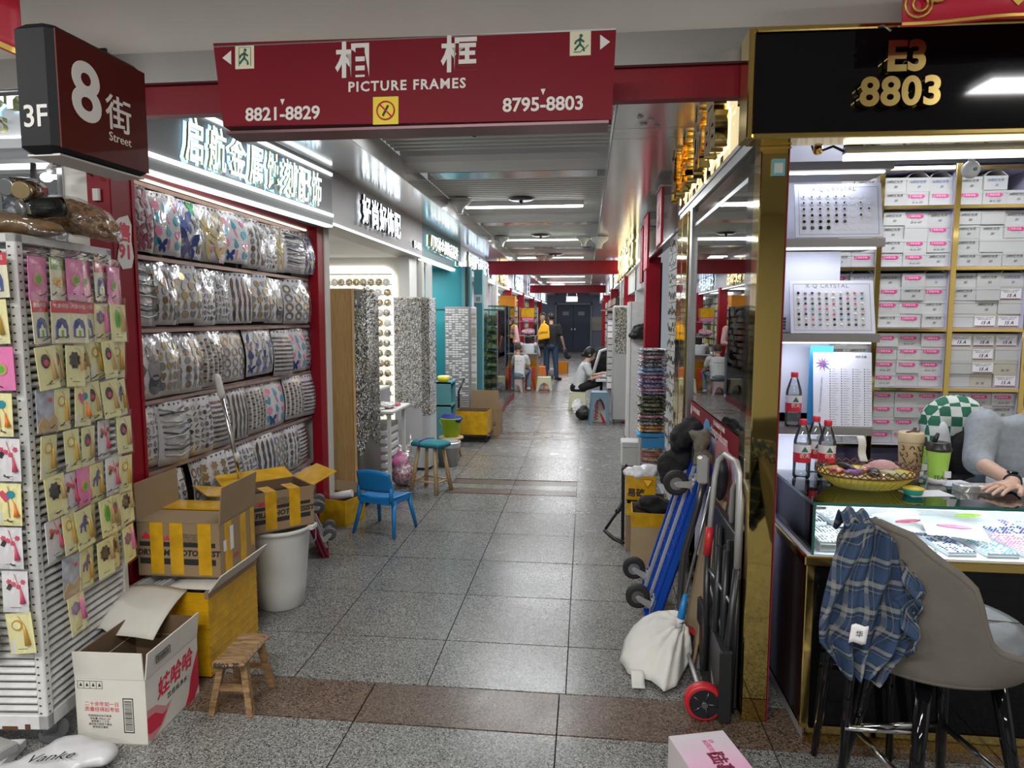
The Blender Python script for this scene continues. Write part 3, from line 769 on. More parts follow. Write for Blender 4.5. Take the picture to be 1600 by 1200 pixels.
ROWS = {0: [(2.851, .199, 12), (3.07, .182, 10), (3.251, .209, 13), (3.46, .216, 14), (3.676, .243, 10), (3.92, .199, 5), (4.119, .248, 6), (4.367, .115, 14), (4.463, .247, 15), (4.68, .21, 9)],
        1: [(2.84, .232, 15), (3.029, .166, 5), (3.179, .223, 0), (3.39, .186, 6), (3.575, .142, 1), (3.703, .252, 3), (3.955, .224, 0), (4.188, .251, 8), (4.439, .29, 4), (4.70, .185, 7)],
        2: [(2.84, .225, 8), (3.036, .152, 0), (3.178, .249, 5), (3.415, .204, 2), (3.66, .26, 4), (3.916, .345, 9), (4.291, .224, 11), (4.516, .203, 10), (4.697, .20, 6)],
        3: [(2.836, .217, 1), (3.028, .191, 15), (3.219, .252, 6), (3.451, .224, 11), (3.683, .23, 3), (3.905, .249, 2), (4.137, .31, 10), (4.436, .235, 2), (4.671, .21, 11)],
        4: [(2.85, .128, 5), (2.968, .222, 1), (3.313, .095, 4), (3.366, .235, 7), (3.574, .226, 11), (3.779, .17, 1), (3.925, .272, 3), (4.178, .236, 4), (4.415, .197, 5), (4.60, .203, 11)],
        5: [(3.0, .22, 6), (4.1, .2, 8), (4.30, .2, 5), (4.492, .204, 8), (4.674, .213, 0)]}
for r_, lst in ROWS.items():
    for i, (y, w_, k) in enumerate(lst):
        z = 2.195-.342*r_-rnd.uniform(0, .012)+(.01 if r_ == 5 else 0)
        SP[k].put((-2.098+rnd.uniform(0, .006), y, z), rot=(rnd.uniform(-.025, .025), 0, rnd.choice((-.10, -.05, .04, .09))), scale=(rnd.uniform(.8, 1.5), w_/SW*.985, rnd.uniform(.95, 1.0)),
                  label=f'sheet of {DESC[k]}, {ordn(r_)} row down, {ordn(i)} from red post')
for o in bpy.data.objects:
    if o.name.startswith('charm_sheet'): o['category'] = 'charm sheet'; o['group'] = 'charm sheets on the red framed display wall'
# small tags hanging from the sheets
m = MB(); m.prism([(0, 0), (.022, 0), (.022, -.13), (.011, -.14), (0, -.13)], 0, .001, 'x')
o = P('price_tag', m, 'pinkc', None, (-2.035, 3.60, 2.02)); tag(o, 'small pink and yellow tag hanging below the top sheets', 'tag')

# mop with white grip leaning on the sheets
t = T('mop', 'mop with white plastic grip and steel pole leaning on the sheets', 'mop', (-1.89, 3.52, .62))
d0, d1 = Vector((0, 0, 0)), Vector((-.07, -.12, .66))
P('pole', MB().cyl(d0-Vector((-.005, -.02, .15)), d1*.86, .011, 12), 'chrome', t)
m = MB(); m.tube([d1*.80, d1*.84, d1*.97, d1], [.014, .018, .017, .010], 12); P('grip', m, 'white_plastic', t)
m = MB(); m.tube([d1*.26, d1*.33], [.016, .016], 12); P('collar', m, 'white_plastic', t)

# ---- dark recess behind the cartons and the shop floor line
# ---------------------------------------------------------------- hanging card rack
rk = T('card_rack', 'white slatted rolling rack full of carded bookmarks beside the red post', 'display rack', (-1.905, 2.10, .0), R(5.5))
# local: corner at origin, right face along +y (x=0), front face along -x (y=0)
RH = 1.86
m = MB(); m.box(-.035, .0, 0, .035, .10, RH, c=.004); P('corner_post', m, 'dirty_white', rk)
m = MB()
for k in range(58):
    z = .16+.029*k; m.box(-.0005, .001, .010, .018, z, z+.006); m.box(-.026, -.018, -.001, .0005, z, z+.006)
P('post_slots', m, 'rust', rk, kind='stuff')
P('side_post', MB().box(-.035, 0, .50, .535, .10, RH, c=.004), 'dirty_white', rk)
P('side_post', MB().box(-.72, -.685, 0, .035, .10, RH, c=.004), 'dirty_white', rk)
for nm, bx in (('top_rail', (-.72, 0, 0, .035, RH-.03, RH)), ('top_rail', (-.035, 0, 0, .535, RH-.03, RH)), ('bottom_rail', (-.72, 0, 0, .035, .10, .155)), ('bottom_rail', (-.035, 0, 0, .535, .10, .155))):
    P(nm, MB().box(*bx[:4], bx[4], bx[5], c=.003), 'dirty_white', rk)
m = MB()
for i in range(9): m.box(-.66+.07*i+rnd.uniform(0, .03), -.63+.07*i+rnd.uniform(0, .03), -.0008, .001, .10, .10+rnd.uniform(.008, .03))
P('rust_patches', m, 'rust', rk, kind='stuff')
P('back_board', MB().box(-.68, -.05, .05, .06, .12, RH-.02), 'steel_dull', rk); P('back_board', MB().box(-.06, -.05, .05, .5, .12, RH-.02), 'steel_dull', rk)
def sl(L_, ax):
    q = MB(); pr = [(0, 0), (.010, .004), (.013, .010), (.010, .017), (0, .020), (-.006, .02), (-.006, 0)]
    if ax == 'y': q.prism([(-.014+a, b) for a, b in pr], 0, L_, 'y')
    else: q.prism([(.014-a, b) for a, b in pr], 0, L_, 'x')
    me = q.mesh('slat', [M('dirty_white')]); recalc(me); return me
s1, s2 = sl(.465, 'y'), sl(.65, 'x')
for k in range(58):
    z = .165+.0285*k
    link('slat', s1, rk, (0, .035, z)); link('slat', s2, rk, (-.685, 0, z))
hk = MB()
for side in (0, 1):
    for r_ in range(8):
        z = 1.80-.155*r_
        for k in range(9):
            if side == 0: y = .05+.05*k; hk.tube([(0, y, z), (.03, y+.003, z+.006), (.05, y+.006, z+.016), (.056, y+.008, z+.024)], .0022, 5)
            else: x = -.05-.07*k; hk.tube([(x, 0, z), (x, -.03, z+.006), (x, -.05, z+.016), (x, -.056, z+.024)], .0022, 5)
        if side == 0: hk.tube([(.014+.004*math.sin(k), .04+.028*k, z-.004+.006*(k % 2)) for k in range(17)], .003, 5)
        else: hk.tube([(-.04-.04*k, -.014, z-.004+.006*(k % 2)) for k in range(15)], .003, 5)
P('hooks', hk, 'gun_charm', rk, kind='stuff')
def caster(parent, loc, r=.032, rz=0, wm='grey_rubber', hub='steel', name='caster'):
    c = MB(); c.box(-.02, .02, -.02, .02, -.004, .0); c.box(-.018, -.014, -.015, .03, -.045, 0); c.box(.014, .018, -.015, .03, -.045, 0); c.cyl((-.02, .022, -.042), (.02, .022, -.042), .005, 8)
    o = P(name, c, hub, parent, loc, (0, 0, rz))
    P('wheel', MB().tube([(-.011, .022, -.045), (-.009, .022, -.045), (.009, .022, -.045), (.011, .022, -.045)], [r*.85, r, r, r*.85], 16), wm, o)
    return o
for x, y in ((-.05, .06), (-.66, .06), (-.05, .48)): caster(rk, (x, y, .10), .05, rnd.uniform(-1, 1))
# cards: local x normal, y across, z down from hook
mat('bm_purple', (.20, .08, .28), .5); mat('bm_gold', (.62, .38, .08), .4, .3); mat('bm_green', (.10, .42, .05), .4); mat('bm_blue', (.05, .08, .25), .5); mat('hdr_red', (.62, .03, .06), .45); mat('hdr_green', (.16, .38, .05), .45)
mat('bm_dark', (.05, .045, .05), .4, .3); mat('bm_pink', (.80, .20, .45), .5); mat('bm_tan', (.50, .33, .15), .5); mat('bm_rose', (.6, .08, .15), .5); mat('land_print', (.42, .45, .52), .6, noise=.4, nscale=40)
CW, CH = .072, .118
HORSE = [(-.5, -.1), (-.3, .1), (-.1, .15), (.05, .55), (.25, .6), (.42, .35), (.25, .38), (.22, .1), (.42, -.05), (.3, -.15), (.12, -.1), (.05, -.6), (-.02, -.6), (-.05, -.15), (-.28, -.15), (-.4, -.55), (-.48, -.5), (-.38, -.1)]
def card_proto(kind):
    base = {'F': 'land_print', 'G': 'paper_cream', 'H': 'paper_cream', 'W': 'paper_white', 'K': 'bm_pink'}.get(kind, 'paper_yellow')
    root = P('bookmark_card', MB().box(-.0008, .0008, 0, CW, -CH, 0), base)
    def part(nm, polys, mt, x=.0009, th=.0022):
        q = MB()
        for pl in polys: q.prism(pl, x, x+th, 'x')
        return P(nm, q, mt, root)
    def at(pl, cy, cz, s): return [(cy+a*s, cz+b*s) for a, b in pl]
    def tassel(mt, cy=.052, cz=-.05, L_=.042):
        q = MB(); q.tube([(.003, cy-.004, cz+.02), (.004, cy, cz), (.004, cy+.003, cz-L_)], [.0016, .004, .008], 8); q.tube([(.002, CW/2, -.008), (.003, cy-.01, cz+.03), (.003, cy-.004, cz+.02)], .0008, 4); P('tassel', q, mt, root)
    if kind == 'A': part('rosette', [at([(math.cos(i*math.pi/8)*(1 if i % 2 else .78), math.sin(i*math.pi/8)*(1.2 if i % 2 else .95)) for i in range(16)], .032, -.042, .022)], 'bm_dark'); tassel('bm_tan', .06, -.04, .03)
    elif kind == 'B': part('horse', [at(HORSE, .034, -.045, .042)], 'bm_blue'); tassel('bm_gold', .056, -.055, .04)
    elif kind == 'C': part('ring', [at(SHAPES['disc'], .03, -.035, .032)], 'bm_gold'); part('ring_inset', [at(SHAPES['disc'], .03, -.035, .022)], 'paper_yellow', .0012, .0024); tassel('bm_gold')
    elif kind == 'D': q = part('mask', [at(ngon(.5, 10, 1.35), .03, -.040, .03)], 'bm_dark'); part('mask_face', [at(ngon(.5, 8, 1.1), .03, -.044, .017)], 'bm_rose', .0012, .0026); tassel('bm_tan')
    elif kind == 'E': part('rosette', [at([(math.cos(i*math.pi/6)*(1 if i % 2 else .8), math.sin(i*math.pi/6)*(1 if i % 2 else .8)) for i in range(12)], .028, -.04, .021)], 'bm_purple'); part('jewel', [at(SHAPES['star'], .028, -.04, .022)], 'silver_charm', .0016, .002); tassel('bm_pink', .056, -.035, .05)
    elif kind == 'F': part('sun', [at(SHAPES['disc'], .05, -.03, .012)], 'bm_rose'); part('hills', [[(0, -.10), (.02, -.075), (.04, -.09), (.06, -.07), (CW, -.085), (CW, -CH), (0, -CH)]], 'bm_tan')
    elif kind in 'GH':
        part('card_header', [[(0, 0), (CW, 0), (CW, -.032), (0, -.032)]], 'hdr_red' if kind == 'G' else 'hdr_green', th=.001)
        txt('card_title', '大美中国' if kind == 'G' else '中国风', .014, (.0024, CW/2, -.014), FX, root, ext=.0001, mat_name='white_ink')
        if kind == 'G':
            part('arch', [at([(.5, -.6), (.5, .1), (.35, .5), (0, .65), (-.35, .5), (-.5, .1), (-.5, -.6)], CW/2, -.075, .044)], 'bm_blue'); part('temple', [at([(.35, -.5), (.3, 0), (.12, .05), (0, .3), (-.12, .05), (-.3, 0), (-.35, -.5)], CW/2, -.077, .044)], 'paper_cream', .0014); part('gate', [at([(.1, -.5), (.1, -.1), (-.1, -.1), (-.1, -.5)], CW/2, -.077, .044)], 'bm_green', .002)
        else: part('filigree', [at(SHAPES['star'], CW/2+.014*i, -.07+.006*(i % 2), .026) for i in (-1, 0, 1)], 'bm_gold')
    elif kind == 'I': part('leaf_charm', [at(SHAPES['leaf'], .028, -.045, .05), at(SHAPES['leaf'], .038, -.048, .045)], 'bm_green'); tassel('bm_tan', .056, -.04, .045)
    elif kind == 'J': part('balloon', [at(SHAPES['heart'], .030, -.035, .035)], 'bm_rose'); part('basket', [at(SHAPES['disc'], .045, -.03, .022)], 'tealc', .0016); part('stem', [[(.035, -.05), (.037, -.05), (.04, -.095), (.038, -.095)]], 'bm_gold'); tassel('orange_plastic', .058, -.075, .015)
    elif kind == 'W': part('blossom', [at(SHAPES['star'], .02+.013*i, -.03-.007*(i % 3), .016) for i in range(4)], 'bm_rose'); part('branch', [[(.012, -.05), (.02, -.035), (.03, -.04), (.022, -.055)]], 'bm_dark'); tassel('bm_rose', .056, -.07, .02)
    elif kind == 'K': part('charm', [at(SHAPES['disc'], .036, -.06, .036)], 'bm_tan'); part('eye', [at(SHAPES['disc'], .036, -.06, .02)], 'bm_green', .0014)
    if kind not in 'GHK': part('caption', [[(.022, -.104), (.05, -.104), (.05, -.1055), (.022, -.1055)]], 'bm_dark', th=.0003)
    if kind in 'CJW': part('name_strip', [[(.006, -.08), (.016, -.08), (.016, -.112), (.006, -.112)]], 'paper_white', th=.0005)
    P('sleeve', MB().grid(lambda u, v: (.0045+.002*math.sin(6*v+3*u), -.002+(CW+.004)*u, .022-(CH+.026)*v), 3, 5), 'sleeve', root, fix=False)
    return Proto(root)
CDESC = {'A': 'dark round rosette', 'B': 'dark blue horse', 'C': 'gold ring and tassel', 'D': 'opera mask and tan tassel', 'E': 'purple rosette and pink tassel', 'F': 'landscape print', 'G': 'red header and blue arch', 'H': 'green header and gold filigree',
         'I': 'green leaf', 'J': 'red balloon and bell', 'W': 'red plum blossom', 'K': 'pink pack with round charm'}
CP = {k: card_proto(k) for k in CDESC}
rows_r = ['KHKKGK', 'GGGGEI', 'DDAACDC', 'FCJDDB', 'CCDWD', 'AWKBWC', 'WCBDIDA', 'FBAAE', 'E']
rz0 = R(5.5); cr, sr = math.cos(rz0), math.sin(rz0)
def rk_w(x, y, z): return (-1.905+x*cr-y*sr, 2.10+x*sr+y*cr, z)
for r_, s_ in enumerate(rows_r):
    n_ = len(s_); z = 1.80-.155*r_-.01
    for i, k in enumerate(s_):
        y = .006+(.43-.01)*i/max(1, n_-1)+rnd.uniform(-.006, .006)
        if r_ == 7: y = .08+.09*i
        if r_ == 8: y = .09
        o = CP[k].put(rk_w(.030+.012*((i % 3)/2)+rnd.uniform(0, .01), y, z+rnd.uniform(-.006, .006)), rot=(rnd.uniform(-.09, .09), rnd.uniform(-.04, .03), rz0+rnd.uniform(-.12, .12)), scale=1.27,
                  label=f'card with {CDESC[k]}, rack long side, {ordn(r_)} row, {ordn(i)} from corner')
        if k in 'CAD' and i % 2: o.scale = (1, 1.05, 1.27)
rows_f = ['GK', 'CC', 'KG', 'JA', 'WF', 'JD', 'WC', 'WE', 'CE']
for r_, s_ in enumerate(rows_f):
    for i, k in enumerate(s_):
        x = -.075-.10*i+rnd.uniform(-.01, .01); z = 1.80-.155*r_-.01
        CP[k].put(rk_w(x-.03, -.034-.012*i, z), rot=(rnd.uniform(-.1, .1), 0, rz0-R(90)), scale=1.25, label=f'card with {CDESC[k]}, rack front side, {ordn(r_)} row, {ordn(i)} from corner')
for o in bpy.data.objects:
    if o.name.startswith('bookmark_card'): o['category'] = 'card'; o['group'] = 'carded bookmarks on the white rack'
# black hanging spray tube on the rack
t = T('pump_bottle', 'glossy black bottle hung on the rack front between cards', 'bottle', rk_w(-.145, -.065, .53), 0, rot=(.1, R(-22), 0))
P('bottle_body', MB().lathe([(.016, -.07), (.019, -.06), (.019, .03), (.012, .045)], 16), 'black_gloss', t); P('bottle_cap', MB().lathe([(.012, .045), (.012, .07), (.006, .075)], 12), 'black_plastic', t)

# things on top of the rack
def bag_of(name, label, loc, size, inner, seed, rot=(0, 0, 0), filmm='bag_film'):
    t = T(name, label, 'bag', loc, rot=rot); q = random.Random(seed)
    m = MB(); sx, sy, sz = size
    m.ell((0, 0, sz*.5), (sx*.5, sy*.5, sz*.5)); m.ell((sx*.2, 0, sz*.45), (sx*.42, sy*.42, sz*.42)); m.ell((-sx*.25, 0, sz*.4), (sx*.36, sy*.4, sz*.36))
    b = blob('contents', m, inner, t, voxel=.012, it=3, disp=.014, dsc=.03)
    b2 = MB(); b2.ell((0, 0, sz*.52), (sx*.56, sy*.56, sz*.56)); b2.ell((sx*.42, 0, sz*.25), (sx*.25, sy*.4, sz*.22))
    blob('plastic_film', b2, filmm, t, voxel=.014, it=2, disp=.02, dsc=.05)
    return t
bag_of('petal_bag', 'clear bag of dried orange petals lying on top of the rack', (-1.985, 2.46, 1.90), (.26, .24, .13), 'petal_mix', 3, rot=(0, .25, R(20)))
bag_of('root_bag', 'clear bag of dark dried bark on the rack top edge', (-2.06, 2.22, 1.865), (.34, .2, .085), 'dried_brown', 4, rot=(0, .06, R(10)))
P('cardboard_lining', MB().box(-.66, -.02, .02, .40, RH, RH+.004), 'carton_lite', rk)
for i, (x, y, z, a, m1) in enumerate(((-1.985, 2.26, 2.03, 20, 'petal_mix'), (-1.93, 2.24, 1.965, -35, 'dark'), (-2.06, 2.30, 2.05, 5, 'petal_mix'))):
    t = T('glass_jar', ['glass jar of dried pieces with gold lid lying on the rack', 'dark glass jar with steel lid lying on the rack', 'clear glass jar lying behind the others on the rack'][i], 'jar', (x, y, z), rot=(R(90+10), 0, R(a)))
    m = MB(); m.lathe([(.030, -.08), (.036, -.075), (.036, .03), (.028, .045)], 20); P('jar_glass', m, 'tint_glass', t)
    m = MB(); m.lathe([(.028, -.07), (.031, -.06), (.031, .02)], 14); P('jar_filling', m, m1, t)
    m = MB(); m.lathe([(.030, .045), (.032, .047), (.032, .06), (.028, .063)], 20); P('lid', m, 'gold_charm' if i == 0 else 'steel', t)
t = T('incense_tube', 'thin clear tube of yellow sticks standing at the rack corner', 'tube', rk_w(-.16, .03, 1.865)); 
P('tube_body', MB().lathe([(.012, 0), (.012, .17), (.008, .18)], 10), 'tint_glass', t); P('sticks', MB().cyl((0, 0, .004), (0, 0, .15), .009, 8), 'yellow_ink', t)

# ---------------------------------------------------------------- neighbour shop behind the rack
fs = T('shop_sign', 'white lit sign with raised letters ending in ES, behind the street number box', 'shop sign', (-2.40, 2.80, 2.34))
P('sign_board', MB().box(-1.3, .02, 0, .1, 0, .36), 'fascia_white', fs)
for z in (.335, .005): P('light_strip', MB().box(-1.28, .0, -.02, 0, z, z+.022), 'led', fs)
txt('sign_letters', '饰', .20, (-.11, -.03, .215), FRONT, fs, ext=.02, bold=.006, mat_name='letter_glow', sidemat='letter_side'); txt('letter_halo', '饰', .20, (-.11, -.004, .215), FRONT, fs, ext=.001, bold=.014, mat_name='halo_glow')
txt('sign_letters', 'ACCESSORIES', .085, (-.38, -.03, .07), FRONT, fs, ext=.012, bold=.003, mat_name='white_ink', sidemat='letter_side')
ST('wall_side', MB().box(-2.29, -2.137, 2.80, 2.9, 0, 2.6), 'warm_white')
m = MB(); m.box(-2.31, -2.285, 2.79, 2.92, 0, 2.42); ST('trim_11', m, 'chrome')
ST('trim_12', MB().box(-3.8, -2.2, 2.72, 3.2, 2.30, 2.34), 'fascia_white'); 
t = T('light_bar', 'long white light bar under the neighbouring shop sign', 'lamp', (-2.95, 2.74, 2.235)); P('bar_body', MB().box(-.8, .66, -.02, .02, 0, .02), 'steel', t); P('bar_light', MB().box(-.8, .66, -.02, .02, -.016, 0), 'led', t)
ST('wall_shop', MB().box(-3.8, -2.3, 3.9, 3.95, 0, 2.5), 'white_paint')
t = T('round_downlight', 'round ceiling downlight glowing in the shop behind the rack', 'lamp', (-2.48, 2.98, 2.25)); P('rim', MB().lathe([(.062, .0), (.066, -.01), (.05, -.016)], 20), 'white_plastic', t); P('lens', MB().lathe([(.052, -.012), (.052, -.02), (.0, -.024)], 20), 'led_soft', t)
t = T('foil_packets', 'wall of silver foil packets hanging in the shop behind the rack', 'packets', (-3.0, 3.2, 1.7))
speckle('foil', [(.45, .46, .5), (.16, .17, .2), (.62, .62, .65), (.3, .3, .34)], 30, .25, .3, .8)
for i in range(10):
    for j in range(3):
        m = MB().grid(lambda u, v: (.11*u, -.03*math.sin(3.1*v)*math.sin(3.1*u), -.16*v), 3, 4); P('packet', m, 'foil', t, (.1+.12*i-.4, rnd.uniform(-.03, .03), .5-.17*j), solid=.004)
t = T('black_hose', 'black cable hanging down beside the neighbouring shop sign', 'cable', (-2.34, 2.70, 2.21)); P('hose', MB().tube([(0, 0, .02), (-.005, 0, -.05), (0, 0, -.14), (-.01, .01, -.22)], .011, 8), 'rubber', t)
t = T('clip_lamp', 'small white clip spotlight with red wire above the beige wall', 'lamp', (-2.27, 2.70, 2.20)); P('spot_body', MB().tube([(0, 0, .0), (.04, -.02, .02)], [.014, .012], 10), 'white_plastic', t); P('spot_glow', MB().ell((-.012, .0, -.03), (.028, .02, .02), 10, 6), 'led_soft', t); P('wire', MB().tube([(.04, -.02, .02), (.09, -.02, .04), (.14, -.02, .035), (.16, -.02, .005), (.20, .0, -.03)], .004, 6), 'rubber', t)
# ---------------------------------------------------------------- builders for repeated kinds of things
def open_box(name, label, cat, loc, rz, w, d, h, mt='carton', inner='carton_in', flaps=(), th=.005, tapes=(), group=None, rot=None):
    """carton, centre bottom origin; flaps: list of (side, angle from horizontal, length[, material])"""
    t = T(name, label, cat, loc, rz, group, rot)
    m = MB()
    x, y = w/2, d/2
    m.box(-x, x, -y, y, 0, th, 0); m.box(-x, x, -y, -y+th, 0, h, 0); m.box(-x, x, y-th, y, 0, h, 0); m.box(-x, -x+th, -y+th, y-th, 0, h, 0); m.box(x-th, x, -y+th, y-th, 0, h, 0)
    P('body', m, mt, t)
    q = MB(); e = .0012
    q.box(-x+th, x-th, -y+th, -y+th+e, th, h-.001); q.box(-x+th, x-th, y-th-e, y-th, th, h-.001); q.box(-x+th, -x+th+e, -y+th, y-th, th, h-.001); q.box(x-th-e, x-th, -y+th, y-th, th, h-.001); q.box(-x+th, x-th, -y+th, y-th, th, th+e)
    P('inner_faces', q, inner, t)
    for f in flaps:
        s, a, L_ = f[:3]; fm = f[3] if len(f) > 3 else mt
        W = w if s in '-y+y' and s[1] == 'y' else d
        fb = MB().box(-W/2+.002, W/2-.002, 0, L_, -th/2, th/2)
        loc_, rz_ = {'-y': ((0, -y, h), R(180)), '+y': ((0, y, h), 0), '-x': ((-x, 0, h), R(90)), '+x': ((x, 0, h), R(-90))}[s]
        o = P('flap', fb, fm, t, loc_); o.rotation_mode = 'XYZ'; o.rotation_euler = (Matrix.Rotation(rz_, 3, 'Z') @ Matrix.Rotation(R(a), 3, 'X')).to_euler()
    return t
def tape_on(t, boxes, mt='tape_yellow', nm='tape'):
    for b in boxes: P(nm, MB().box(*b), mt, t)
def fold_stool(name, label, loc, rz, w, h, mt, top=.8, group=None, arch=.62, holes=False):
    t = T(name, label, 'stool', loc, rz, group); tw = w*top
    m = MB(); m.box(-tw/2, tw/2, -tw/2, tw/2, h-.022, h, c=.008); m.box(-tw/2+.01, tw/2-.01, -tw/2+.01, tw/2-.01, h-.04, h-.02)
    P('seat', m, mt, t)
    for k in range(4):
        q = MB(); a = arch; n = 8
        zt = h-.02; li, lo = tw/2, w/2
        def yy(z): return lo+(li-lo)*(z/zt)
        outer = [(-lo, 0), (-li, zt), (li, zt), (lo, 0)]
        iw = w*.27; arc = [(lo-w*.16, 0)]+[(iw*math.cos(math.pi*i/n), h*a*.55+iw*.9*math.sin(math.pi*i/n)) for i in range(n+1)]+[(-lo+w*.16, 0)]
        # two legs and a bridge as one ring of quads
        O = [(lo, 0)]+[(yy(zt*.5)*math.cos(0), zt*.5)]+[(li, zt)]
        L1 = [(lo, 0), (yy(zt*.55), zt*.55), (li, zt), (li*.5, zt), (0, zt), (-li*.5, zt), (-li, zt), (-yy(zt*.55), zt*.55), (-lo, 0)]
        L2 = [(lo-w*.15, 0), (iw, h*a*.5), (iw*.85, h*a*.75), (iw*.45, h*a*.93), (0, h*a), (-iw*.45, h*a*.93), (-iw*.85, h*a*.75), (-iw, h*a*.5), (-lo+w*.15, 0)]
        vs = []; 
        for th in (0, .006):
            for (a_, z_) in L1+L2: vs.append((a_, -yy(z_)+th, z_))
        N_ = 18; fs = []
        for i in range(8):
            fs += [(i, i+1, 9+i+1, 9+i), (N_+i, N_+9+i, N_+9+i+1, N_+i+1), (i, N_+i, N_+i+1, i+1), (9+i, 9+i+1, N_+9+i+1, N_+9+i)]
        fs += [(0, 9, N_+9, N_), (8, N_+8, N_+17, 17)]
        q.X = Matrix.Rotation(k*math.pi/2, 4, 'Z'); q.add(vs, fs)
        P('leg_frame', q, mt, t)
    return t
def limb(m, pts, rs, n=10, ry=None):
    m.tube(pts, rs, n, ry=ry)
    for i, p in enumerate(pts): m.ell(p, (rs[i]*.99, (ry[i] if ry else rs[i])*.99, rs[i]*.99), 8, 6)
def hand(m, wr, d, up, s=1, curl=.5, side=1, fan=0, fr=1):
    """palm and five fingers; d pointing direction, up = back of the hand"""
    wr = Vector(wr); d = Vector(d).normalized(); up = Vector(up); up = (up-d*up.dot(d)).normalized(); sd = d.cross(up)*side
    m.ell(wr+d*.045*s, (.03*s, .03*s, .022*s), 8, 6)
    m.tube([wr, wr+d*.03*s, wr+d*.085*s], [.024*s, .034*s, .038*s], 10, ry=[.022*s, .02*s, .015*s], up=up)
    for i, L_ in enumerate((.070, .080, .074, .058)):
        b = wr+d*.078*s+sd*(.030-.020*i)*s; a = curl
        p = [b]; dd = (d+sd*fan*(1.5-i)).normalized()
        for j, f in enumerate((.45, .32, .23)):
            dd = (dd*math.cos(a*.6)-up*math.sin(a*.6)).normalized(); p.append(p[-1]+dd*L_*f*s)
        m.tube(p, [.0095*s*fr, .0088*s*fr, .008*s*fr, .0065*s*fr], 8)
    b = wr+d*.02*s+sd*.026*s
    m.tube([b, b+(d*.5+sd*.6-up*.1)*.04*s, b+(d*.9+sd*.6-up*.25)*.062*s], [.013*s, .011*s, .009*s], 8)
def person(label, loc, rz, J, skin='skin', top='shirt_white', bottom='denim', hair='hair', hstyle='short', sleeve=.55, shoes='white_plastic', voxel=.012, hd=(0, 1, -.1), wide=1, hand_d=None, nm='person', legs=True, curls=(.5, .5), pantlen=1, sephand=None):
    t = T(nm, label, 'person', loc, rz)
    V = {k: Vector(v) for k, v in J.items()}
    f = Vector(hd).normalized(); hc = V['head']
    m = MB()
    limb(m, [V['neck'], hc+Vector((0, 0, -.05))], [.052, .05])
    q = f.to_track_quat('Y', 'Z').to_matrix().to_4x4(); q.translation = hc
    m.X = q; m.ell((0, -.008, .01), (.076, .095, .108), 14, 10); m.ell((0, .035, -.055), (.048, .05, .05), 10, 8); m.ell((0, .098, -.015), (.012, .016, .024), 6, 5)
    for s in (-1, 1): m.ell((.077*s, -.01, -.01), (.012, .022, .032), 6, 5)
    m.ell((0, .085, -.055), (.024, .012, .010), 6, 4)
    m.X = None
    for s in 'lr':
        limb(m, [V[s+'sh'], V[s+'el'], V[s+'wr']], [.048, .038, .026])
        d = Vector(hand_d[s]) if hand_d and s in hand_d else (V[s+'wr']-V[s+'el'])
        if not (sephand and s == sephand): hand(m, V[s+'wr'], d, (0, 0, 1), 1, curls[0 if s == 'l' else 1], 1 if s == 'l' else -1)
        if legs and pantlen < 1: limb(m, [V[s+'kn'], V[s+'an']], [.055, .038])
    m.tube([V['pelvis'], V['chest'], V['neck']], [.085, .085, .05], 12)
    blob('body', m, skin, t, voxel=voxel, it=2)
    c = MB(); pv, ch = V['pelvis'], V['chest']
    shm = (V['lsh']+V['rsh'])/2; ax = (V['rsh']-V['lsh']).normalized()
    mid = pv.lerp(ch, .5)
    def tor(ctrs, rx, ry):
        vs = []; n = 14; fwd = Vector((-ax.y, ax.x, 0)).normalized()
        for p, a, b in zip(ctrs, rx, ry):
            for j in range(n): g = 2*math.pi*j/n; vs.append(p+ax*math.cos(g)*a+fwd*math.sin(g)*b)
        k = len(ctrs); c.add(vs, [(i*n+j, i*n+(j+1) % n, i*n+n+(j+1) % n, i*n+n+j) for i in range(k-1) for j in range(n)]+[tuple(range(n-1, -1, -1)), tuple((k-1)*n+j for j in range(n))], 0, True)
    tor([pv+Vector((0, 0, -.04)), pv.lerp(ch, .3), ch, shm+Vector((0, 0, .015)), V['neck']+Vector((0, 0, -.015))], [.185*wide, .165*wide, .185*wide, .165*wide, .07], [.135, .125, .13, .10, .065])
    for s in 'lr':
        e = V[s+'sh'].lerp(V[s+'el'], sleeve) if sleeve <= 1 else V[s+'el']
        pts = [V[s+'sh'], e] if sleeve <= 1 else [V[s+'sh'], V[s+'el'], V[s+'el'].lerp(V[s+'wr'], sleeve-1)]
        limb(c, pts, [.070, .064] if sleeve <= 1 else [.070, .058, .046])
    blob('shirt', c, top, t, voxel=.014, it=3, disp=.012, dsc=.12)
    if legs:
        b = MB(); b.ell(pv+Vector((0, 0, -.02)), (.175*wide, .14, .12), 12, 8)
        for s in 'lr':
            an = V[s+'kn'].lerp(V[s+'an'], pantlen)
            limb(b, [V[s+'hip'], V[s+'kn'], an], [.092, .070, .055 if pantlen == 1 else .062])
        blob('trousers', b, bottom, t, voxel=.014, it=3, disp=.010, dsc=.12)
        for s in 'lr':
            sh = MB(); an = V[s+'an']; td = (V[s+'toe']-an); td.z = 0; td.normalize()
            sh.tube([an-td*.05+Vector((0, 0, -.045)), an+Vector((0, 0, -.03)), an+td*.09+Vector((0, 0, -.05)), an+td*.17+Vector((0, 0, -.06))], [.035, .048, .042, .03], 10); sh.ell(an+Vector((0, 0, -.02)), (.04, .045, .045), 8, 6)
            blob('shoe', sh, shoes, t, voxel=.010, it=2)
    h = MB(); h.X = q
    if hstyle == 'short': h.ell((0, -.018, .025), (.083, .098, .108), 14, 10)
    else: h.ell((0, -.022, .022), (.090, .102, .112), 14, 10)
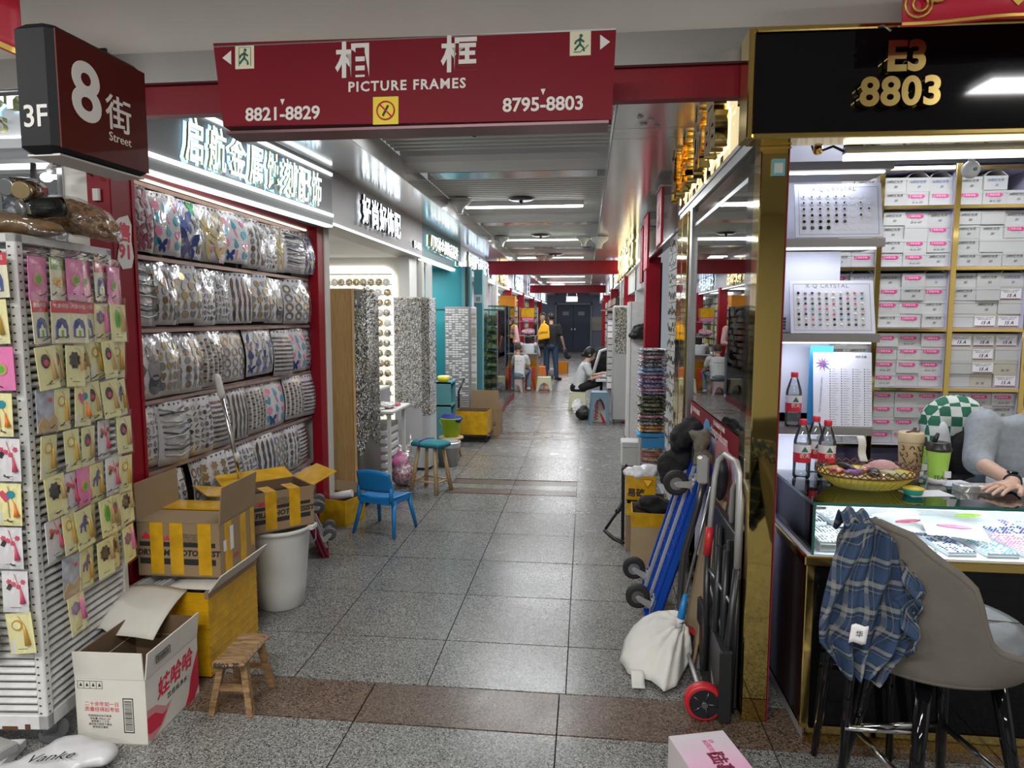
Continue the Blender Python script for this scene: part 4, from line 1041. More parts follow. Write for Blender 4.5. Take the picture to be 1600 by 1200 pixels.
    if hstyle == 'long':
        h.X = None; lo = hc+Vector((0, 0, 0))-f*.07; h.tube([lo+Vector((0, 0, .02)), lo+Vector((0, 0, -.15)), lo+Vector((0, 0, -.34))], [.085, .085, .04], 12)
    if hstyle == 'bun': h.ell((0, -.105, -.06), (.034, .036, .045), 10, 8); h.ell((.055, -.02, -.01), (.03, .06, .055), 8, 6); h.ell((-.055, -.02, -.01), (.03, .06, .055), 8, 6)
    ho = blob('hair', h, hair, t, voxel=.009, it=2)
    # keep the face clear of hair
    inv = q.inverted(); me = ho.data
    for v in me.vertices:
        p = inv @ v.co
        if p.y > .045 and p.z < .055: v.co = q @ Vector((p.x*.93, .03, p.z))
    e = MB(); e.X = q
    for s in (-1, 1): e.ell((.03*s, .083, .012), (.010, .006, .005), 6, 4)
    P('eyes', e, 'hair', t)
    return t
def cloth_grid(name, fn, nu, nv, mt, parent=None, th=.003, uv=None):
    m = MB().grid(fn, nu, nv); me = m.mesh(name, [mt])
    if uv:
        L_ = me.uv_layers.new(name='UVMap')
        for p in me.polygons:
            for li in p.loop_indices:
                vi = me.loops[li].vertex_index; i, j = vi % (nu+1), vi//(nu+1); L_.data[li].uv = uv(i/nu, j/nv)
    o = link(name, me, parent)
    d = o.modifiers.new('s', 'SOLIDIFY'); d.thickness = th; d.offset = 0
    return o
def platform_trolley(label, M4, W, L_, mt, wr, wmat='rubber', cm='steel_dull', nm='platform_trolley', thick=.035, cw=.06):
    """flat board trolley; local: board in yz-plane (y width, z length), casters towards -x"""
    t = T(nm, label, 'trolley'); t.matrix_world = M4
    m = MB(); m.box(0, thick, 0, W, 0, L_, c=.012); m.box(-.012, .0, 0, .012, 0, L_); m.box(-.012, 0, W-.012, W, 0, L_); m.box(-.012, 0, 0, W, 0, .012); m.box(-.012, 0, 0, W, L_-.012, L_)
    P('deck', m, mt, t)
    r = MB()
    for i in range(1, 12): r.box(-.008, 0, .012, W-.012, L_*i/12-.002, L_*i/12+.002)
    for i in range(1, 8): r.box(-.008, 0, W*i/8-.002, W*i/8+.002, .012, L_-.012)
    P('ribs', r, mt, t, kind='stuff')
    for y in (W*.28, W*.72): P('brace_bar', MB().box(-.022, -.002, y-.010, y+.010, .04, L_-.04, c=.004), cm, t)
    for y in (cw, W-cw):
        for z, tz in ((.11, 1), (L_-.13, -1)):
            c = MB(); c.box(-.008, 0, y-.04, y+.04, z-.045, z+.045); c.cyl((-.02, y, z), (-.006, y, z), .026, 14)
            for s in (-1, 1): c.prism([(-.016, z-.02), (-.016, z+.02), (-wr*1.1-.02, z+.012+.02*tz), (-wr*1.1-.035, z-.002+.02*tz), (-wr*1.1-.02, z-.016+.02*tz)], y+s*.022-.002, y+s*.022+.002, 'y')
            c.cyl((-wr*1.1-.022, y-.03, z+.02*tz), (-wr*1.1-.022, y+.03, z+.02*tz), .007, 8)
            for dy in (-.032, .032):
                for dz in (-.036, .036): c.cyl((-.013, y+dy, z+dz), (-.006, y+dy, z+dz), .006, 6)
            co = P('caster', c, cm, t)
            q = MB(); zz = z+.02*tz; xx = -wr*1.1-.022
            q.tube([(xx, y-.017, zz), (xx, y-.014, zz), (xx, y+.014, zz), (xx, y+.017, zz)], [wr*.8, wr, wr, wr*.8], 24)
            P('wheel', q, wmat, co)
            P('hub', MB().tube([(xx, y-.020, zz), (xx, y+.020, zz)], [wr*.52]*2, 16), 'steel' if wmat == 'rubber' else 'grey_rubber', co)
    return t
def bag_lump(name, label, loc, pts, mt, cat='bag', voxel=.014, disp=.02, dsc=.06, extra=None, rot=(0, 0, 0), it=2):
    """soft thing from overlapping lumps: pts = (x, y, z, rx, ry, rz)"""
    t = T(name, label, cat, loc, rot=rot)
    m = MB()
    for p in pts: m.ell(p[:3], p[3:], 12, 8)
    blob('bag_body' if cat == 'bag' else 'cloth', m, mt, t, voxel=voxel, it=it, disp=disp, dsc=dsc)
    return t
# ---------------------------------------------------------------- things standing before the first left shop
# yellow wrapped carton with open white flaps
t = open_box('wrapped_carton', 'big open carton wound in yellow tape under the photoresist carton', 'box', (-1.84, 2.885, 0), 0, .44, .43, .385, 'tape_yellow', 'carton_in',
             flaps=(('+x', 52, .10, 'carton_white'),))
m = MB()
for k in range(9): z = .02+.04*k; m.box(-.2215, .2215, -.2165, -.2145, z, z+.004+.003*(k % 3)); m.box(.2195, .2215, -.2165, .2165, z, z+.004+.003*(k % 2))
P('tape_edges', m, 'tape_yellow', t, kind='stuff')
P('rim', MB().box(.205, .2225, -.217, .217, .36, .392), 'carton', t)
q = cloth_grid('flap', lambda u, v: (-.215+.34*u, -.215-.27*v*(1-.1*u), .392+.02*math.sin(3*u)-.055*v*v*1.4-.03*(u > .45)*v), 10, 8, 'carton_white', t, .005)
q = cloth_grid('flap', lambda u, v: (.02+.21*u, -.20+.38*v, .395+.035*math.sin(2.5*v)*u), 6, 6, 'carton_white', t, .004)
m = MB()
for k in range(7): m.box(-.16+.035*k, -.148+.035*k, -.19, .1, .30, .392+.012*math.sin(k*2.1))
P('packed_folders', m, ['white_plastic'], t, kind='stuff')
# photoresist carton
def resist_print(t, w, d, h, face='-y', y=None, tapes=(.16, .40, .74), wd=.16, right=True):
    y = -d/2
    for f in tapes: x = -w/2+w*f; tape_on(t, [(x, x+w*wd, y-.0016, y-.0003, .012, h), (x, x+w*wd, y-.001, y+d*.45, h+.0003, h+.0018)])
    for a, b in ((.055, .082), (.135, .155)):
        P('print_bar', MB().box(-w/2+.01, w/2-.02, y-.0009, y-.0003, a*h/.24, b*h/.24), 'black_ink', t)
    txt('print', 'DRY FILM PHOTORESIST', .034*w/.37, (0, y-.0011, .107*h/.24), FRONT, t, ext=.0001, bold=.0016, shear=.15, mat_name='black_ink')
    txt('print', 'BRAND', .030, (-w*.12, y-.0011, h*.72), FRONT, t, ext=.0001, bold=.0012, mat_name='red_ink')
    txt('print', 'MATERIAL: KOLON-S\nPHOTORESIST DRY FILM\nSTORE COOL AND DARK\nKEEP UPRIGHT\nHANDLE WITH CARE', .011, (w*.14, y-.0011, h*.70), FRONT, t, ext=.0001, mat_name='black_ink')
    m = MB(); m.prism([(-w*.46, h*.70), (-w*.39, h*.82), (-w*.30, h*.70)], y-.0011, y-.0003, 'y'); P('print', m, 'red_ink', t)
t = open_box('photoresist_carton', 'open brown carton printed DRY FILM PHOTORESIST with raised flaps, beside the card rack', 'box', (-1.795, 2.905, .425), R(1), .385, .33, .245, 'carton', 'carton_in',
             flaps=(('-x', 88, .175), ('+x', 84, .165)))
resist_print(t, .385, .33, .245)
P('top_flap', MB().box(-.19, .19, -.165, .02, .246, .250), 'carton', t); P('top_flap', MB().box(-.19, .185, .03, .164, .250, .258), 'tape_yellow', t)
tape_on(t, [(.1928, .1940, -.12, -.06, .0, .235), (.1928, .1940, .02, .075, .0, .235), (.1928, .194, .12, .155, .05, .24)])
P('address_label', MB().box(.1938, .1946, -.075, -.045, .10, .21), 'paper_white', t); P('address_label', MB().box(.1938, .1946, -.135, -.11, .11, .16), 'paper_white', t)
txt('print', 'NO.', .03, (.1938, -.02, .06), FX, t, ext=.0001, mat_name='red_ink')
# white bucket and the carton standing on it
t = T('plastic_bin', 'large white round plastic bin under a taped carton', 'bin', (-1.665, 3.46, 0))
m = MB(); m.lathe([(.118, 0), (.124, .004), (.135, .12), (.160, .40), (.168, .425), (.180, .43), (.182, .445), (.172, .45), (.160, .44), (.15, .40), (.118, .01), (.0, .008)], 40); P('bin_body', m, 'white_plastic', t)
P('handle', MB().tube([(.178, .02, .435), (.195, .03, .42), (.196, .03, .37), (.182, .02, .34)], .004, 6), 'steel', t); P('handle_lug', MB().box(.165, .20, -.02, .05, .425, .455, c=.006), 'white_plastic', t)
t = open_box('photoresist_carton', 'half open taped carton sitting on the white bin', 'box', (-1.705, 3.42, .456), R(46), .40, .27, .215, 'carton', 'carton_in',
             flaps=(('+x', 22, .15, 'tape_yellow'), ('+y', 14, .14, 'tape_yellow'), ('-x', 12, .15, 'tape_yellow')))
resist_print(t, .40, .27, .215, tapes=(.04, .34, .66), wd=.15)
P('dark_contents', MB().box(-.19, .19, -.125, .125, .10, .16), 'black_cloth', t)
# pure water carton in front
t = open_box('water_carton', 'open white drinking water carton with red wave print, nearest on the left', 'box', (-1.735, 2.37, 0), R(2.5), .27, .36, .255, 'carton_white', 'carton_in',
             flaps=(('-y', 86, .105), ('+x', 83, .10), ('-x', 96, .09, 'carton_in'), ('+y', 88, .08, 'carton_in')))
x, y = .135, -.18
waves = MB(); waves.prism([(y+.001, .02), (y+.001, .135), (y+.06, .125), (y+.12, .085), (y+.16, .09), (y+.10, .03), (y+.03, .001)], x+.0003, x+.0009, 'x')
P('print_wave', waves, mat('pale_red', (.62, .26, .28), .5), t)
waves = MB(); waves.prism([(y+.001, .045), (y+.001, .105), (y+.05, .10), (y+.10, .065), (y+.13, .07), (y+.08, .03), (y+.02, .035)], x+.0009, x+.0014, 'x'); waves.prism([(y+.25, .0), (y+.28, .04), (y+.30, .10), (y+.33, .15), (y+.358, .19), (y+.358, .04), (y+.32, .0)], x+.0003, x+.001, 'x')
P('print_wave', waves, 'red_ink', t)
txt('print', '娃哈哈', .082, (x+.0012, y+.19, .175), (R(90), R(-4), R(90)), t, ext=.0002, bold=.0018, shear=.25, mat_name='red_ink'); txt('print', '饮用纯净水', .026, (x+.0012, y+.20, .115), FX, t, ext=.0002, shear=.2, mat_name='black_ink', space=1.2)
txt('print', '二十余年如一日\n质量经得起考验', .019, (-.035, y-.0008, .145), FRONT, t, ext=.0001, mat_name='red_ink', line=1.1)
txt('print', '饮用纯净水执行标准\n净含量 596ml x 24\n保质期十二个月\n请存放于阴凉干燥处\n避免阳光直射', .010, (-.045, y-.0008, .088), FRONT, t, ext=.0001, mat_name='black_ink', line=1.1)
def barcode(t, x0, z0, w, h, rot, loc):
    m = MB(); m.box(-w/2, w/2, -.0002, 0, -h/2, -h/2+.004); m.box(-w/2, w/2, -.0002, 0, h/2-.004, h/2); m.box(-w/2, -w/2+.003, -.0002, 0, -h/2, h/2); m.box(w/2-.003, w/2, -.0002, 0, -h/2, h/2)
    z = -h/2+.01
    while z < h/2-.01: s = rnd.choice((.0012, .002, .003)); m.box(-w/2+.006, w/2-.006, -.0002, 0, z, z+s); z += s+rnd.choice((.0015, .0025))
    P('barcode', m, 'black_ink', t, loc, rot, kind='stuff')
barcode(t, 0, 0, .04, .135, (0, 0, 0), (.066, y-.0006, .115))
barcode(t, 0, 0, .03, .095, (0, R(90), R(90)), (x+.013, y+.10, .305))
m = MB()
for i in range(4): m.box(-.125+.024*i, -.1235+.024*i, y-.0007, y-.0003, .215, .245); m.prism([(-.118+.024*i, .224), (-.112+.024*i, .238), (-.106+.024*i, .224)], y-.0007, y-.0003, 'y')
m.box(-.125, -.029, y-.0007, y-.0003, .2435, .245); m.box(-.125, -.029, y-.0007, y-.0003, .215, .2165); m.box(-.0305, -.029, y-.0007, y-.0003, .215, .245)
P('handling_marks', m, 'black_ink', t, kind='stuff')
# small worn wooden stool
t = T('wooden_stool', 'small worn wooden stool standing before the wrapped carton', 'stool', (-1.392, 2.52, 0), R(3))
P('seat', MB().box(-.066, .066, -.132, .132, .203, .232, c=.012), 'old_wood', t)
txt('number', '8803-花', .032, (0, -.1328, .217), FRONT, t, ext=.0002, mat_name='black_ink', bold=.0006)
for s in (-1, 1):
    for r_ in (-1, 1): P('leg', MB().tube([(s*.045, r_*.075, .205), (s*.080, r_*.106, 0)], [.019, .017], 4), 'old_wood', t)
for r_ in (-1, 1): P('stretcher', MB().box(-.060, .060, r_*.090-.008, r_*.090+.008, .095, .117), 'old_wood', t)
# white plastic sack lying in front of the rack
t = bag_lump('plastic_sack', 'flat white plastic bag with handwriting lying before the rack', (-1.83, 2.02, .0), [(0, -.02, .035, .12, .13, .032), (.10, .10, .04, .08, .06, .035), (-.06, -.12, .03, .1, .1, .03), (.02, .06, .045, .12, .08, .035)], 'milky_film', voxel=.012, disp=.012, dsc=.05, rot=(0, 0, R(-20)))
for c in t.children: c.data.materials[0] = mat('poly_white', (.62, .62, .64), .3, bump=.4, bscale=12)
txt('handwriting', 'Vanke', .06, (.03, -.02, .0795), (0, 0, R(38)), t, ext=.0002, shear=.4, mat_name='black_ink')
# paper stacks at the very corner
for i, (x, y, z, a) in enumerate(((-2.12, 2.02, 0, 12), (-2.13, 2.0, .035, -14))):
    t = T('paper_stack', ['stack of white sheets on the floor at the lower left corner', 'grey plastic folder lying on the white sheets'][i], 'paper', (x, y, z), R(a))
    P('sheets', MB().box(-.11, .11, -.15, .1, 0, .033, c=.002), 'paper_white' if i == 0 else 'grey_paint', t)
    P('top_sheet', MB().box(-.10, .105, -.14, .095, .0335, .0345), 'paper_white' if i == 0 else 'steel_dull', t)

# maroon trolley leaning by the shop post, carton with tape behind it
M4 = Matrix.Translation((-1.745, 4.33, .0)) @ Matrix.Rotation(R(22), 4, 'Z') @ Matrix.Rotation(R(-20), 4, 'Y') @ Matrix.Rotation(R(180), 4, 'Z') @ Matrix.Translation((0, -.12, 0))
platform_trolley('folded maroon trolley with grey wheels leaning by the red post', M4, .30, .48, 'maroon_plastic', .042, 'grey_rubber')
t = open_box('taped_carton', 'small open carton with yellow tape between maroon trolley and blue chair', 'box', (-1.90, 4.98, 0), R(-16), .30, .26, .20, 'tape_yellow', 'carton_in', flaps=(('+y', 70, .08, 'carton'),))
P('paper_roll', MB().cyl((-.1, .02, .17), (.08, .06, .21), .03, 12), 'paper_white', t)
# blue child's chair
t = T('child_chair', 'bright blue plastic child chair standing in the aisle', 'chair', (-1.47, 4.80, 0), R(-17))
BP = 'blue_plastic'
def seatfn(u, v): x = -.15+.30*u; y = -.13+.27*v; return (x, y, .262+.010*(2*abs(u-.5))**2+.012*(1-v)**2-.012*(v > .9))
o = cloth_grid('seat', seatfn, 10, 8, BP, t, .012)
def backfn(u, v):
    a = (u-.5)*2; x = .15*a*(1-.06*v); return (x, -.145-.035*v+.025*a*a, .325+.165*v-.018*a*a*(v > .5)*1.2)
cloth_grid('backrest', backfn, 12, 6, BP, t, .014)
for s in (-1, 1):
    P('back_upright', MB().tube([(s*.135, -.13, .25), (s*.14, -.14, .30), (s*.14, -.142, .36)], [.016, .016, .012], 8), BP, t)
    P('side_skirt', MB().box(s*.145-.008, s*.145+.008, -.13, .13, .232, .268, c=.005), BP, t)
    P('leg', MB().tube([(s*.135, -.10, .255), (s*.175, -.165, 0)], [.020, .013], 8, ry=[.016, .012]), BP, t)
    P('leg', MB().tube([(s*.135, .10, .255), (s*.165, .155, 0)], [.020, .013], 8, ry=[.016, .012]), BP, t)
P('seat_rail', MB().box(-.14, .14, -.142, -.126, .232, .275, c=.005), BP, t)
P('seat_rail', MB().box(-.14, .14, .125, .138, .232, .258, c=.005), BP, t)
# teal cushioned stool
t = T('cushioned_stool', 'round-legged wooden stool with teal cushion tied by purple band', 'stool', (-1.40, 5.98, 0), R(-24))
m = MB(); m.ell((0, 0, .435), (.19, .125, .038), 16, 8); m.ell((.09, .03, .44), (.10, .09, .034), 12, 6); m.ell((-.09, -.02, .44), (.10, .09, .034), 12, 6); m.box(-.16, .16, -.10, .10, .41, .455)
blob('cushion', m, 'teal_cloth', t, voxel=.012, it=6)
P('tie_band', MB().tube([(-.06, -.115, .40), (-.058, -.11, .465), (-.055, .0, .479), (-.05, .11, .465), (-.05, .115, .40)], .006, 6), 'bm_purple', t)
for a, b in ((-1, -1), (1, -1), (1, 1), (-1, 1)): P('leg', MB().tube([(a*.09, b*.06, .41), (a*.145, b*.115, 0)], [.016, .020], 10), 'pale_wood', t)
for (a, b), (c, d) in (((-1, -1), (1, -1)), ((1, -1), (1, 1)), ((1, 1), (-1, 1)), ((-1, 1), (-1, -1))):
    P('stretcher', MB().cyl((a*.13, b*.10, .10), (c*.13, d*.10, .10), .010, 8), 'pale_wood', t)

# ---------------------------------------------------------------- second shop: oak cabinet, charm panels, lit niche
t = T('oak_cabinet', 'tall oak cabinet whose grey rounded side is covered with strung charms', 'cabinet', (-2.0, 5.32, 0), R(-5))
P('carcass', MB().box(-.19, .14, 0, .42, .05, 1.815, c=.004), 'oak', t)
P('door', MB().box(-.175, .115, -.012, 0, .08, 1.775, c=.004), 'oak', t)
P('frame_edge', MB().box(.118, .14, -.006, 0, .05, 1.815), 'pale_wood', t)
m = MB(); pr = [(.14, 0), (.172, .01), (.190, .05), (.192, .12), (.18, .40), (.14, .42)]; m.prism(pr, .05, 1.80, 'z', smooth=True); P('grey_side', m, 'grey_metal', t)
def strung(t, fn, nu, nv, mt, nm='strung_charms', s=.010, seed=1, z_end=None):
    q = random.Random(seed); m = MB()
    for j in range(nv):
        for i in range(nu):
            if q.random() < .12: continue
            p, n = fn((i+q.uniform(.1, .9))/nu, (j+q.uniform(-.15, .15))/nv); k = s*q.uniform(.5, 1.1)
            m.ell(p+n*k*.5, (k*.55, k*.55, k), 5, 3, q.randrange(len(mt)))
    P(nm, m, mt, t, kind='stuff')
def cabfn(u, v): a = u*4; i = min(3, int(a)); p, q = Vector(pr[i+1]), Vector(pr[i]); xy = q.lerp(p, a-i); d = (p-q).normalized(); return Vector((xy.x, xy.y, 1.78-1.28*v-.06*math.sin(u*7))), Vector((d.y, -d.x, 0))
strung(t, cabfn, 26, 80, ['bead_pearl', 'gun_charm', 'bead_grey', 'gold_charm'], s=.010)
m = MB(); m.box(-.15, .12, .04, .38, 0, .05); P('plinth', m, 'khaki_dark', t)
t = T('charm_display', 'pale grey panel on the left covered with rows of pearl charms', 'display panel', (-1.80, 6.76, 0), R(-3))
pr2 = [(-.16, 0), (.13, 0), (.175, .02), (.20, .06), (.205, .28), (-.16, .30)]
m = MB(); m.prism([(a, b) for a, b in pr2], .03, 1.79, 'z'); P('panel_body', m, mat('panel_grey', (.56, .58, .60), .5), t)
P('feet', MB().box(-.14, .16, .05, .25, 0, .03), 'khaki_dark', t)
def panfn(u, v): return Vector((-.155+.29*u, 0, 1.775-1.12*v-.006*math.sin(u*20))), Vector((0, -1, 0))
strung(t, panfn, 30, 56, ['bead_pearl', 'bead_grey', 'bead_pearl', 'bead_pearl', 'panel_grey', 'bead_pearl', 'gold_charm'], s=.0125, seed=2)
def panfn2(u, v): a = u*3; i = min(2, int(a)); p, q = Vector(pr2[i+2]), Vector(pr2[i+1]); xy = q.lerp(p, a-i); d = (p-q).normalized(); return Vector((xy.x, xy.y, 1.77-1.2*v)), Vector((d.y, -d.x, 0))
strung(t, panfn2, 20, 90, ['gun_charm', 'gold_charm', 'bead_pearl'], s=.008, seed=3)
# lit niche wall with bags of beads on hooks
wl = ST('wall_niche', MB().box(-3.6, -1.99, 7.62, 7.7, 0, 2.6), 'white_paint')
m = MB(); zt, xr = 2.16, -2.17
arc = [(-3.4, .3), (xr, .3), (xr, zt-.16)]+[(xr-.16+.16*math.cos(a), zt-.16+.16*math.sin(a)) for a in [math.pi/2*k/6 for k in range(1, 7)]]+[(-3.4, zt)]
m.prism(arc, 7.600, 7.615, 'y'); P('niche_panel', m, 'niche_glow', wl)
m = MB().tube([(a, 7.60, b) for a, b in arc[1:]], .012, 6); P('niche_light', m, 'led_warm', wl)
ST('trim_13', MB().box(-2.05, -1.93, 7.30, 7.62, 0, 2.28), 'white_paint'); ST('trim_14', MB().box(-1.99, -1.975, 7.62, 7.68, 0, 2.28), 'dark'); ST('trim_15', MB().box(-1.985, -1.88, 7.68, 7.78, 0, 2.28), 'warm_white')
ST('trim_16', MB().box(-3.6, -2.07, 4.95, 5.0, 0, 2.3), 'white_paint'); ST('trim_17', MB().box(-3.6, -1.87, 5.0, 7.7, 2.27, 2.31), 'white_paint')
sh = T('bead_rack', 'rails of clear packets of gold and silver beads in the lit niche', 'display', (-2.20, 7.55, 0))
bp = None
for r_ in range(15):
    z = 2.03-.115*r_
    P('rail', MB().cyl((-1.0, 0, z+.045), (0, 0, z+.045), .005, 6), 'steel', sh)
q = random.Random(5); bagm = MB().grid(lambda u, v: (.085*(u-.5)*(1-.1*v), -.006-.022*math.sin(math.pi*u)*v, -.10*v), 4, 5); bme = bagm.mesh('bead_packet', [M('bag_film')])
fills = []
for mt in ('gold_beads', 'bead_wall', 'gold_charm', 'bead_pearl'):
    m = MB().ell((0, -.014, -.068), (.041, .018, .032), 10, 6); fills.append(m.mesh('bead_fill', [M(mt)]))
k = 0
for r_ in range(15):
    for c in range(10):
        x = -2.25-.088*c; z = 2.07-.115*r_
        if x < -2.75 and r_ > 3: continue
        o = link('bead_packet', bme, None, (x, 7.52+q.uniform(-.01, .01), z), (0, q.uniform(-.1, .1), 0)); tag(o, f'packet of beads in the lit niche, {ordn(r_)} rail, {ordn(c)} from the right edge', 'packet', 'bead packets in the lit niche')
        link('bead_fill', fills[q.choice((0, 0, 1, 0, 3))], o).scale = (1.02, 1.3, 1.3)
# work desk with clutter, bags below
t = T('work_desk', 'white work desk with raised shelf beside the oak cabinet', 'desk', (-1.80, 6.0, 0))
P('desk_top', MB().box(-.5, .10, -.20, .42, .725, .75, c=.004), 'white_paint', t); P('upper_shelf', MB().box(-.5, -.10, -.1, .40, .90, .925, c=.004), 'white_paint', t)
P('leg', MB().box(.03, .06, -.15, -.12, 0, .725), 'white_paint', t); P('leg', MB().box(.03, .06, .34, .37, 0, .725), 'white_paint', t); P('leg', MB().box(-.48, -.45, -.15, -.12, 0, .725), 'white_paint', t)
P('panel', MB().box(-.13, -.10, -.1, .40, .75, .90), 'grey_paint', t); P('drawer_unit', MB().box(-.45, .0, -.12, .3, .1, .60), 'grey_paint', t)
for i in range(6): P('drawer_paper', MB().box(-.44, .012, -.125, .28, .14+.075*i, .185+.075*i, c=.004), 'paper_white', t)
for i, (x, y, z, sx, c_, l_, ct) in enumerate(((-.02, .02, .751, .06, 'red_plastic', 'red pen box on the white work desk', 'box'), (-.2, .05, .926, .09, 'black_plastic', 'black tablet lying on the raised desk shelf', 'tablet'), (-.05, -.12, .751, .05, 'white_plastic', 'white tape dispenser at the desk edge', 'dispenser'), (.02, .2, .751, .05, 'bm_rose', 'red scissors case at the far desk corner', 'case'))):
    o = P(ct, MB().box(-sx, sx, -.03, .03, 0, .02, c=.006), c_, None, (-1.80+x, 6.0+y, z), (0, 0, R(30*i))); tag(o, l_, ct)
t = bag_lump('clutter', 'heap of clear plastic wrapping on the work desk', (-1.85, 5.98, .75), [(0, 0, .03, .10, .07, .035), (.06, .05, .03, .05, .06, .03)], 'milky_film', disp=.03, dsc=.03)
t = bag_lump('shopping_bag', 'bulging clear plastic bag with pink bag inside, on the floor by the desk', (-1.70, 6.12, 0), [(0, 0, .13, .14, .13, .14), (.0, .0, .25, .10, .09, .08), (.03, .03, .07, .14, .12, .08)], 'bag_film', disp=.03, dsc=.06)
m = MB(); m.ell((-.03, -.02, .24), (.085, .07, .06), 12, 8); m.tube([(-.05, -.02, .27), (-.04, -.02, .36), (.0, -.02, .31), (.02, -.02, .28)], .014, 8); blob('pink_bag', m, 'bm_pink', t, disp=.02, dsc=.04)
m = MB(); m.ell((0, 0, .11), (.12, .11, .11), 12, 8); blob('bag_contents', m, 'pack_pink', t, disp=.02, dsc=.05)
t = bag_lump('shopping_bag', 'white translucent plastic bag with tall handles behind the bulging bag', (-1.78, 6.42, 0), [(0, 0, .16, .12, .10, .17), (.07, 0, .32, .03, .03, .12), (-.07, 0, .33, .03, .03, .13)], 'milky_film', disp=.03, dsc=.06)
# buckets beyond the panel
def bucket(t, r0, r1, h, mt, nm='bucket_body'): P(nm, MB().lathe([(r0, 0), (r1, h), (r1+.010, h), (r1+.010, h+.012), (r1-.004, h+.01), (r0-.004, .008), (0, .008)], 24), mt, t)
t = T('pedal_bin', 'round bin lined with a white bag behind the teal stool', 'bin', (-1.46, 7.05, 0)); bucket(t, .10, .125, .24, 'steel_dull'); P('liner', MB().lathe([(.128, .20), (.140, .25), (.130, .262), (.115, .25)], 20), 'milky_film', t); P('lid', MB().lathe([(.118, .262), (.10, .27), (0, .272)], 20), 'grey_paint', t)
t = T('small_stool', 'low wooden stool behind the lined bin', 'stool', (-1.50, 7.42, 0)); P('seat', MB().lathe([(.10, .22), (.14, .225), (.14, .245), (.12, .25), (0, .25)], 20), 'pale_wood', t)
for a in range(4): P('leg', MB().cyl((.08*math.cos(a*1.57+.8), .08*math.sin(a*1.57+.8), .22), (.13*math.cos(a*1.57+.8), .13*math.sin(a*1.57+.8), 0), .014, 8), 'pale_wood', t)
t = T('lime_bucket', 'lime green bucket with dark blue cloth on the low stool', 'bucket', (-1.50, 7.42, .251)); bucket(t, .085, .118, .20, 'lime_plastic'); P('bucket_handle', MB().tube([(.125*math.cos(a), -.02-.05*math.sin(a), .19-.09*math.sin(a)) for a in [math.pi*k/8 for k in range(9)]], .004, 6), 'lime_plastic', t)
bag_lump('blue_cloth', 'dark blue cloth hanging over the lime bucket', (-1.50, 7.42, .455), [(0, 0, .0, .14, .12, .03), (.08, -.04, -.02, .05, .06, .03), (-.03, 0, .03, .07, .07, .025)], 'navy_cloth', cat='cloth', disp=.02, dsc=.05)

# ---------------------------------------------------------------- third shop: teal, organiser, glass cabinets
wl = ST('wall_teal', MB().box(-3.6, -1.62, 9.46, 9.52, 0, 2.3), 'teal_paint'); P('ledge', MB().box(-2.6, -1.63, 9.44, 9.46, 1.70, 1.715), 'fascia_teal', wl)
ST('trim_18', MB().box(-1.92, -1.86, 8.0, 8.1, 0, 2.3), 'white_paint')
m = MB(); m.box(-1.72, -1.60, 9.3, 9.45, 0, 2.28); ST('trim_19', m, 'teal_shelf'); ST('trim_20', MB().box(-1.66, -1.63, 9.25, 9.30, 0, 2.28), 'dark'); ST('trim_21', MB().box(-1.62, -1.50, 9.75, 9.9, 0, 2.28), 'teal_shelf')
o = T('payment_sign', 'small white payment notice on the teal pillar', 'sign', (-1.56, 9.745, 1.86)); P('sign_card', MB().box(-.055, .055, -.006, 0, -.06, .06), 'paper_white', o)
P('sign_print', MB().box(-.03, .03, -.008, -.006, -.035, .025), 'grey_paint', o)
t = T('teal_cupboard', 'low teal shelf unit with open compartments before the label board', 'cupboard', (-1.74, 8.05, 0)); t.scale = (1, .6, 1)
for a in ((-.14, .11, 0, .02), (-.14, .11, .50, .52)): P('side', MB().box(*a, 0, .80), 'teal_shelf', t)
P('shelf', MB().box(-.14, .11, 0, .52, .78, .80), 'teal_shelf', t); P('shelf', MB().box(-.14, .11, 0, .52, .50, .52), 'teal_shelf', t); P('back', MB().box(-.14, -.12, 0, .52, 0, .8), 'teal_paint', t); P('shelf', MB().box(-.14, .11, 0, .52, .04, .06), 'teal_shelf', t)
for i, (x, y, z, c_, l_) in enumerate(((0, .08, .801, 'yellow_ink', 'yellow tub on top of the teal shelf unit'), (-.02, .23, .801, 'paper_white', 'white tray on the teal shelf unit'), (0, .15, .52, 'card_tan', 'small tan basket inside the teal shelf unit'), (0, .15, .06, 'black_plastic', 'black crate in the bottom of the teal shelf unit'))):
    m = MB().lathe([(.06, 0), (.075, .06 if i != 3 else .3), (.068, .06 if i != 3 else .3), (.055, .01), (0, .01)], 16); o = P('tub', m, c_, None, (-1.74+x, 8.05+y, z)); tag(o, l_, 'container')
t = T('label_board', 'tall board of grey drawers full of small white labels', 'drawer rack', (-1.70, 8.92, 0))
P('case', MB().box(-.18, .15, 0, .16, .02, 1.73, c=.003), 'grey_paint', t)
m = MB(); n_ = MB(); q = random.Random(9)
for r_ in range(54):
    z = 1.70-.031*r_; m.box(-.172, .142, -.006, 0, z-.012, z-.002)
    if r_ < 38:
        for c in range(7):
            if q.random() < .62: n_.box(-.168+.044*c, -.130+.044*c, -.010, -.006, z-.024+q.uniform(-.002, .002), z-.002)
P('drawer_lip', m, 'steel_dull', t, kind='stuff'); P('labels', n_, 'paper_white', t, kind='stuff')
P('feet', MB().box(-.15, .13, .03, .13, 0, .02), 'khaki_dark', t)
t = T('hanging_strips', 'column of white packet strips hanging beside the label board', 'packets', (-1.50, 8.98, 0)); m = MB()
for r_ in range(60): m.box(-.03+q.uniform(-.006, .006), .03, 0, .02, 1.70-.027*r_, 1.722-.027*r_, q.randrange(2))
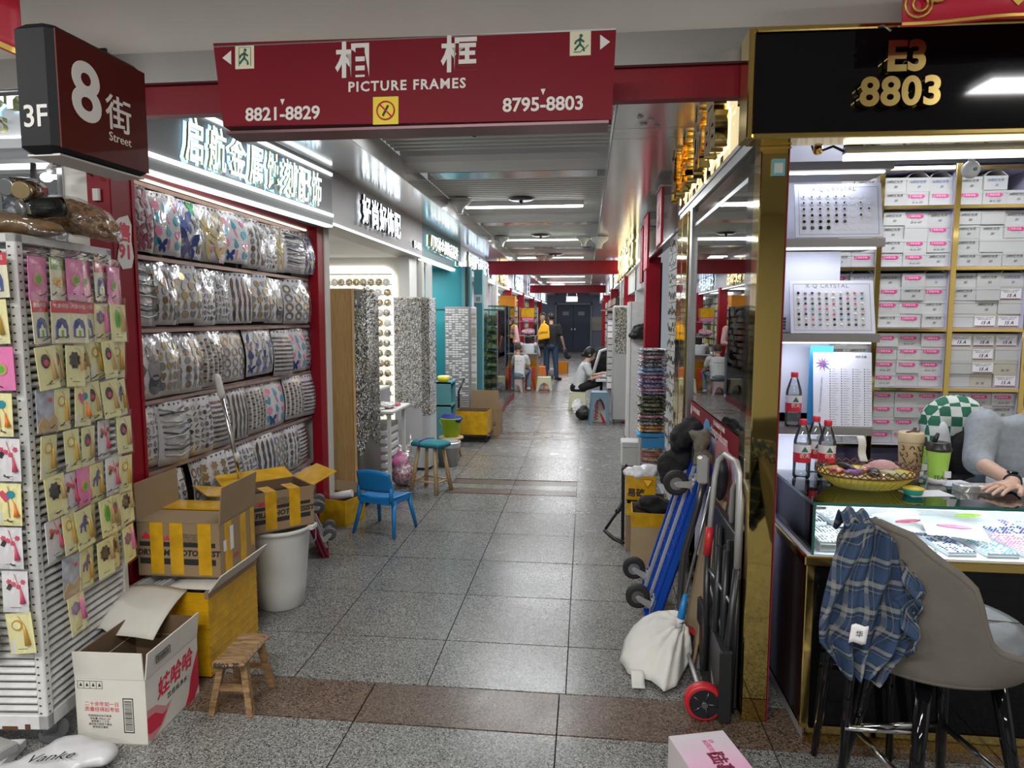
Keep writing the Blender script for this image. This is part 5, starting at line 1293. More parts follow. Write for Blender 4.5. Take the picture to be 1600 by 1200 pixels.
P('packets', m, ['paper_white', 'card_tan'], t, kind='stuff'); P('backing', MB().box(-.035, .035, .02, .03, .08, 1.73), 'paper_white', t); P('foot', MB().box(-.035, .035, .0, .1, 0, .08), 'grey_paint', t)
# glass cabinets filled with bead boxes
def glass_cabinet(label, x0, x1, y0, y1, h, mats, nsh=11, seed=1):
    t = T('glass_cabinet', label, 'cabinet', ((x0+x1)/2, y0, 0)); w = (x1-x0)/2; d = y1-y0; q = random.Random(seed)
    for a in (-w, w-.015):
        for b in (0, d-.015): P('post', MB().box(a, a+.015, b, b+.015, 0, h), 'steel', t)
    P('base', MB().box(-w, w, 0, d, 0, .12), 'maroon_plastic', t); P('top', MB().box(-w, w, 0, d, h-.02, h), 'glass_edge', t)
    P('glass_pane', MB().box(-w+.015, w-.015, .003, .006, .12, h-.02), 'cabinet_glass', t); P('glass_pane', MB().box(w-.008, w-.004, .015, d-.015, .12, h-.02), 'cabinet_glass', t)
    g = MB()
    for k in range(nsh):
        z = .14+(h-.2)*k/nsh; P('shelf', MB().box(-w+.012, w-.012, .02, d-.02, z-.006, z), 'glass_edge', t)
        n = max(2, int(2*w/.085))
        for i in range(n):
            for j in range(3):
                x = -w+.03+(2*w-.05)*i/n; hh = q.uniform(.03, .085); g.box(x, x+(2*w-.05)/n*.86, .03+d*.3*j, .02+d*.3*(j+.9), z, z+hh, q.randrange(len(mats)))
    P('bead_boxes', g, mats, t, kind='stuff')
    return t
mat('bx1', (.66, .58, .24), .4); mat('bx2', (.34, .38, .20), .4); mat('bx3', (.72, .68, .52), .4); mat('bx4', (.55, .24, .14), .4); mat('bx5', (.42, .46, .47), .4)
glass_cabinet('tall glass cabinet of olive and gold bead boxes, left side', -1.66, -1.37, 10.5, 11.5, 1.72, ['bx1', 'bx2', 'bx3', 'bx4'], seed=2)
glass_cabinet('narrow glass cabinet between label board and bead box cabinet', -1.95, -1.70, 9.9, 10.4, 1.70, ['bx2', 'bx5', 'bx3'], seed=3)
glass_cabinet('second glass cabinet deeper along the left row', -1.80, -1.40, 11.75, 13.3, 1.80, ['bx5', 'bx2', 'bx3'], seed=5)
# trolley and cartons before the cabinets
t = T('cart', 'low black dolly carrying a yellow wrapped carton', 'trolley', (-1.43, 8.55, 0)); P('deck', MB().box(-.24, .22, -.18, .25, .07, .10, c=.01), 'black_plastic', t)
for a in (-.18, .17):
    for b in (-.12, .18): P('wheel', MB().tube([(a-.012, b, .034), (a+.012, b, .034)], [.034, .034], 14), 'rubber', t)
P('handle', MB().tube([(-.24, .25, .1), (-.25, .27, .6), (-.18, .3, .78)], .014, 8), 'black_plastic', t)
t = open_box('wrapped_carton', 'yellow taped carton standing on the black dolly', 'box', (-1.44, 8.55, .101), R(-2), .43, .36, .30, 'tape_yellow', 'carton_in', flaps=())
t = open_box('tall_carton', 'tall brown carton with raised flap behind the dolly', 'box', (-1.33, 9.05, 0), R(-2), .38, .34, .36, 'carton', 'carton_in', flaps=(('-y', 90, .26), ('+x', 95, .1)))
txt('print', '上上', .06, (.1, -.1725, .17), FRONT, t, ext=.0003, mat_name='black_ink')
# deeper shops on the left
ST('wall_mid', MB().box(-3.6, -1.9, 13.4, 13.46, 0, 2.3), 'lilac'); ST('trim_22', MB().box(-1.88, -1.80, 11.3, 11.4, 0, 2.3), 'dark'); ST('trim_23', MB().box(-1.86, -1.70, 11.42, 11.7, 0, 2.3), 'white_paint')
for i, y in enumerate((13.6, 16.3, 19.6, 23.5, 27.5)):
    ST('trim_%d' % (24+i), MB().box(-1.98, -1.80, y, y+.22, 0, 2.3), 'red_paint' if i else 'white_paint')
for i, (y0, y1) in enumerate(((13.9, 16.2), (16.6, 19.5), (19.9, 23.4), (23.8, 27.4), (27.8, 32))):
    t = T('goods_wall', ['wall of grey packets in the shop beyond the glass cabinets', 'goods shelving in the shop behind the seated women', 'goods shelving beyond the first red beam, left row', 'goods shelving near the aisle end, left row', 'goods shelving beside the end wall, left row'][i], 'shelving', (-2.3, y0, 0)); m = MB(); q = random.Random(i)
    P('shelf_back', MB().box(-.1, -.05, 0, y1-y0, 0, 2.25), 'grey_paint', t)
    for r_ in range(11):
        y = 0
        while y < y1-y0-.2: s = q.uniform(.12, .3); m.box(-.05, .10+q.uniform(0, .06), y, y+s*.92, .1+.19*r_, .1+.19*r_+q.uniform(.1, .17), q.randrange(5)); y += s
    P('packets', m, ['bx5', 'bx3', 'bx2', 'bx1', 'card_white'], t, kind='stuff')
for i, (x0, x1, y, h, c_, l_, z) in enumerate(((-1.64, -1.34, 12.9, .2, 'amber_crate', 'amber transparent crate on top of the glass cabinet', 1.802), (-1.42, -1.14, 15.0, .20, 'tape_yellow', 'yellow taped carton high on the rack above the seated women', 1.60), (-1.4, -1.16, 15.02, .06, 'bm_pink', 'pink box under the yellow carton on the rack', 1.53))):
    t = T('crate', l_, 'crate', ((x0+x1)/2, y, z)); w_ = (x1-x0)/2; m = MB(); m.box(-w_, w_, -.15, .15, 0, .01); 
    for a in ((-w_, w_, -.15, -.14), (-w_, w_, .14, .15), (-w_, -w_+.01, -.14, .14), (w_-.01, w_, -.14, .14)): m.box(*a, .01, h)
    P('crate_body', m, c_, t); P('rim', MB().box(-w_-.008, w_+.008, -.158, -.15, h-.03, h), c_, t); P('contents', MB().box(-w_+.02, w_-.02, -.12, .12, .012, h*.7), 'bx3', t)
t = T('metal_rack', 'steel rack carrying cartons above the seated women', 'rack', (-1.28, 15.0, 0))
for a in (-.2, .2): P('post', MB().box(a-.012, a+.012, .15, .17, 0, 1.82), 'steel', t)
for z in (.8, 1.2, 1.515): P('shelf', MB().box(-.21, .21, -.15, .17, z-.015, z), 'steel', t)

# ---------------------------------------------------------------- people on the left side of the aisle, plastic stools
SJ = dict(pelvis=(0, .0, .36), chest=(0, .09, .62), neck=(0, .13, .80), head=(0, .20, .91), lsh=(-.18, .12, .74), rsh=(.18, .12, .74), lel=(-.25, .22, .50), rel=(.25, .22, .50), lwr=(-.14, .42, .50), rwr=(.14, .42, .50),
          lhip=(-.10, .03, .36), rhip=(.10, .03, .36), lkn=(-.24, .36, .44), rkn=(.24, .36, .44), lan=(-.22, .22, .09), ran=(.24, .20, .09), ltoe=(-.22, .5, 0), rtoe=(.24, .5, 0))
fold_stool('plastic_stool', 'low pale pink plastic stool under the man in white', (-1.47, 14.42, 0), 0, .30, .275, 'pink_plastic')
p = person('man seated with his back turned, white T-shirt with printed line, grey trousers', (-1.47, 14.42, 0), 0, SJ, top='shirt_white', bottom='denim_light', hair='hair_short', hstyle='short', hd=(0, 1, -.6), voxel=.011)
txt('shirt_print', 'WORKSHOP', .035, (0, -.075, .665), (R(90-14), 0, 0), p, ext=.002, mat_name='black_ink', space=1.3)
fold_stool('plastic_stool', 'low cream plastic stool standing free beside the seated man', (-.90, 14.8, 0), R(3), .36, .295, 'cream_plastic', top=.82)
STJ = dict(pelvis=(0, 0, .90), chest=(0, .01, 1.22), neck=(0, .0, 1.44), head=(.0, .02, 1.60), lsh=(-.19, 0, 1.38), rsh=(.19, 0, 1.38), lel=(-.26, .04, 1.10), rel=(.27, -.02, 1.10), lwr=(-.16, .24, 1.08), rwr=(.33, .06, .86),
           lhip=(-.095, 0, .88), rhip=(.095, 0, .88), lkn=(-.12, .02, .48), rkn=(.12, .0, .48), lan=(-.13, -.02, .09), ran=(.15, -.06, .09), ltoe=(-.16, .2, 0), rtoe=(.3, .1, 0))
p = person('man standing with back turned, black T-shirt, blue jeans, yellow bag on shoulder', (-.88, 17.2, 0), 0, STJ, top='black_cloth', bottom='denim', shoes='black_plastic', sleeve=.75, hd=(-.4, 1, 0))
t = T('tote_bag', 'mustard yellow shoulder bag with dark lettering on the standing man', 'bag', (-1.06, 17.02, 0))
m = MB(); m.prism([(-.16, 1.02), (.16, 1.08), (.14, 1.38), (.03, 1.46), (-.07, 1.42), (-.14, 1.26)], -.07, .03, 'y'); blob('bag_body', m, 'yellow_bag', t, voxel=.015, it=4)
P('strap', MB().tube([(.0, -.0, 1.42), (.02, .02, 1.52), (.04, .1, 1.50)], .02, 8, ry=.008), 'yellow_bag', t); txt('lettering', 'GPPNG', .07, (0, -.078, 1.22), (R(90), R(-8), 0), t, ext=.001, mat_name='black_ink')
bag_lump('black_bag', 'black bag hanging from the standing man right hand', (-.50, 17.28, .55), [(0, 0, .14, .05, .06, .13), (.05, 0, .05, .08, .06, .06)], 'black_cloth')
t = person('person in black facing the standing man, dark hair', (-1.14, 17.9, 0), R(180), STJ, top='black_cloth', bottom='khaki_dark', hstyle='long', sleeve=1.4, voxel=.014)
LJ = dict(SJ); 
t = person('woman with long black hair seated with back turned, pale grey top', (-1.42, 16.6, .18), 0, LJ, top='shirt_palegrey', bottom='denim_light', hstyle='long', sleeve=1.3, hd=(0, 1, -.2), voxel=.014, wide=.9)
fold_stool('plastic_stool', 'orange plastic stool behind the seated man', (-1.08, 16.0, 0), R(4), .36, .44, 'orange_plastic', top=.75)
fold_stool('plastic_stool', 'orange plastic stool under the long-haired woman', (-1.42, 16.6, 0), 0, .36, .44, 'orange_plastic', top=.75)
fold_stool('plastic_stool', 'red plastic stool beside the man in white', (-1.22, 14.95, 0), R(10), .22, .50, 'red_plastic', top=.8)
t = open_box('carton', 'open yellow brown carton beside the orange stool', 'box', (-1.22, 15.5, 0), R(2), .30, .30, .62, 'tape_yellow', 'carton_in', flaps=(('-y', 93, .14, 'carton'),))
t = person('person in pink top seen through the glass cabinet', (-1.62, 13.75, 0), R(160), STJ, top='shirt_pink', bottom='denim_light', sleeve=1.5, hstyle='long', voxel=.014)
t = open_box('crate', 'low orange open crate on the aisle floor near the far door', 'crate', (-.68, 19.6, 0), R(-4), .34, .40, .32, 'amber_crate', 'amber_crate', flaps=())
bag_lump('white_bag', 'white plastic bag on the floor beside the orange stool', (-.90, 17.9, 0), [(0, 0, .12, .12, .1, .13)], 'poly_white')
m = MB(); m.box(-.35, .35, -.5, .5, .70, .73); t = T('work_table', 'small table before the seated woman on the left', 'table', (-1.74, 17.3, 0)); P('table_top', m, 'white_paint', t)
for a in (-.3, .3):
    for b in (-.45, .45): P('leg', MB().box(a-.02, a+.02, b-.02, b+.02, 0, .70), 'steel', t)
bag_lump('pink_cushion', 'pink and white bundle hanging from the rack near the seated woman', (-1.28, 15.0, 1.27), [(0, 0, 0, .16, .10, .07), (.05, 0, .04, .1, .08, .05)], 'pack_pink', cat='bundle')
# ---------------------------------------------------------------- right shop row along the aisle
m = MB(); m.box(.625, .722, 2.60, 2.70, 0, 2.24, c=.004); gp = ST('trim_30', m, 'gold_mirror')
P('side_panel', MB().box(.722, .726, 2.602, 2.95, 0, 2.24), 'maroon_plastic', gp); P('band', MB().box(.62, .728, 2.595, 2.60, 2.19, 2.198), 'gold', gp)
P('green_sticker', MB().box(.662, .708, 2.592, 2.5985, 2.095, 2.155), 'teal_shelf', gp); P('sticker_patch', MB().box(.670, .700, 2.591, 2.5925, 2.105, 2.14), 'card_white', gp)
gw = ST('window_1', MB().box(.648, .656, 2.86, 4.24, .04, 2.13), 'shop_glass')
fr = MB(); fr.box(.64, .665, 2.70, 2.86, 0, 2.26); P('window_frame', fr, 'dark_mirror', gw)
for b in ((.635, .67, 2.70, 4.84, 2.245, 2.30), (.645, .66, 2.86, 4.3, 2.13, 2.15)): P('frame_bar', MB().box(*b), 'steel', gw)
P('transom_mirror', MB().box(.648, .66, 2.86, 4.30, 2.15, 2.245), 'dark_mirror', gw)
P('frame_post', MB().box(.63, .67, 4.24, 4.34, 0, 2.245), 'steel', gw)
for y in (4.36, 4.60): P('gold_post', MB().box(.62, .68, y, y+.22, 0, 2.245, c=.004), 'gold_mirror', gw)
P('glass_sill', MB().box(.64, .68, 2.86, 4.24, 0, .04), 'dark_mirror', gw)
# red web address strip and poster on the pane
st = P('address_strip', MB().box(.642, .6435, 2.87, 4.20, .985, 1.085), 'red_sign', gw)
txt('lettering', 'www.chinagoods.com', .065, (.6412, 3.38, 1.02), FXM, st, ext=.0003, mat_name='white_ink', space=1.02); txt('lettering', '义乌小商品城 官方网站', .028, (.6412, 3.30, 1.062), FXM, st, ext=.0003, mat_name='white_ink')
txt('lettering', '义乌中国小商品城', .032, (.6412, 3.98, 1.045), FXM, st, ext=.0003, mat_name='white_ink'); m = MB(); m.prism([(4.13, 1.02), (4.15, 1.07), (4.17, 1.02), (4.15, 1.0)], .641, .642, 'x'); P('emblem', m, 'white_ink', st)
P('poster', MB().box(.6432, .6445, 2.87, 3.9, .25, .985), 'lilac', gw); m = MB(); m.prism(ngon(.30, 14, 1.1), .641, .6428, 'x'); o = P('poster_shape', m, 'pale_red', gw, (0, 3.2, .7)); m = MB(); m.prism(ngon(.16, 14, 1.3), .640, .641, 'x'); P('poster_shape', m, 'sky_lid', gw, (0, 3.6, .85))
# shop interior behind the pane
ST('floor_shop', MB().box(.70, 4.2, 4.9, 32, -.001, .0), 'grey_paint')
ST('wall_inner', MB().box(.75, 4.2, 4.86, 4.90, 0, 2.6), 'grey_paint')
P('dark_backing', MB().box(.712, .728, 2.96, 4.86, 0, 2.28), 'fascia_dark', gw)  # dark board added behind the pane so that mostly reflections show
# dark fascia with gilded letters
t = T('shop_sign', 'black fascia with thick gilded letters over the glass shop front', 'shop sign', (.64, 2.70, 2.30)); P('sign_board', MB().box(0, .06, -.02, 2.16, 0, .40), 'dark_mirror', t)
P('edge_trim', MB().box(-.012, .0, -.02, 2.16, -.01, .012), 'steel', t)
for ch, dy in (('晶', .62), ('饰', .98), ('美', 1.46), ('鸿', 1.92)):
    txt('sign_letter', ch, .31, (-.05, dy, .175), FXM, t, ext=.030, bold=.010, mat_name='gold_mirror', sidemat='gold'); txt('letter_glow', ch, .31, (-.018, dy, .175), FXM, t, ext=.004, bold=.018, mat_name='letter_warm')
# next fascias
t = T('shop_sign', 'plain dark grey fascia with red hanging banners', 'shop sign', (.66, 4.90, 2.24)); P('sign_board', MB().box(0, .1, 0, 2.9, 0, .41), 'fascia_dark', t); P('lower_edge', MB().box(-.004, .02, 0, 2.9, -.02, .0), 'steel', t)
for i, (y, w_, z0, z1) in enumerate(((5.35, .34, 2.16, 2.58), (6.5, .40, 2.05, 2.56), (7.05, .3, 1.95, 2.5))):
    t = T('banner', ['bright red festive banner hanging from the dark fascia', 'red banner second along the dark right fascia', 'dark red banner board farthest on the dark fascia'][i], 'banner', (.56, y, z0)); P('cloth', MB().box(.0, .02, 0, w_, 0, z1-z0, c=.003), 'bright_red' if i < 2 else 'red_paint', t); P('top_rod', MB().box(-.01, .10, -.01, w_+.01, z1-z0, z1-z0+.012), 'steel', t)
    txt('lettering', ['福', '喜', '财'][i], .2, (-.002, w_/2, (z1-z0)/2), FXM, t, ext=.001, mat_name='pale_red')
fascia(9, 8.0, 13.6, 'fascia_white', [('新鑫尔水钻饰品批发', .52, 2.8, .19)], 'letter_warm', .3, 0, 0, 'right fascia with warm white glowing letters beyond the red post', x=.62, side='right', ext=.02, bold=.005, strip=('thin',))
fascia(10, 13.6, 18.5, 'fascia_white', [('广州饰品', .5, 2.4, .19)], 'letter_blue', .3, 0, 0, 'blue white glowing fascia on the right before the second red beam', x=.62, side='right', ext=.02, bold=.005, strip=('thin',))
fascia(11, 18.5, 31, 'fascia_white', [('饰品配件批发中心', .5, 6, .19)], 'letter_blue', .3, 0, 0, 'blue white glowing fascia deepest on the right row', x=.60, side='right', ext=.02, bold=.005, strip=())
# red and white posts
for i, (x0, x1, y, c_) in enumerate(((.66, .82, 7.72, 'red_paint'), (.60, .76, 11.0, 'red_paint'), (.56, .74, 15.8, 'red_paint'), (.5, .70, 20.2, 'red_paint'), (.66, .8, 9.2, 'white_paint'), (.62, .8, 12.6, 'white_paint'), (.60, .8, 26, 'red_paint'))):
    ST('trim_%d' % (31+i), MB().box(x0, x1, y, y+.2, 0, 2.26, c=.005), c_)
ST('trim_40', MB().box(.80, .84, 7.75, 7.80, 0, 2.2), 'dark'); ST('trim_41', MB().box(.66, .72, 8.4, 13.0, 1.95, 2.26), 'white_paint')
# card columns beside the gold posts
t = T('card_column', 'tall white columns of charm cards beside the gold posts', 'display', (.655, 4.86, 0)); q = random.Random(11)
P('board', MB().box(.0, .02, 0, .62, .10, 2.20), 'grey_paint', t)
cm_ = MB().box(-.004, 0, 0, .19, 0, .115).mesh('charm_card', [M('card_white')]); g = MB()
for r_ in range(17):
    for c in range(3):
        y, z = .012+.205*c, 2.07-.122*r_; link('charm_card', cm_, t, (-.002-q.uniform(0, .006), y, z))
        for k in range(5): a, b = y+.025+.035*k, z+q.uniform(.03, .08); g.prism([(a+u*.5, b+v*.5) for u, v in [(.02, .0), (.012, .03), (-.014, .026), (-.02, -.01), (.0, -.03)]], -.014, -.010, 'x', q.randrange(3))
P('charms', g, ['gun_charm', 'gun_charm', 'bronze_charm'], t, kind='stuff')
# bags stacked inside next shop
t = T('packet_pile', 'piled printed packets in the shop beside the card column', 'packets', (.95, 5.7, 0)); P('shelf_frame', MB().box(-.2, .3, -.2, 1.6, 0, .04), 'steel', t); P('back', MB().box(.3, .34, -.3, 1.8, 0, 2.2), 'khaki_dark', t)
for r_ in range(24):
    m = MB(); m.ell((0, .5, .06+.075*r_), (.17+q.uniform(-.03, .03), .7, .045), 10, 6); P('packet', m, 'gem_mix' if r_ > 19 else 'pack_orange' if r_ > 16 else q.choice(['pack_olive', 'pack_multi', 'pack_grey', 'pack_grey']), t)
# pillow packs on the blue lidded box
t = T('storage_box', 'clear storage box with blue lid full of printed packets', 'box', (.72, 7.25, 0)); P('box_wall', MB().box(-.155, .155, -.13, .16, .0, .33, c=.02), 'clear_plastic', t); P('lid', MB().box(-.165, .165, -.14, .17, .33, .375, c=.014), 'sky_lid', t)
P('corner_bar', MB().box(-.157, -.135, -.136, -.125, 0, .33), 'white_plastic', t); P('box_sticker', MB().box(-.12, .14, -.135, -.131, .22, .325), 'sky_lid', t)
for i, c_ in enumerate(('pack_navy', 'pack_orange', 'pack_red', 'pack_multi')):
    m = MB(); m.ell((.01, 0, .035+.052*i), (.14, .12, .03), 14, 6); P('packet', m, c_, t)
seq = ['pack_multi', 'pack_orange', 'pack_grey', 'pack_olive', 'pack_pink', 'pack_olive', 'pack_olive', 'pack_olive', 'pack_olive', 'pack_olive', 'pack_violet', 'pack_pink', 'pack_violet', 'pack_violet', 'pack_pink', 'pack_blue', 'pack_blue', 'pack_grey', 'pack_grey', 'pack_pink', 'pack_grey', 'pack_grey']
z = .378; nmz = dict(pack_multi='multicoloured', pack_orange='orange', pack_grey='grey', pack_olive='dark olive', pack_pink='pink', pack_violet='violet', pack_blue='pale blue')
for i, c_ in enumerate(seq):
    h = rnd.uniform(.036, .052); m = MB(); w_ = rnd.uniform(.135, .165); m.ell((0, 0, h/2), (w_, .12, h*.62), 14, 6)
    for s in (-1, 1):
        for b in (-1, 1): m.ell((s*w_*.82, b*.085, h/2), (.035, .03, h*.35), 6, 4)
    o = blob('pillow_pack', m, c_, None, voxel=.010, it=1, loc=(.705+rnd.uniform(-.012, .012), 7.22, z+.006)); o.rotation_euler = (0, 0, rnd.uniform(-.06, .06))
    tag(o, f'{nmz[c_]} speckled packet in the tall stack on the blue lid, {["twenty-first", "twenty-second"][i-20] if i > 19 else ["fifteenth", "sixteenth", "seventeenth", "eighteenth", "nineteenth", "twentieth"][i-14] if i > 13 else ordn(i)} from below', 'packet', 'stacked packets on the blue lidded box'); z += h*.93
t = T('foam_box', 'white foam box with lid on the floor by the right row', 'box', (.51, 7.32, 0)); P('body', MB().box(-.11, .11, -.10, .14, 0, .20, c=.008), 'white_plastic', t); P('lid', MB().box(-.115, .115, -.105, .145, .20, .265, c=.008), 'white_plastic', t)
# white cabinet side with a black bag hung on it, charm column beyond
t = T('white_cabinet', 'plain tall white cabinet whose side faces the aisle mouth', 'cabinet', (.68, 8.55, 0)); P('carcass', MB().box(-.14, .14, 0, .55, .03, 1.79, c=.004), 'dirty_white', t); P('edge_strip', MB().box(-.15, -.125, -.01, .01, 0, 1.79), 'white_paint', t); P('plinth', MB().box(-.13, .13, .03, .5, 0, .03), 'khaki_dark', t)
bag_lump('black_bag', 'black plastic bag hung on the white cabinet and red post', (.70, 8.49, 1.30), [(0, 0, .12, .15, .06, .10), (-.09, 0, .07, .09, .05, .05), (.07, 0, .25, .06, .04, .12), (.10, 0, .36, .02, .02, .08)], 'purse_black', disp=.03, dsc=.06)
t = T('charm_column', 'grey column on casters with upper half covered in charms', 'display panel', (.53, 10.15, 0)); P('column_body', MB().box(-.13, .13, 0, .30, .05, 1.77, c=.02), 'steel_dull', t)
strung(t, lambda u, v: (Vector((-.10+.21*u, 0, 1.74-.68*v)), Vector((0, -1, 0))), 24, 60, ['gun_charm', 'bead_pearl', 'gold_charm'], s=.011, seed=6)
for a in (-.1, .1): P('caster', MB().cyl((a-.01, .05, .025), (a+.01, .05, .025), .025, 12), 'grey_rubber', t)
t = T('packet_tower', 'column of white packets hanging behind the seated woman', 'packets', (.42, 11.3, 0)); m = MB()
for r_ in range(12): m.box(-.06, .06, -.02+q.uniform(0, .02), .04, .42+.105*r_, .51+.105*r_, q.randrange(2))
P('packets', m, ['card_white', 'paper_white'], t, kind='stuff'); P('rack_back', MB().box(-.07, .4, .05, .08, 0, 1.75), 'grey_paint', t); P('top_shelf', MB().box(-.18, .4, -.15, .1, 1.70, 1.72), 'steel', t)
t = T('work_bench', 'white work bench in front of the seated woman', 'table', (.40, 11.9, 0)); P('bench_top', MB().box(-.22, .25, -.3, .4, .50, .53), 'white_paint', t); P('bench_body', MB().box(-.1, .25, -.25, .38, 0, .5), 'grey_paint', t)
bag_lump('clutter', 'heap of small packets on the white work bench', (.38, 11.9, .53), [(0, 0, .03, .14, .14, .05), (-.08, .1, .03, .08, .08, .04)], 'pack_grey', cat='heap')
t = T('folding_chair', 'black and white folded chair behind the seated woman', 'chair', (.33, 13.4, 0)); m = MB(); m.ell((0, 0, .75), (.28, .2, .28), 14, 8); blob('seat_shell', m, 'black_cloth', t, disp=.03); P('rail', MB().tube([(-.2, -.2, 0), (-.18, -.22, .5), (-.05, -.24, .95), (.1, -.24, 1.0)], .03, 8), 'white_plastic', t)
t = T('goods_wall', 'shelving of red and grey goods behind the charm column', 'shelving', (.66, 13.2, 0)); m = MB(); P('back', MB().box(.1, .15, 0, 10, 0, 2.1), 'grey_paint', t)
for r_ in range(10):
    y = 0
    while y < 9.5: s = q.uniform(.15, .4); m.box(-.1, .1, y, y+s*.9, .15+.19*r_, .15+.19*r_+q.uniform(.1, .17), q.randrange(4)); y += s
P('packets', m, ['bx5', 'bx4', 'khaki_dark', 'card_white'], t, kind='stuff')
P('picture', MB().box(.28, .75, 32.34, 32.39, 1.0, 1.65), 'card_tan', None); o = bpy.data.objects['picture']; tag(o, 'small framed notice on the end wall right of the door', 'notice')
# woman seated and working
fold_stool('plastic_stool', 'cream plastic stool under the working woman', (-.13, 11.9, 0), 0, .33, .30, 'cream_plastic', top=.82)
WJ = dict(pelvis=(0, 0, .38), chest=(0, .10, .64), neck=(0, .15, .82), head=(0, .21, .95), lsh=(-.16, .13, .76), rsh=(.16, .13, .76), lel=(-.2, .24, .54), rel=(.2, .22, .54), lwr=(-.06, .46, .62), rwr=(.08, .44, .58),
          lhip=(-.09, .05, .38), rhip=(.09, .05, .38), lkn=(-.10, .44, .48), rkn=(.10, .44, .46), lan=(-.1, .46, .09), ran=(.1, .42, .09), ltoe=(-.1, .7, 0), rtoe=(.1, .7, 0))
p = person('woman seated in profile, white short-sleeved blouse, black trousers, working with her hands', (-.13, 11.9, 0), R(-84), WJ, skin='skin_light', top='shirt_white', bottom='black_cloth', hstyle='bun', sleeve=.6, shoes='black_plastic', hd=(0, 1, -.55), voxel=.009, wide=.9, hand_d={'l': (.2, 1, .1), 'r': (0, 1, .25)}, curls=(.9, .9))
P('wrist_band', MB().tube([(.085, .40, .575), (.083, .415, .58)], .03, 12), 'rubber', p)
t = fold_stool('plastic_stool', 'tall blue grey plastic stool beside the charm column', (.21, 10.15, 0), R(2), .31, .49, 'grey_blue_plastic', top=.78, arch=.82)
t = open_box('water_carton', 'white water carton with red waves under the tall blue stool', 'box', (.22, 10.35, 0), 0, .22, .18, .33, 'carton_white', flaps=())
txt('print', 'Wahaha', .09, (-.05, -.0915, .18), (R(90), R(-90), 0), t, ext=.0003, bold=.002, mat_name='red_ink'); m = MB(); m.prism([(.10, .0), (.04, .12), (.0, .16), (.05, .0)], -.0915, -.0905, 'y'); m.prism([(.10, .33), (.02, .33), (.06, .2), (.10, .22)], -.0915, -.0905, 'y')
P('print_wave', m, 'red_ink', t, kind='stuff')
bag_lump('black_bag', 'black bag on the floor beside the tall blue stool', (-.02, 10.55, 0), [(0, 0, .09, .13, .1, .10), (0, 0, .17, .06, .05, .06)], 'purse_black', disp=.03, dsc=.06)

# ---------------------------------------------------------------- trolleys and cartons leaning by the glass shop
t = open_box('carton', 'brown carton with yellow tape at the foot of the pile on the right', 'box', (.43, 4.68, 0), R(-3), .27, .30, .33, 'carton', 'carton_in', flaps=())
tape_on(t, [(-.136, .136, -.152, -.1505, .25, .332)])
t = open_box('carton', 'open brown carton standing in front of the white bagged carton', 'box', (.44, 4.34, 0), R(-3), .26, .26, .36, 'carton_lite', 'carton_in', flaps=(('+x', 80, .1),)); tape_on(t, [(-.131, .131, -.132, -.1305, .27, .36), (-.134, -.1305, -.13, .13, .27, .36)])
t = open_box('fragile_carton', 'small yellow taped carton with warning triangle and white bag inside', 'box', (.40, 4.70, .335), R(-8), .20, .20, .17, 'tape_yellow', 'carton_in', flaps=())
m = MB(); m.prism([(-.02, .06), (.055, .06), (.018, .0)], -.1018, -.1005, 'y'); m2 = MB(); m2.prism([(-.012, .055), (.047, .055), (.018, .009)], -.1024, -.1018, 'y'); o = P('warning_mark', m, 'red_ink', t, (.03, 0, .09)); P('mark_fill', m2, 'yellow_ink', o)
txt('lettering', '易碎', .06, (-.03, -.1012, .05), FRONT, t, ext=.0002, bold=.002, mat_name='black_ink')
bag_lump('white_bag', 'crumpled white plastic bag on the fragile carton', (.39, 4.70, .50), [(0, 0, .0, .12, .11, .05), (.07, 0, .03, .07, .07, .04)], 'poly_white', disp=.04, dsc=.05)
bag_lump('black_jacket', 'dark jacket heaped over the carton between the wheels', (.45, 4.30, .36), [(0, 0, .03, .12, .11, .05), (-.03, -.05, .07, .07, .06, .04)], 'black_cloth', cat='jacket', disp=.03, dsc=.05)
t = T('luggage_frame', 'black folding luggage frame with red knob standing in the aisle', 'trolley', (.28, 4.76, 0))
for n_, pts, r_, c_ in (('upright', [(.0, 0, 0), (-.005, 0, .52), (.02, .0, .55)], .012, 'black_plastic'), ('brace', [(-.125, -.01, .075), (-.03, 0, .22), (0, 0, .30)], .010, 'black_plastic'), ('foot', [(-.13, -.015, .07), (-.07, -.08, .035), (-.0, -.13, .02)], .014, 'black_plastic'), ('joint', [(-.045, 0, .20), (-.025, 0, .23)], .018, 'black_plastic'), ('knob', [(.01, 0, .50), (.04, 0, .52)], .028, 'red_paint')):
    P(n_, MB().tube(pts, r_, 10), c_, t)
# blue platform trolley on its end
bx = Vector((.335, 3.38, .0)); up = (Vector((.575, 3.30, .86))-bx).normalized(); yv = Vector((-.02, 1, 0)).normalized(); xv = yv.cross(up).normalized(); yv = up.cross(xv)
M4 = Matrix(((xv.x, yv.x, up.x, bx.x), (xv.y, yv.y, up.y, bx.y), (xv.z, yv.z, up.z, bx.z+.004), (0, 0, 0, 1)))
platform_trolley('blue platform trolley standing on end with four black casters', M4, .40, .92, 'blue_deck', .062, thick=.05, cw=.04)
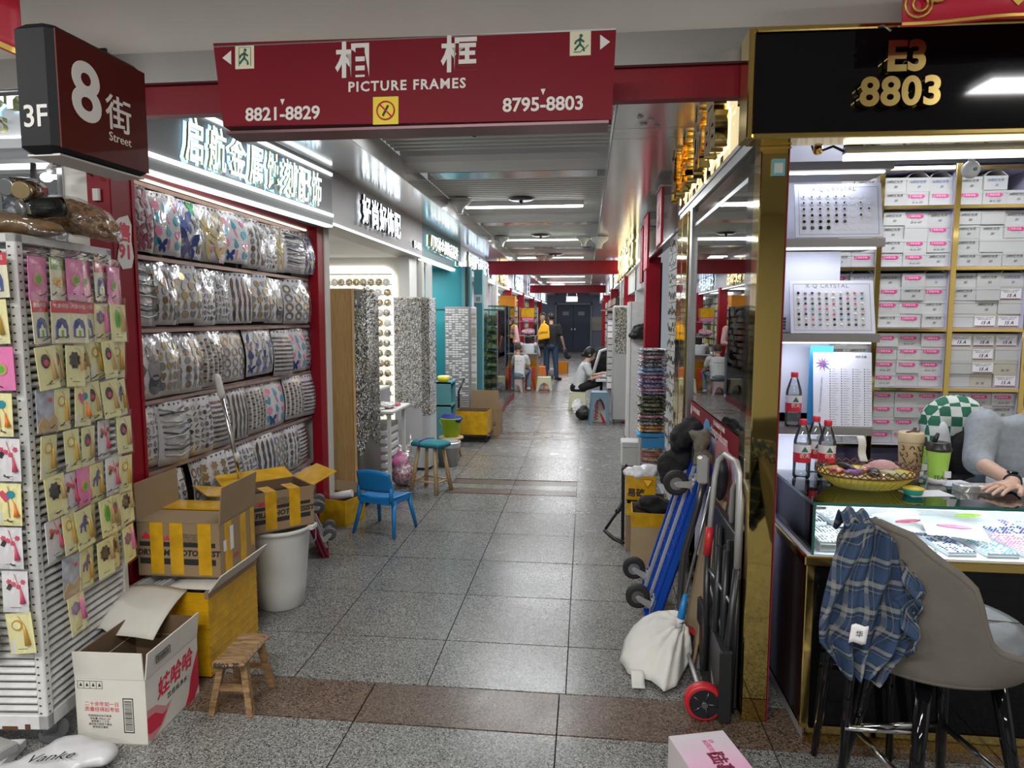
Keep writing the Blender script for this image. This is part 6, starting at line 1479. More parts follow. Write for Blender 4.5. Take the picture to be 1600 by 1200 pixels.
# folding hand truck with red wheels
t = T('hand_truck', 'folding hand truck with silver loop handle and red rimmed wheels', 'trolley', (.55, 2.80, 0))
for x, y, nm_ in ((-.07, -.20, 0), (-.075, .30, 1)):
    z = .075; w_ = P('wheel', MB().tube([(x, y-.022, z), (x, y-.017, z), (x, y+.017, z), (x, y+.022, z)], [.066, .074, .074, .066], 28), 'red_plastic', t)
    P('wheel_disc', MB().tube([(x, y-.026, z), (x, y+.02, z)], [.058, .058], 24), 'black_plastic', w_); P('hub', MB().cyl((x, y-.036, z), (x, y-.02, z), .012, 14), 'steel', w_)
    for k in range(5): a = k*1.2566; P('spoke', MB().cyl((x+.012*math.cos(a), y-.027, z+.012*math.sin(a)), (x+.052*math.cos(a), y-.027, z+.052*math.sin(a)), .004, 6), 'gun_charm', w_)
P('axle', MB().cyl((-.07, -.20, .075), (-.075, .30, .075), .010, 8), 'steel_dull', t)
P('loop_handle', MB().tube([(-.035, .0, .60), (-.015, .0, .93), (.0, .01, 1.0), (.02, -.02, 1.03), (.035, -.16, 1.03), (.04, -.19, .99), (.04, -.20, .62)], .0115, 12), 'steel_dull', t)
P('red_sleeve', MB().tube([(-.036, .0, .60), (-.028, .0, .72)], .016, 12), 'red_plastic', t)
for a, b in (((-.035, .0, .60), (-.03, .0, .10)), ((.04, -.20, .62), (.0, -.18, .02)), ((.0, -.06, .66), (-.01, -.06, .05)), ((.02, -.11, .66), (.01, -.12, .05)), ((.03, .1, .7), (.02, .1, .05))): P('frame_tube', MB().cyl(a, b, .014, 10), 'black_plastic', t)
for a, b in (((-.04, .02, .56), (.04, -.16, .45)), ((.0, .05, .22), (-.02, -.14, .10)), ((-.02, .1, .5), (.02, -.1, .3))): P('link_bar', MB().cyl(a, b, .008, 8), 'steel', t)
P('toe_plate', MB().box(-.02, .03, -.24, .3, .01, .30, c=.006), 'black_plastic', t)
t = T('hand_truck', 'second folded black hand truck with grey tube against the poster', 'trolley', (.60, 2.79, 0)); P('plate', MB().box(-.01, .02, -.14, .50, .02, .74, c=.004), 'black_plastic', t); [P('frame_tube', MB().cyl((-.03-.01*(k % 2), -.10+.055*k, .03), (-.02, -.09+.055*k, .70-.04*(k % 3)), .009, 8), 'black_plastic', t) for k in range(6)]
P('loop', MB().tube([(.01, -.13, .55), (.012, -.13, .88), (.015, -.05, .93), (.012, .02, .88), (.01, .02, .5)], .012, 10), 'steel_dull', t); P('frame_tube', MB().cyl((0, -.13, .0), (.01, -.13, .56), .013, 10), 'black_plastic', t)
t = T('cardboard_sheets', 'brown and grey cardboard sheets leaning behind the blue trolley', 'cardboard', (.50, 3.02, 0), rot=(0, R(9), 0)); P('sheet', MB().box(0, .012, 0, .3, .0, .78), 'carton_lite', t); P('sheet', MB().box(.02, .035, -.02, .32, .0, .80), 'steel_dull', t); P('sheet', MB().box(.045, .06, -.04, .3, .0, .7), 'black_plastic', t)
t = T('push_handle', 'thick grey curved trolley handle leaning behind the blue deck', 'handle', (.47, 3.14, .0)); P('handle_tube', MB().tube([(.0, .0, .02), (-.01, 0, .30), (.0, 0, .48), (.06, .0, .72), (.075, 0, .84)], .016, 10), 'gun_charm', t); P('bracket', MB().box(.05, .10, -.03, .03, .82, .95, c=.01), 'steel_dull', t)
t = T('umbrella', 'long grey pole with blue and white grip hanging head down', 'umbrella', (.46, 2.98, .22)); P('shaft', MB().cyl((0, 0, .14), (.10, .02, .62), .007, 8), 'steel', t); P('grip', MB().tube([(-.022, 0, .0), (-.015, 0, .05), (-.002, 0, .13)], [.018, .016, .010], 10), 'blue_plastic', t); P('grip_end', MB().tube([(-.027, 0, -.02), (-.020, 0, .02)], [.016, .019], 10), 'white_plastic', t)
bag_lump('black_coat', 'black coat hung over the top of the blue trolley', (.55, 3.55, .62), [(.0, .02, .38, .06, .12, .06), (-.05, .0, .34, .06, .08, .07), (-.03, .1, .25, .06, .10, .13), (-.09, .12, .15, .06, .07, .10), (.03, -.12, .30, .04, .06, .10)], 'black_cloth', cat='coat', disp=.05, dsc=.045)
t = bag_lump('cap', 'olive grey cap resting on the black coat', (.545, 3.24, .98), [(0, 0, .0, .028, .06, .075), (.03, .01, .035, .022, .05, .05), (-.02, .02, .05, .03, .04, .02)], 'olive_cloth', cat='cap', disp=.025, dsc=.03); P('brim', MB().grid(lambda u, v: (-.035+.09*u, -.05-.035*math.sin(3.1*u)*v, -.04-.05*v+.03*math.sin(3.1*u)), 8, 4), 'olive_cloth', t, solid=.006)
t = T('sling_bag', 'small black sling bag behind the cap', 'bag', (.60, 3.02, .80)); m = MB(); m.ell((0, 0, .08), (.035, .07, .11), 10, 8); blob('bag_body', m, 'purse_black', t, disp=.01)
# white cloth over the wheel
t = T('white_cloth', 'crumpled white cloth draped from the wheel onto the floor', 'cloth')
CL_O = [(.50, 3.00, .10), (.46, 2.93, .03), (.40, 2.80, .012), (.345, 2.755, .012), (.30, 2.83, .02), (.25, 2.86, .012), (.205, 2.90, .012), (.175, 2.99, .03), (.20, 3.12, .07), (.25, 3.20, .12), (.33, 3.22, .17), (.42, 3.16, .215), (.48, 3.10, .225)]
def clothfn(u, v):
    k = u*(len(CL_O)-1); i = min(len(CL_O)-2, int(k)); o_ = Vector(CL_O[i]).lerp(Vector(CL_O[i+1]), k-i); o_.z = .010+(o_.z-.010)*.78; a = Vector((.470, 3.07, .165)); p = a.lerp(o_, v)
    p.z += .055*math.sin(math.pi*v)*(1-.3*math.cos(6.28*u)); p += Vector((.006, -.010, .012))*math.sin(k*4.2)*v*(1.2-v); p.z += .005*math.sin(19*v+7*u)
    return (p.x, p.y, max(.006, p.z))
cloth_grid('cloth', clothfn, 60, 16, 'white_cloth', t, .004)
cloth_grid('cloth_strap', lambda u, v: (.215+.055*u, 2.87-.10*v, .012+.03*(1-v)+.004*math.sin(8*v)), 4, 6, 'white_cloth', t, .004)

# pink carton lying in the foreground
t = open_box('gift_box', 'pink and white printed gift box lying at the bottom edge', 'box', (.455, 2.14, 0), R(16), .205, .36, .118, mat('pink_side', (.66, .60, .62), .4), 'paper_white', flaps=())
def pinktop():
    m_, N, L, b = node_mat('pink_fade'); tc = N.new('ShaderNodeTexCoord'); sp = N.new('ShaderNodeSeparateXYZ'); L.new(tc.outputs['Object'], sp.inputs[0]); r = N.new('ShaderNodeValToRGB'); r.color_ramp.elements[0].position = .40; r.color_ramp.elements[1].position = .66; r.color_ramp.elements[0].color = (.72, .25, .50, 1); r.color_ramp.elements[1].color = (.72, .66, .70, 1)
    a = N.new('ShaderNodeMath'); a.operation = 'ADD'; a.inputs[1].default_value = .5; L.new(sp.outputs[1], a.inputs[0]); L.new(a.outputs[0], r.inputs[0]); L.new(r.outputs[0], b.inputs['Base Color']); b.inputs['Roughness'].default_value = .35; MATS['pink_fade'] = m_
pinktop(); P('top_face', MB().box(-.102, .102, -.18, .18, .118, .1195), 'pink_fade', t)
txt('print', '陆慕', .062, (.01, .01, .1202), (0, 0, R(-90)), t, ext=.0002, bold=.002, mat_name='wine_charm'); txt('print', '国货好礼', .022, (.01, .075, .1202), (0, 0, R(-90)), t, ext=.0002, mat_name='pink_ink'); txt('print', '芳华', .022, (.02, .125, .1202), (0, 0, 0), t, ext=.0002, mat_name='pink_ink')
m = MB(); m.prism([(-.18, .01), (-.18, .05), (-.12, .075), (-.08, .04), (-.13, .01)], -.1033, -.1026, 'x'); P('print_leaf', m, 'teal_shelf', t)
# ---------------------------------------------------------------- bead shop on the right: sign, shelving, counter
t = T('shop_sign', 'glossy black sign with gold frame reading E3 8803', 'shop sign', (.548, 2.50, 2.215), R(1.2))
W_ = 1.6; H_ = .345
P('glass_face', MB().box(0, W_, 0, .10, 0, H_), 'black_gloss', t)
for b in ((-.004, .018, -.014, .1, -.012, H_+.012), (.018, W_, -.014, .1, -.014, .006), (.018, W_, -.014, .1, H_-.004, H_+.014)): P('gold_edge', MB().box(*b, c=.004), 'gold', t)
mat('gold_face', (.80, .58, .20), .22, 1)
txt('sign_letters', 'E3', .132, (.505, -.022, .235), FRONT, t, ext=.014, bold=.005, mat_name='gold_face', sidemat='gold', space=1.0); txt('sign_letters', '8803', .128, (.492, -.022, .122), FRONT, t, ext=.014, bold=.004, mat_name='gold_face', sidemat='gold', space=1.05)
t = T('red_banner', 'red festive cloth banner with gold border hanging above the black sign', 'banner', (.97, 2.33, 2.49)); P('cloth', MB().grid(lambda u, v: (.9*u, .008*math.sin(14*u), .012*math.sin(3*u)+.25*v), 20, 4), 'bright_red', t, solid=.003)
P('gold_border', MB().grid(lambda u, v: (.9*u, -.003+.008*math.sin(14*u), .004+.012*math.sin(3*u)+.009*v), 20, 1), 'gold_ink', t)
m = MB(); 
for a, b, r_ in ((.045, .065, .04), (.05, .065, .022), (.10, .105, .035), (.04, .15, .035), (.105, .105, .018)): m.tube([(a+r_*math.cos(k*math.pi/8), -.006, b+r_*math.sin(k*math.pi/8)) for k in range(17)], .004, 5)
P('cloud_scrolls', m, 'gold_ink', t, kind='stuff'); P('hook', MB().tube([(-.01, .05, .01), (-.03, .06, .03), (-.02, .12, .05)], .004, 6), 'steel', t); txt('lettering', '❤', .05, (.33, -.012, .06), FRONT, t, ext=.001, mat_name='gold_ink')
t = T('festive_lantern', 'corner of a red and gold festive cloth at the upper left', 'banner', (-2.2, 2.30, 2.60)); P('cloth', MB().grid(lambda u, v: (.19*u, .01*math.sin(9*u), -.02-.08*u+.2*v), 8, 4), 'bright_red', t, solid=.003); P('gold_border', MB().grid(lambda u, v: (.19*u, -.004+.01*math.sin(9*u), -.015-.08*u+.02*v), 8, 1), 'gold_ink', t)
# shop shell
ST('wall_right_shop', MB().box(1.0, 4.2, 4.40, 4.45, 0, 2.7), 'lilac'); ST('ceiling_shop', MB().box(.73, 4.2, 2.99, 4.4, 2.62, 2.66), 'fascia_dark'); sp_ = ST('wall_partition', MB().box(.73, .75, 2.74, 4.4, 0, 2.62), 'lilac')
t = T('tube_lamp', 'long white tube lamp hanging under the black sign', 'lamp', (1.62, 2.68, 2.185)); P('housing', MB().box(-.68, 1.0, -.018, .018, .0, .025), 'steel_dull', t); P('tube', MB().box(-.68, 1.0, -.014, .014, -.022, 0), 'led', t)
for a in (-.6, .5): P('hanger', MB().box(a-.01, a+.01, -.01, .01, .02, .43), 'steel_dull', t)
P('cable', MB().tube([(-.68, 0, .01), (-.72, .0, .03), (-.78, .02, .01), (-.80, 0, .05)], .005, 6), 'rubber', t)
t = T('dome_camera', 'white dome camera under the tube lamp', 'camera', (1.47, 2.85, 2.155)); P('dome', MB().ell((0, 0, 0), (.032, .032, .034), 16, 10), 'white_plastic', t); P('lens', MB().cyl((.0, -.028, -.004), (.0, -.035, -.004), .007, 10), 'black_gloss', t); P('stem', MB().cyl((0, 0, .03), (0, 0, .46), .012, 8), 'white_plastic', t)
t = T('brass_fitting', 'small brass lamp fitting beneath the sign corner', 'fitting', (.84, 2.66, 2.21)); P('stem', MB().box(-.01, .01, -.01, .01, 0, .4), 'gold', t); P('bulb_holder', MB().lathe([(.006, -.03), (.016, -.025), (.016, 0), (.008, .005)], 12), 'gold', t)
# gold framed shelving
ux = [1.185, 1.57, 1.955, 2.34, 2.725]; zs = [.565, .89, 1.21, 1.535, 1.865, 2.19]
t = T('gold_shelving', 'lilac shelving with polished gold uprights filled with white cartons', 'shelving', (0, 3.9, 0))
P('back_panel', MB().box(1.0, 3.2, .30, .32, 0, 2.48), 'lilac', t)
for x in ux: P('upright', MB().box(x-.016, x+.016, -.008, .0, .0, 2.40, c=.003), 'gold', t); P('side_panel', MB().box(x-.012, x+.012, 0, .30, 0, 2.40), 'lilac', t)
for z in zs+[2.39]: P('shelf_board', MB().box(.95, 3.0, 0, .30, z-.022, z-.002), 'lilac', t); P('gold_lip', MB().box(.95, 3.0, -.006, .0, z-.022, z-.004), 'gold', t)
P('light_bar', MB().box(1.2, 1.93, -.012, .0, 2.372, 2.388), 'led_soft', t); P('top_rail', MB().box(1.19, 3.0, .02, .04, 2.405, 2.44), 'dark', t)
bw, bh, bd = .1175, .073, .20
def carton_proto(kind):
    base = 'card_tan' if kind in (3, 5) else 'card_white'
    m = MB(); m.box(0, bw, 0, bd, 0, bh-.002); m.box(-.0005, bw+.0005, -.0015, .02, bh*.78, bh-.0005)
    root = P('bead_carton', m, base); q = random.Random(kind)
    if kind in (0, 6):
        z = .040
        a = MB(); a.prism([(.030, z-.002), (.030, z+.017), (.090, z+.017), (.099, z+.0075), (.090, z-.002)], -.0025, -.0016, 'y'); a.prism([(.014, z), (.014, z+.016), (.027, z+.016), (.027, z)], -.0025, -.0016, 'y')
        lb = P('pink_label', a, 'pink_ink', root); txt('label_text', '彩虹水钻', .0125, (.057, -.0028, z+.0072), FRONT, lb, ext=.0001, mat_name='white_ink'); txt('label_text', 'J', .016, (.0205, -.0028, z+.008), FRONT, lb, ext=.0001, mat_name='white_ink', shear=.3)
        txt('print', 'NO.____ PCS', .0075, (.058, -.002, .029), FRONT, root, ext=.0001, mat_name='grey_paint')
        if kind == 6: txt('handwriting', 'SS-16  6打', .013, (.06, -.0021, .015), FRONT, root, ext=.0001, shear=.3, mat_name='black_ink')
    elif kind in (1, 4):
        txt('handwriting', ['', '28粉红光洗', '', '', '26粉红光洗'][kind], .0165, (.055, -.0022, .050), FRONT, root, ext=.0001, shear=.3, mat_name='black_ink' if kind == 1 else 'blue_ink'); txt('handwriting', '50' if kind == 1 else '35', .017, (.062, -.0022, .024), FRONT, root, ext=.0001, shear=.35, mat_name='black_ink' if kind == 1 else 'blue_ink')
    elif kind == 3:
        P('white_label', MB().box(.006, bw-.008, -.0022, -.0015, .006, bh-.012), 'paper_white', root)
        txt('print', 'MIDNIGHT - COLOUR\nBEAD STONE  SS', .009, (.055, -.0026, .049), FRONT, root, ext=.0001, mat_name='black_ink'); txt('handwriting', '15 A', .025, (.06, -.0026, .025), FRONT, root, ext=.0001, bold=.0006, shear=.3, mat_name='black_ink'); P('label_band', MB().box(.008, bw-.01, -.0027, -.0022, .006, .010), 'wine_charm', root)
    elif kind == 5: txt('handwriting', '55  75', .016, (.055, -.0022, .02), FRONT, root, ext=.0001, shear=.3, mat_name='black_ink')
    if kind == 4:
        m = MB(); m.prism([(0, bh), (.02, bh+.022), (bw*.6, bh+.040), (bw, bh), (bw-.003, bh-.002), (bw*.6, bh+.035), (.02, bh+.018), (.004, bh)], .0, bd*.8, 'y'); P('raised_lid', m, base, root)
    return Proto(root)
BP_ = {k: carton_proto(k) for k in range(7)}
lay = {(1, 5): 'x|x41|x62|x12', (1, 4): 'x|x11|x02', (2, 5): '444|101', (2, 4): '461|120|106|012'}
BN = {0: 'white carton with pink label', 1: 'white carton with black handwriting', 2: 'plain white carton', 3: 'tan carton with scribbled label', 4: 'white carton with raised lid', 5: 'plain tan carton', 6: 'pink labelled carton with pen marks'}
PAT = {(0, 5): ['21', '10'], (0, 4): ['14', '20', '10'], (0, 3): ['04', '21', '10', '10'], (0, 2): ['60', '14', '10', '10'], (0, 1): ['10', '11', '20'], (0, 0): ['21', '02'],
       (1, 5): ['144', '160'], (1, 4): ['161', '120', '166', '061'], (1, 3): ['104', '040', '001', '101'], (1, 2): ['060', '000', '606', '600'], (1, 1): ['000', '000', '000', '000'], (1, 0): ['000', '000'],
       (2, 5): ['14', '061'], (2, 4): ['121', '110', '122', '111'], (2, 3): ['114', '123', '212', '233'], (2, 2): ['333', '232', '235', '253'], (2, 1): ['166', '661', '060', '061'], (2, 0): ['060', '006'],
       (3, 5): ['11', '01'], (3, 4): ['12', '01', '11'], (3, 3): ['12', '21', '11'], (3, 2): ['33', '22', '13'], (3, 1): ['10', '10', '60'], (3, 0): ['10']}
q = random.Random(21)
for (b, s), rows_ in PAT.items():
    n_ = len(rows_)
    for ri, rw in enumerate(rows_):
        for ci, ch in enumerate(rw):
            k = int(ch); lvl = n_-1-ri
            if k == 4 and ri: k = 1
            x = ux[b]+.016+(.1185*(ci+(1 if b == 0 else 0)))+q.uniform(0, .003); z = zs[s]+.0005+bh*lvl
            BP_[k].put((x, 3.915+q.uniform(0, .018), z), rot=(0, 0, q.uniform(-.02, .02)), label=f'{BN[k]}, {ordn(b)} bay, {ordn(5-s)} shelf down, {ordn(ri)} layer, {ordn(ci)} from left', group='white cartons on the gold shelving')
for i in range(9):
    k = (2, 1, 2, 5)[i % 4]; BP_[k].put((1.56+.135*i, 3.93, 2.455+.002*i), rot=(0, q.uniform(-.1, .1), q.uniform(-.2, .2)), label=f'loose carton on top of the gold shelving, {ordn(i)} from the left', group='cartons on top of the gold shelving')
for o in bpy.data.objects:
    if o.name.startswith('bead_carton'): o['category'] = 'box'
# lit display shelves near the gold pillar
t = T('glass_shelves', 'pale lit shelf unit with thick edges holding crystal charts', 'shelving', (0, 3.1, 0))
P('back_panel', MB().box(.80, 1.16, .22, .23, .7, 2.5), 'panel_white', t); P('side_panel', MB().box(.80, .81, -.02, .22, 0, 2.5), 'panel_white', t)
for z, x1 in ((2.24, 1.27), (1.92, 1.25), (1.515, 1.25), (1.11, 1.24), (.78, 1.22)): P('shelf', MB().box(.81, x1, -.06, .20, z-.035, z), 'grey_metal', t); P('shelf_light', MB().box(.83, x1-.02, -.02, .0, z-.042, z-.036), 'led_soft', t); area('shelf_strip_light', (1.0, 3.05, z-.046), (R(15), 0, 0), .3, .03, .4, (.80, .85, 1))
for i, (z, w_, c_) in enumerate(((1.53, .27, 0), (1.12, .24, 0), (.80, .2, 0))):
    for j in range(3): o = P('white_board', MB().box(0, w_, 0, .006, 0, .36), 'panel_white', None, (.84+.01*j, 3.24-.02*j, z-.01)); tag(o, f'plain white board on the {["second", "third", "lowest"][i]} lit shelf, {ordn(j)} from the wall', 'board')
for j in range(4): o = P('dark_folder', MB().box(0, .05, 0, .2, 0, .012), 'gun_charm', None, (.815, 3.06, 1.532+.014*j)); tag(o, f'dark folder on the second lit shelf, {ordn(j)} from below', 'folder')
def chart(label, loc, w_, h_, tilt, rz, nx, ny, kind, nm='crystal_chart'):
    t = T(nm, label, 'chart', loc, rot=(R(tilt), 0, R(rz))); P('board', MB().box(0, w_, 0, .008, 0, h_), 'panel_white', t)
    if kind < 2:
        txt('title', 'X·Q CRYSTAL', .026, (w_*.45, -.001, h_*.90), FRONT, t, ext=.0002, mat_name='grey_metal', space=1.15)
        m = MB(); s = MB(); q = random.Random(kind)
        for j in range(ny):
            for i in range(nx):
                x, z = w_*(.10+.84*i/nx), h_*(.76-.70*j/ny)
                if kind == 0:
                    m.prism([(x+.013*a, z+.012*b) for a, b in ngon(1, 6)], -.0012, -.0004, 'y')
                    if i < 6 and not (j > 4 and i > 3) or (i > 6 and q.random() < .4): k = (.003+.0012*j)*(1 if i < 6 else .8); s.ell((x, -.004, z), (k, .004, k), 7, 4, q.choice((0, 2, 2)))
                else: m.prism([(x+.013*a, z+.015*b) for a, b in ngon(1, 8)], -.0012, -.0004, 'y'); s.ell((x, -.004, z), (.0062, .005, .0062), 8, 5, q.randrange(8))
        P('cells', m, 'paper_white', t, kind='stuff'); P('crystals', s, ['gun_charm', 'silver_charm', 'black_gloss', 'pinkc', 'blue_charm', 'tealc', 'silver_charm', 'bead_pearl'], t, kind='stuff')
        e = MB(); 
        for b in ((.015, w_-.015, .012, .014), (.015, w_-.015, h_-.016, h_-.014), (.015, .017, .012, h_-.014), (w_-.017, w_-.015, .012, h_-.014)): e.box(b[0], b[1], -.0006, 0, b[2], b[3])
        P('border', e, 'grey_paint', t)
    else:
        e = MB(); [e.prism([(.04+.035*math.cos(a)+.004*math.sin(a), h_-.05+.035*math.sin(a)-.004*math.cos(a)), (.04+.005*math.sin(a), h_-.05-.005*math.cos(a)), (.04-.005*math.sin(a), h_-.05+.005*math.cos(a))], -.001-.0002*i, -.0004, 'y', i % 3) for i, a in enumerate([k*math.pi/5 for k in range(10)])]; P('star_logo', e, ['blue_ink', 'bm_rose', 'bm_purple'], t)
        d = MB(); l_ = MB()
        for j in range(24):
            for i in range(4): x, z = .07+.048*i, h_-.075-.0105*j; d.prism([(x+.0025*a, z+.0025*b) for a, b in ngon(1, 6)], -.0012, -.0004, 'y'); l_.box(x+.008, x+.008+q_.uniform(.012, .028), -.0008, -.0003, z-.001, z+.001)
        P('colour_dots', d, 'black_ink', t, kind='stuff'); P('print_lines', l_, 'grey_paint', t, kind='stuff'); txt('handwriting', 'XQ Crystal presented in colour', .012, (.03, -.001, h_*.42), (R(90), R(-86), 0), t, ext=.0001, shear=.2, mat_name='blue_ink'); txt('title', '炫彩水晶', .012, (w_-.045, -.001, h_-.02), FRONT, t, ext=.0001, mat_name='black_ink')
    return t
q_ = random.Random(4)
chart('lit white crystal chart with dark stones on the top shelf', (.885, 3.04, 1.925), .355, .235, -12, 0, 9, 6, 0)
chart('white chart of coloured crystals on the middle shelf', (.885, 3.05, 1.518), .35, .235, -14, 0, 10, 7, 1)
chart('tall printed colour card with star logo leaning on the low shelf', (1.0, 3.06, 1.112), .245, .325, -8, 0, 4, 24, 2)
o = P('blue_leaflet', MB().box(0, .1, 0, .003, 0, .35), 'sky_lid', None, (.99, 3.12, 1.112)); tag(o, 'pale blue leaflet behind the printed colour card', 'leaflet')
# bottles of water
def bottle(label, loc, sc=1):
    t = T('water_bottle', label, 'bottle', loc, 0, 'red capped water bottles')
    P('bottle_body', MB().lathe([(.026, 0), (.030, .006), (.030, .06), (.0285, .065), (.030, .07), (.030, .135), (.027, .15), (.016, .185), (.0115, .195), (.0115, .20)], 20), 'tint_glass', t)
    P('water', MB().lathe([(.024, .004), (.0275, .01), (.0275, .135), (.018, .16), (0, .162)], 16), mat('water_tint', (.75, .80, .84), .05, alpha=.07), t)
    l_ = P('label_wrap', MB().lathe([(.0305, .06), (.0305, .095)], 20, caps=False), 'bottle_red', t); P('label_upper', MB().lathe([(.0304, .095), (.0304, .125)], 20, caps=False), 'paper_white', t); txt('label_text', '农夫', .018, (0, -.0315, .085), FRONT, l_, ext=.0002, mat_name='white_ink')
    m = MB(); m.prism([(-.012, .10), (0, .12), (.012, .10)], -.0318, -.0306, 'y'); P('mountain_mark', m, 'check_green', t)
    P('cap', MB().lathe([(.0135, .196), (.0140, .198), (.0140, .213), (.0125, .216), (0, .216)], 18), 'bottle_red', t)
    if sc != 1: t.scale = (sc,)*3
bottle('red capped water bottle standing alone on the low lit shelf', (.905, 3.04, 1.112), 1.1)
bottle('red capped water bottle at the left end of the counter', (.885, 2.83, .932), 1.12); bottle('red capped water bottle behind the other two on the counter', (.965, 2.92, .932), 1.12); bottle('red capped water bottle right of the counter pair, beside the basket', (.985, 2.84, .932), 1.1)

# ---------------------------------------------------------------- glass counter
ct = T('glass_counter', 'glass topped display counter with gold trim and black front', 'counter', (.80, 2.45, 0))
CL, CDp = 1.9, .53; mat('brown_gloss', (.02, .010, .008), .12)
area('counter_strip_light', (1.75, 2.475, .903), (R(45), 0, 0), 1.8, .02, 5, (.85, .93, 1)); area('counter_strip_light', (1.75, 2.95, .903), (R(-20), 0, 0), 1.8, .02, 4.5, (.85, .93, 1))
P('front_panel', MB().box(.03, CL, .005, .02, .09, .70), 'black_gloss', ct); P('side_panel', MB().box(.0, .012, .03, CDp, .09, .70), 'brown_gloss', ct); P('bottom_board', MB().box(0, CL, .02, CDp, .09, .10), 'dark', ct)
P('gold_post', MB().box(.0, .030, .0, .03, .09, .70, c=.003), 'gold', ct); P('gold_trim', MB().box(-.01, CL, -.012, .02, .70, .735, c=.004), 'gold', ct); P('gold_trim', MB().box(-.01, .02, .0, CDp, .70, .735, c=.004), 'gold', ct)
P('plinth', MB().box(.03, CL, .04, .06, 0, .09), 'gold', ct); P('plinth', MB().box(.03, .05, .06, CDp, 0, .09), 'steel_dull', ct); P('gold_line', MB().box(.0, CL, -.002, .02, .085, .095), 'gold', ct); P('deck', MB().box(0, CL, 0, CDp, .73, .738), 'panel_white', ct)
P('top_glass', MB().box(.012, CL, -.005, CDp, .922, .931), 'top_sheet_glass', ct); P('glass_rim', MB().box(.012, CL, -.0065, -.005, .920, .932), 'glass_edge', ct); P('glass_rim', MB().box(.0105, .012, -.005, CDp, .920, .932), 'glass_edge', ct)
P('front_glass', MB().box(.018, CL, .0, .006, .738, .920), 'case_glass', ct); P('side_glass', MB().box(.014, .020, .008, CDp, .738, .920), 'case_glass', ct); P('glass_joint', MB().box(.014, .022, -.001, .007, .738, .920), 'glass_edge', ct); P('rear_post', MB().box(.014, .024, CDp-.01, CDp, .738, .92), 'chrome', ct)
P('light_bar', MB().box(.03, CL, .010, .018, .914, .920), 'led_soft', ct); P('rear_door', MB().box(.24, CL, CDp-.01, CDp, .738, .92), 'white_paint', ct)
q = random.Random(31); cols = ['bead_pearl', 'bx5', 'blue_charm', 'pinkc', 'bm_purple', 'tealc', 'silver_charm']
def bead_tray(label, x, y, z, w_, d_, rz, pal, dots=True, h=.018):
    t = T('bead_tray', label, 'tray', (.80+x, 2.45+y, z), R(rz)); P('tray_base', MB().box(0, w_, 0, d_, 0, h*.6, c=.002), 'white_plastic', t); P('tray_cells', MB().box(.001, w_-.001, .001, d_-.001, h*.6, h), 'panel_white', t)
    m = MB(); nx, ny = int(w_/.013), int(d_/.013)
    for i in range(nx):
        for j in range(ny): m.ell(((i+.5)*w_/nx, (j+.5)*d_/ny, h+.001), (.0055, .0055, .003), 5, 3, q.randrange(len(pal)))
    P('beads', m, pal, t, kind='stuff'); return t
TR = [(.05, .03, 0, .13, .2, 0, ['bead_pearl', 'paper_cream']), (.05, .03, 1, .13, .2, 0, ['bead_pearl', 'silver_charm']), (.06, .28, 0, .10, .2, 0, ['gun_charm', 'bx5']), (.06, .28, 1, .10, .2, 0, ['gun_charm', 'gun_charm', 'bead_pearl']), (.19, .28, 0, .16, .18, 8, ['bead_pearl', 'bx5']), (.20, .03, 0, .13, .2, -3, ['bead_pearl', 'bx5']), (.35, .22, 0, .13, .2, 12, ['silver_charm', 'paper_white']),
      (.36, .03, 0, .10, .2, 6, ['bead_pearl', 'bm_green', 'paper_yellow']), (.49, .03, 0, .10, .22, 4, ['blue_charm', 'bead_pearl']), (.62, .03, 0, .11, .22, 3, ['bx5', 'tealc', 'bead_pearl']), (.75, .03, 0, .11, .22, 5, ['pinkc', 'pinkc', 'bead_pearl']), (.88, .03, 0, .11, .22, 5, ['bm_purple', 'bead_pearl', 'tealc']), (1.01, .03, 0, .11, .22, 4, ['pinkc', 'bead_pearl']), (1.14, .03, 0, .12, .22, 4, ['blue_charm', 'bead_pearl']), (.78, .27, 0, .16, .18, 6, ['bm_purple', 'blue_charm', 'bead_pearl']), (.97, .27, 0, .16, .18, 6, ['tealc', 'bead_pearl', 'silver_charm']), (1.16, .27, 0, .16, .18, 6, ['bm_purple', 'bead_pearl'])]
NAMES = ['pearl', 'silver bead', 'dark bead lower', 'black bead upper', 'pale bead', 'second pearl', 'silver crystal', 'green and cream bead', 'dark blue bead', 'grey teal bead', 'bright pink bead', 'violet bead', 'rose bead', 'blue bead', 'mixed violet', 'pale teal bead', 'far violet bead']
for i, (x, y, lv, w_, d_, rz, pal) in enumerate(TR): bead_tray(f'{NAMES[i]} tray in the lit glass counter, {"front" if y < .2 else "rear"} row', x, y, .7385+.0215*lv+(.02 if i in (4,) else 0), w_, d_, rz, pal)
for i, (x, y, z, rz, c_, l_) in enumerate(((.38, .16, .778, 18, 'bm_rose', 'clear packet of dark pink strips lying in the counter'), (.46, .12, .789, -14, 'pinkc', 'clear packet with pink ribbon lying in the counter'), (.60, .20, .800, 10, 'lime_plastic', 'clear packet with lime green beads lying in the counter'))):
    t = T('bead_packet', l_, 'packet', (.80+x, 2.45+y, z), R(rz)); P('paper', MB().grid(lambda u, v: (.2*u, .15*v, .004*math.sin(5*u)+.03*v), 6, 4), 'paper_white', t, solid=.001); m = MB(); m.ell((.10, .07, .022), (.06, .012, .006), 10, 5); P('strip', m, c_, t)
    P('film', MB().grid(lambda u, v: (.2*u, .15*v, .012+.004*math.sin(5*u)+.03*v), 6, 4), 'sleeve', t)
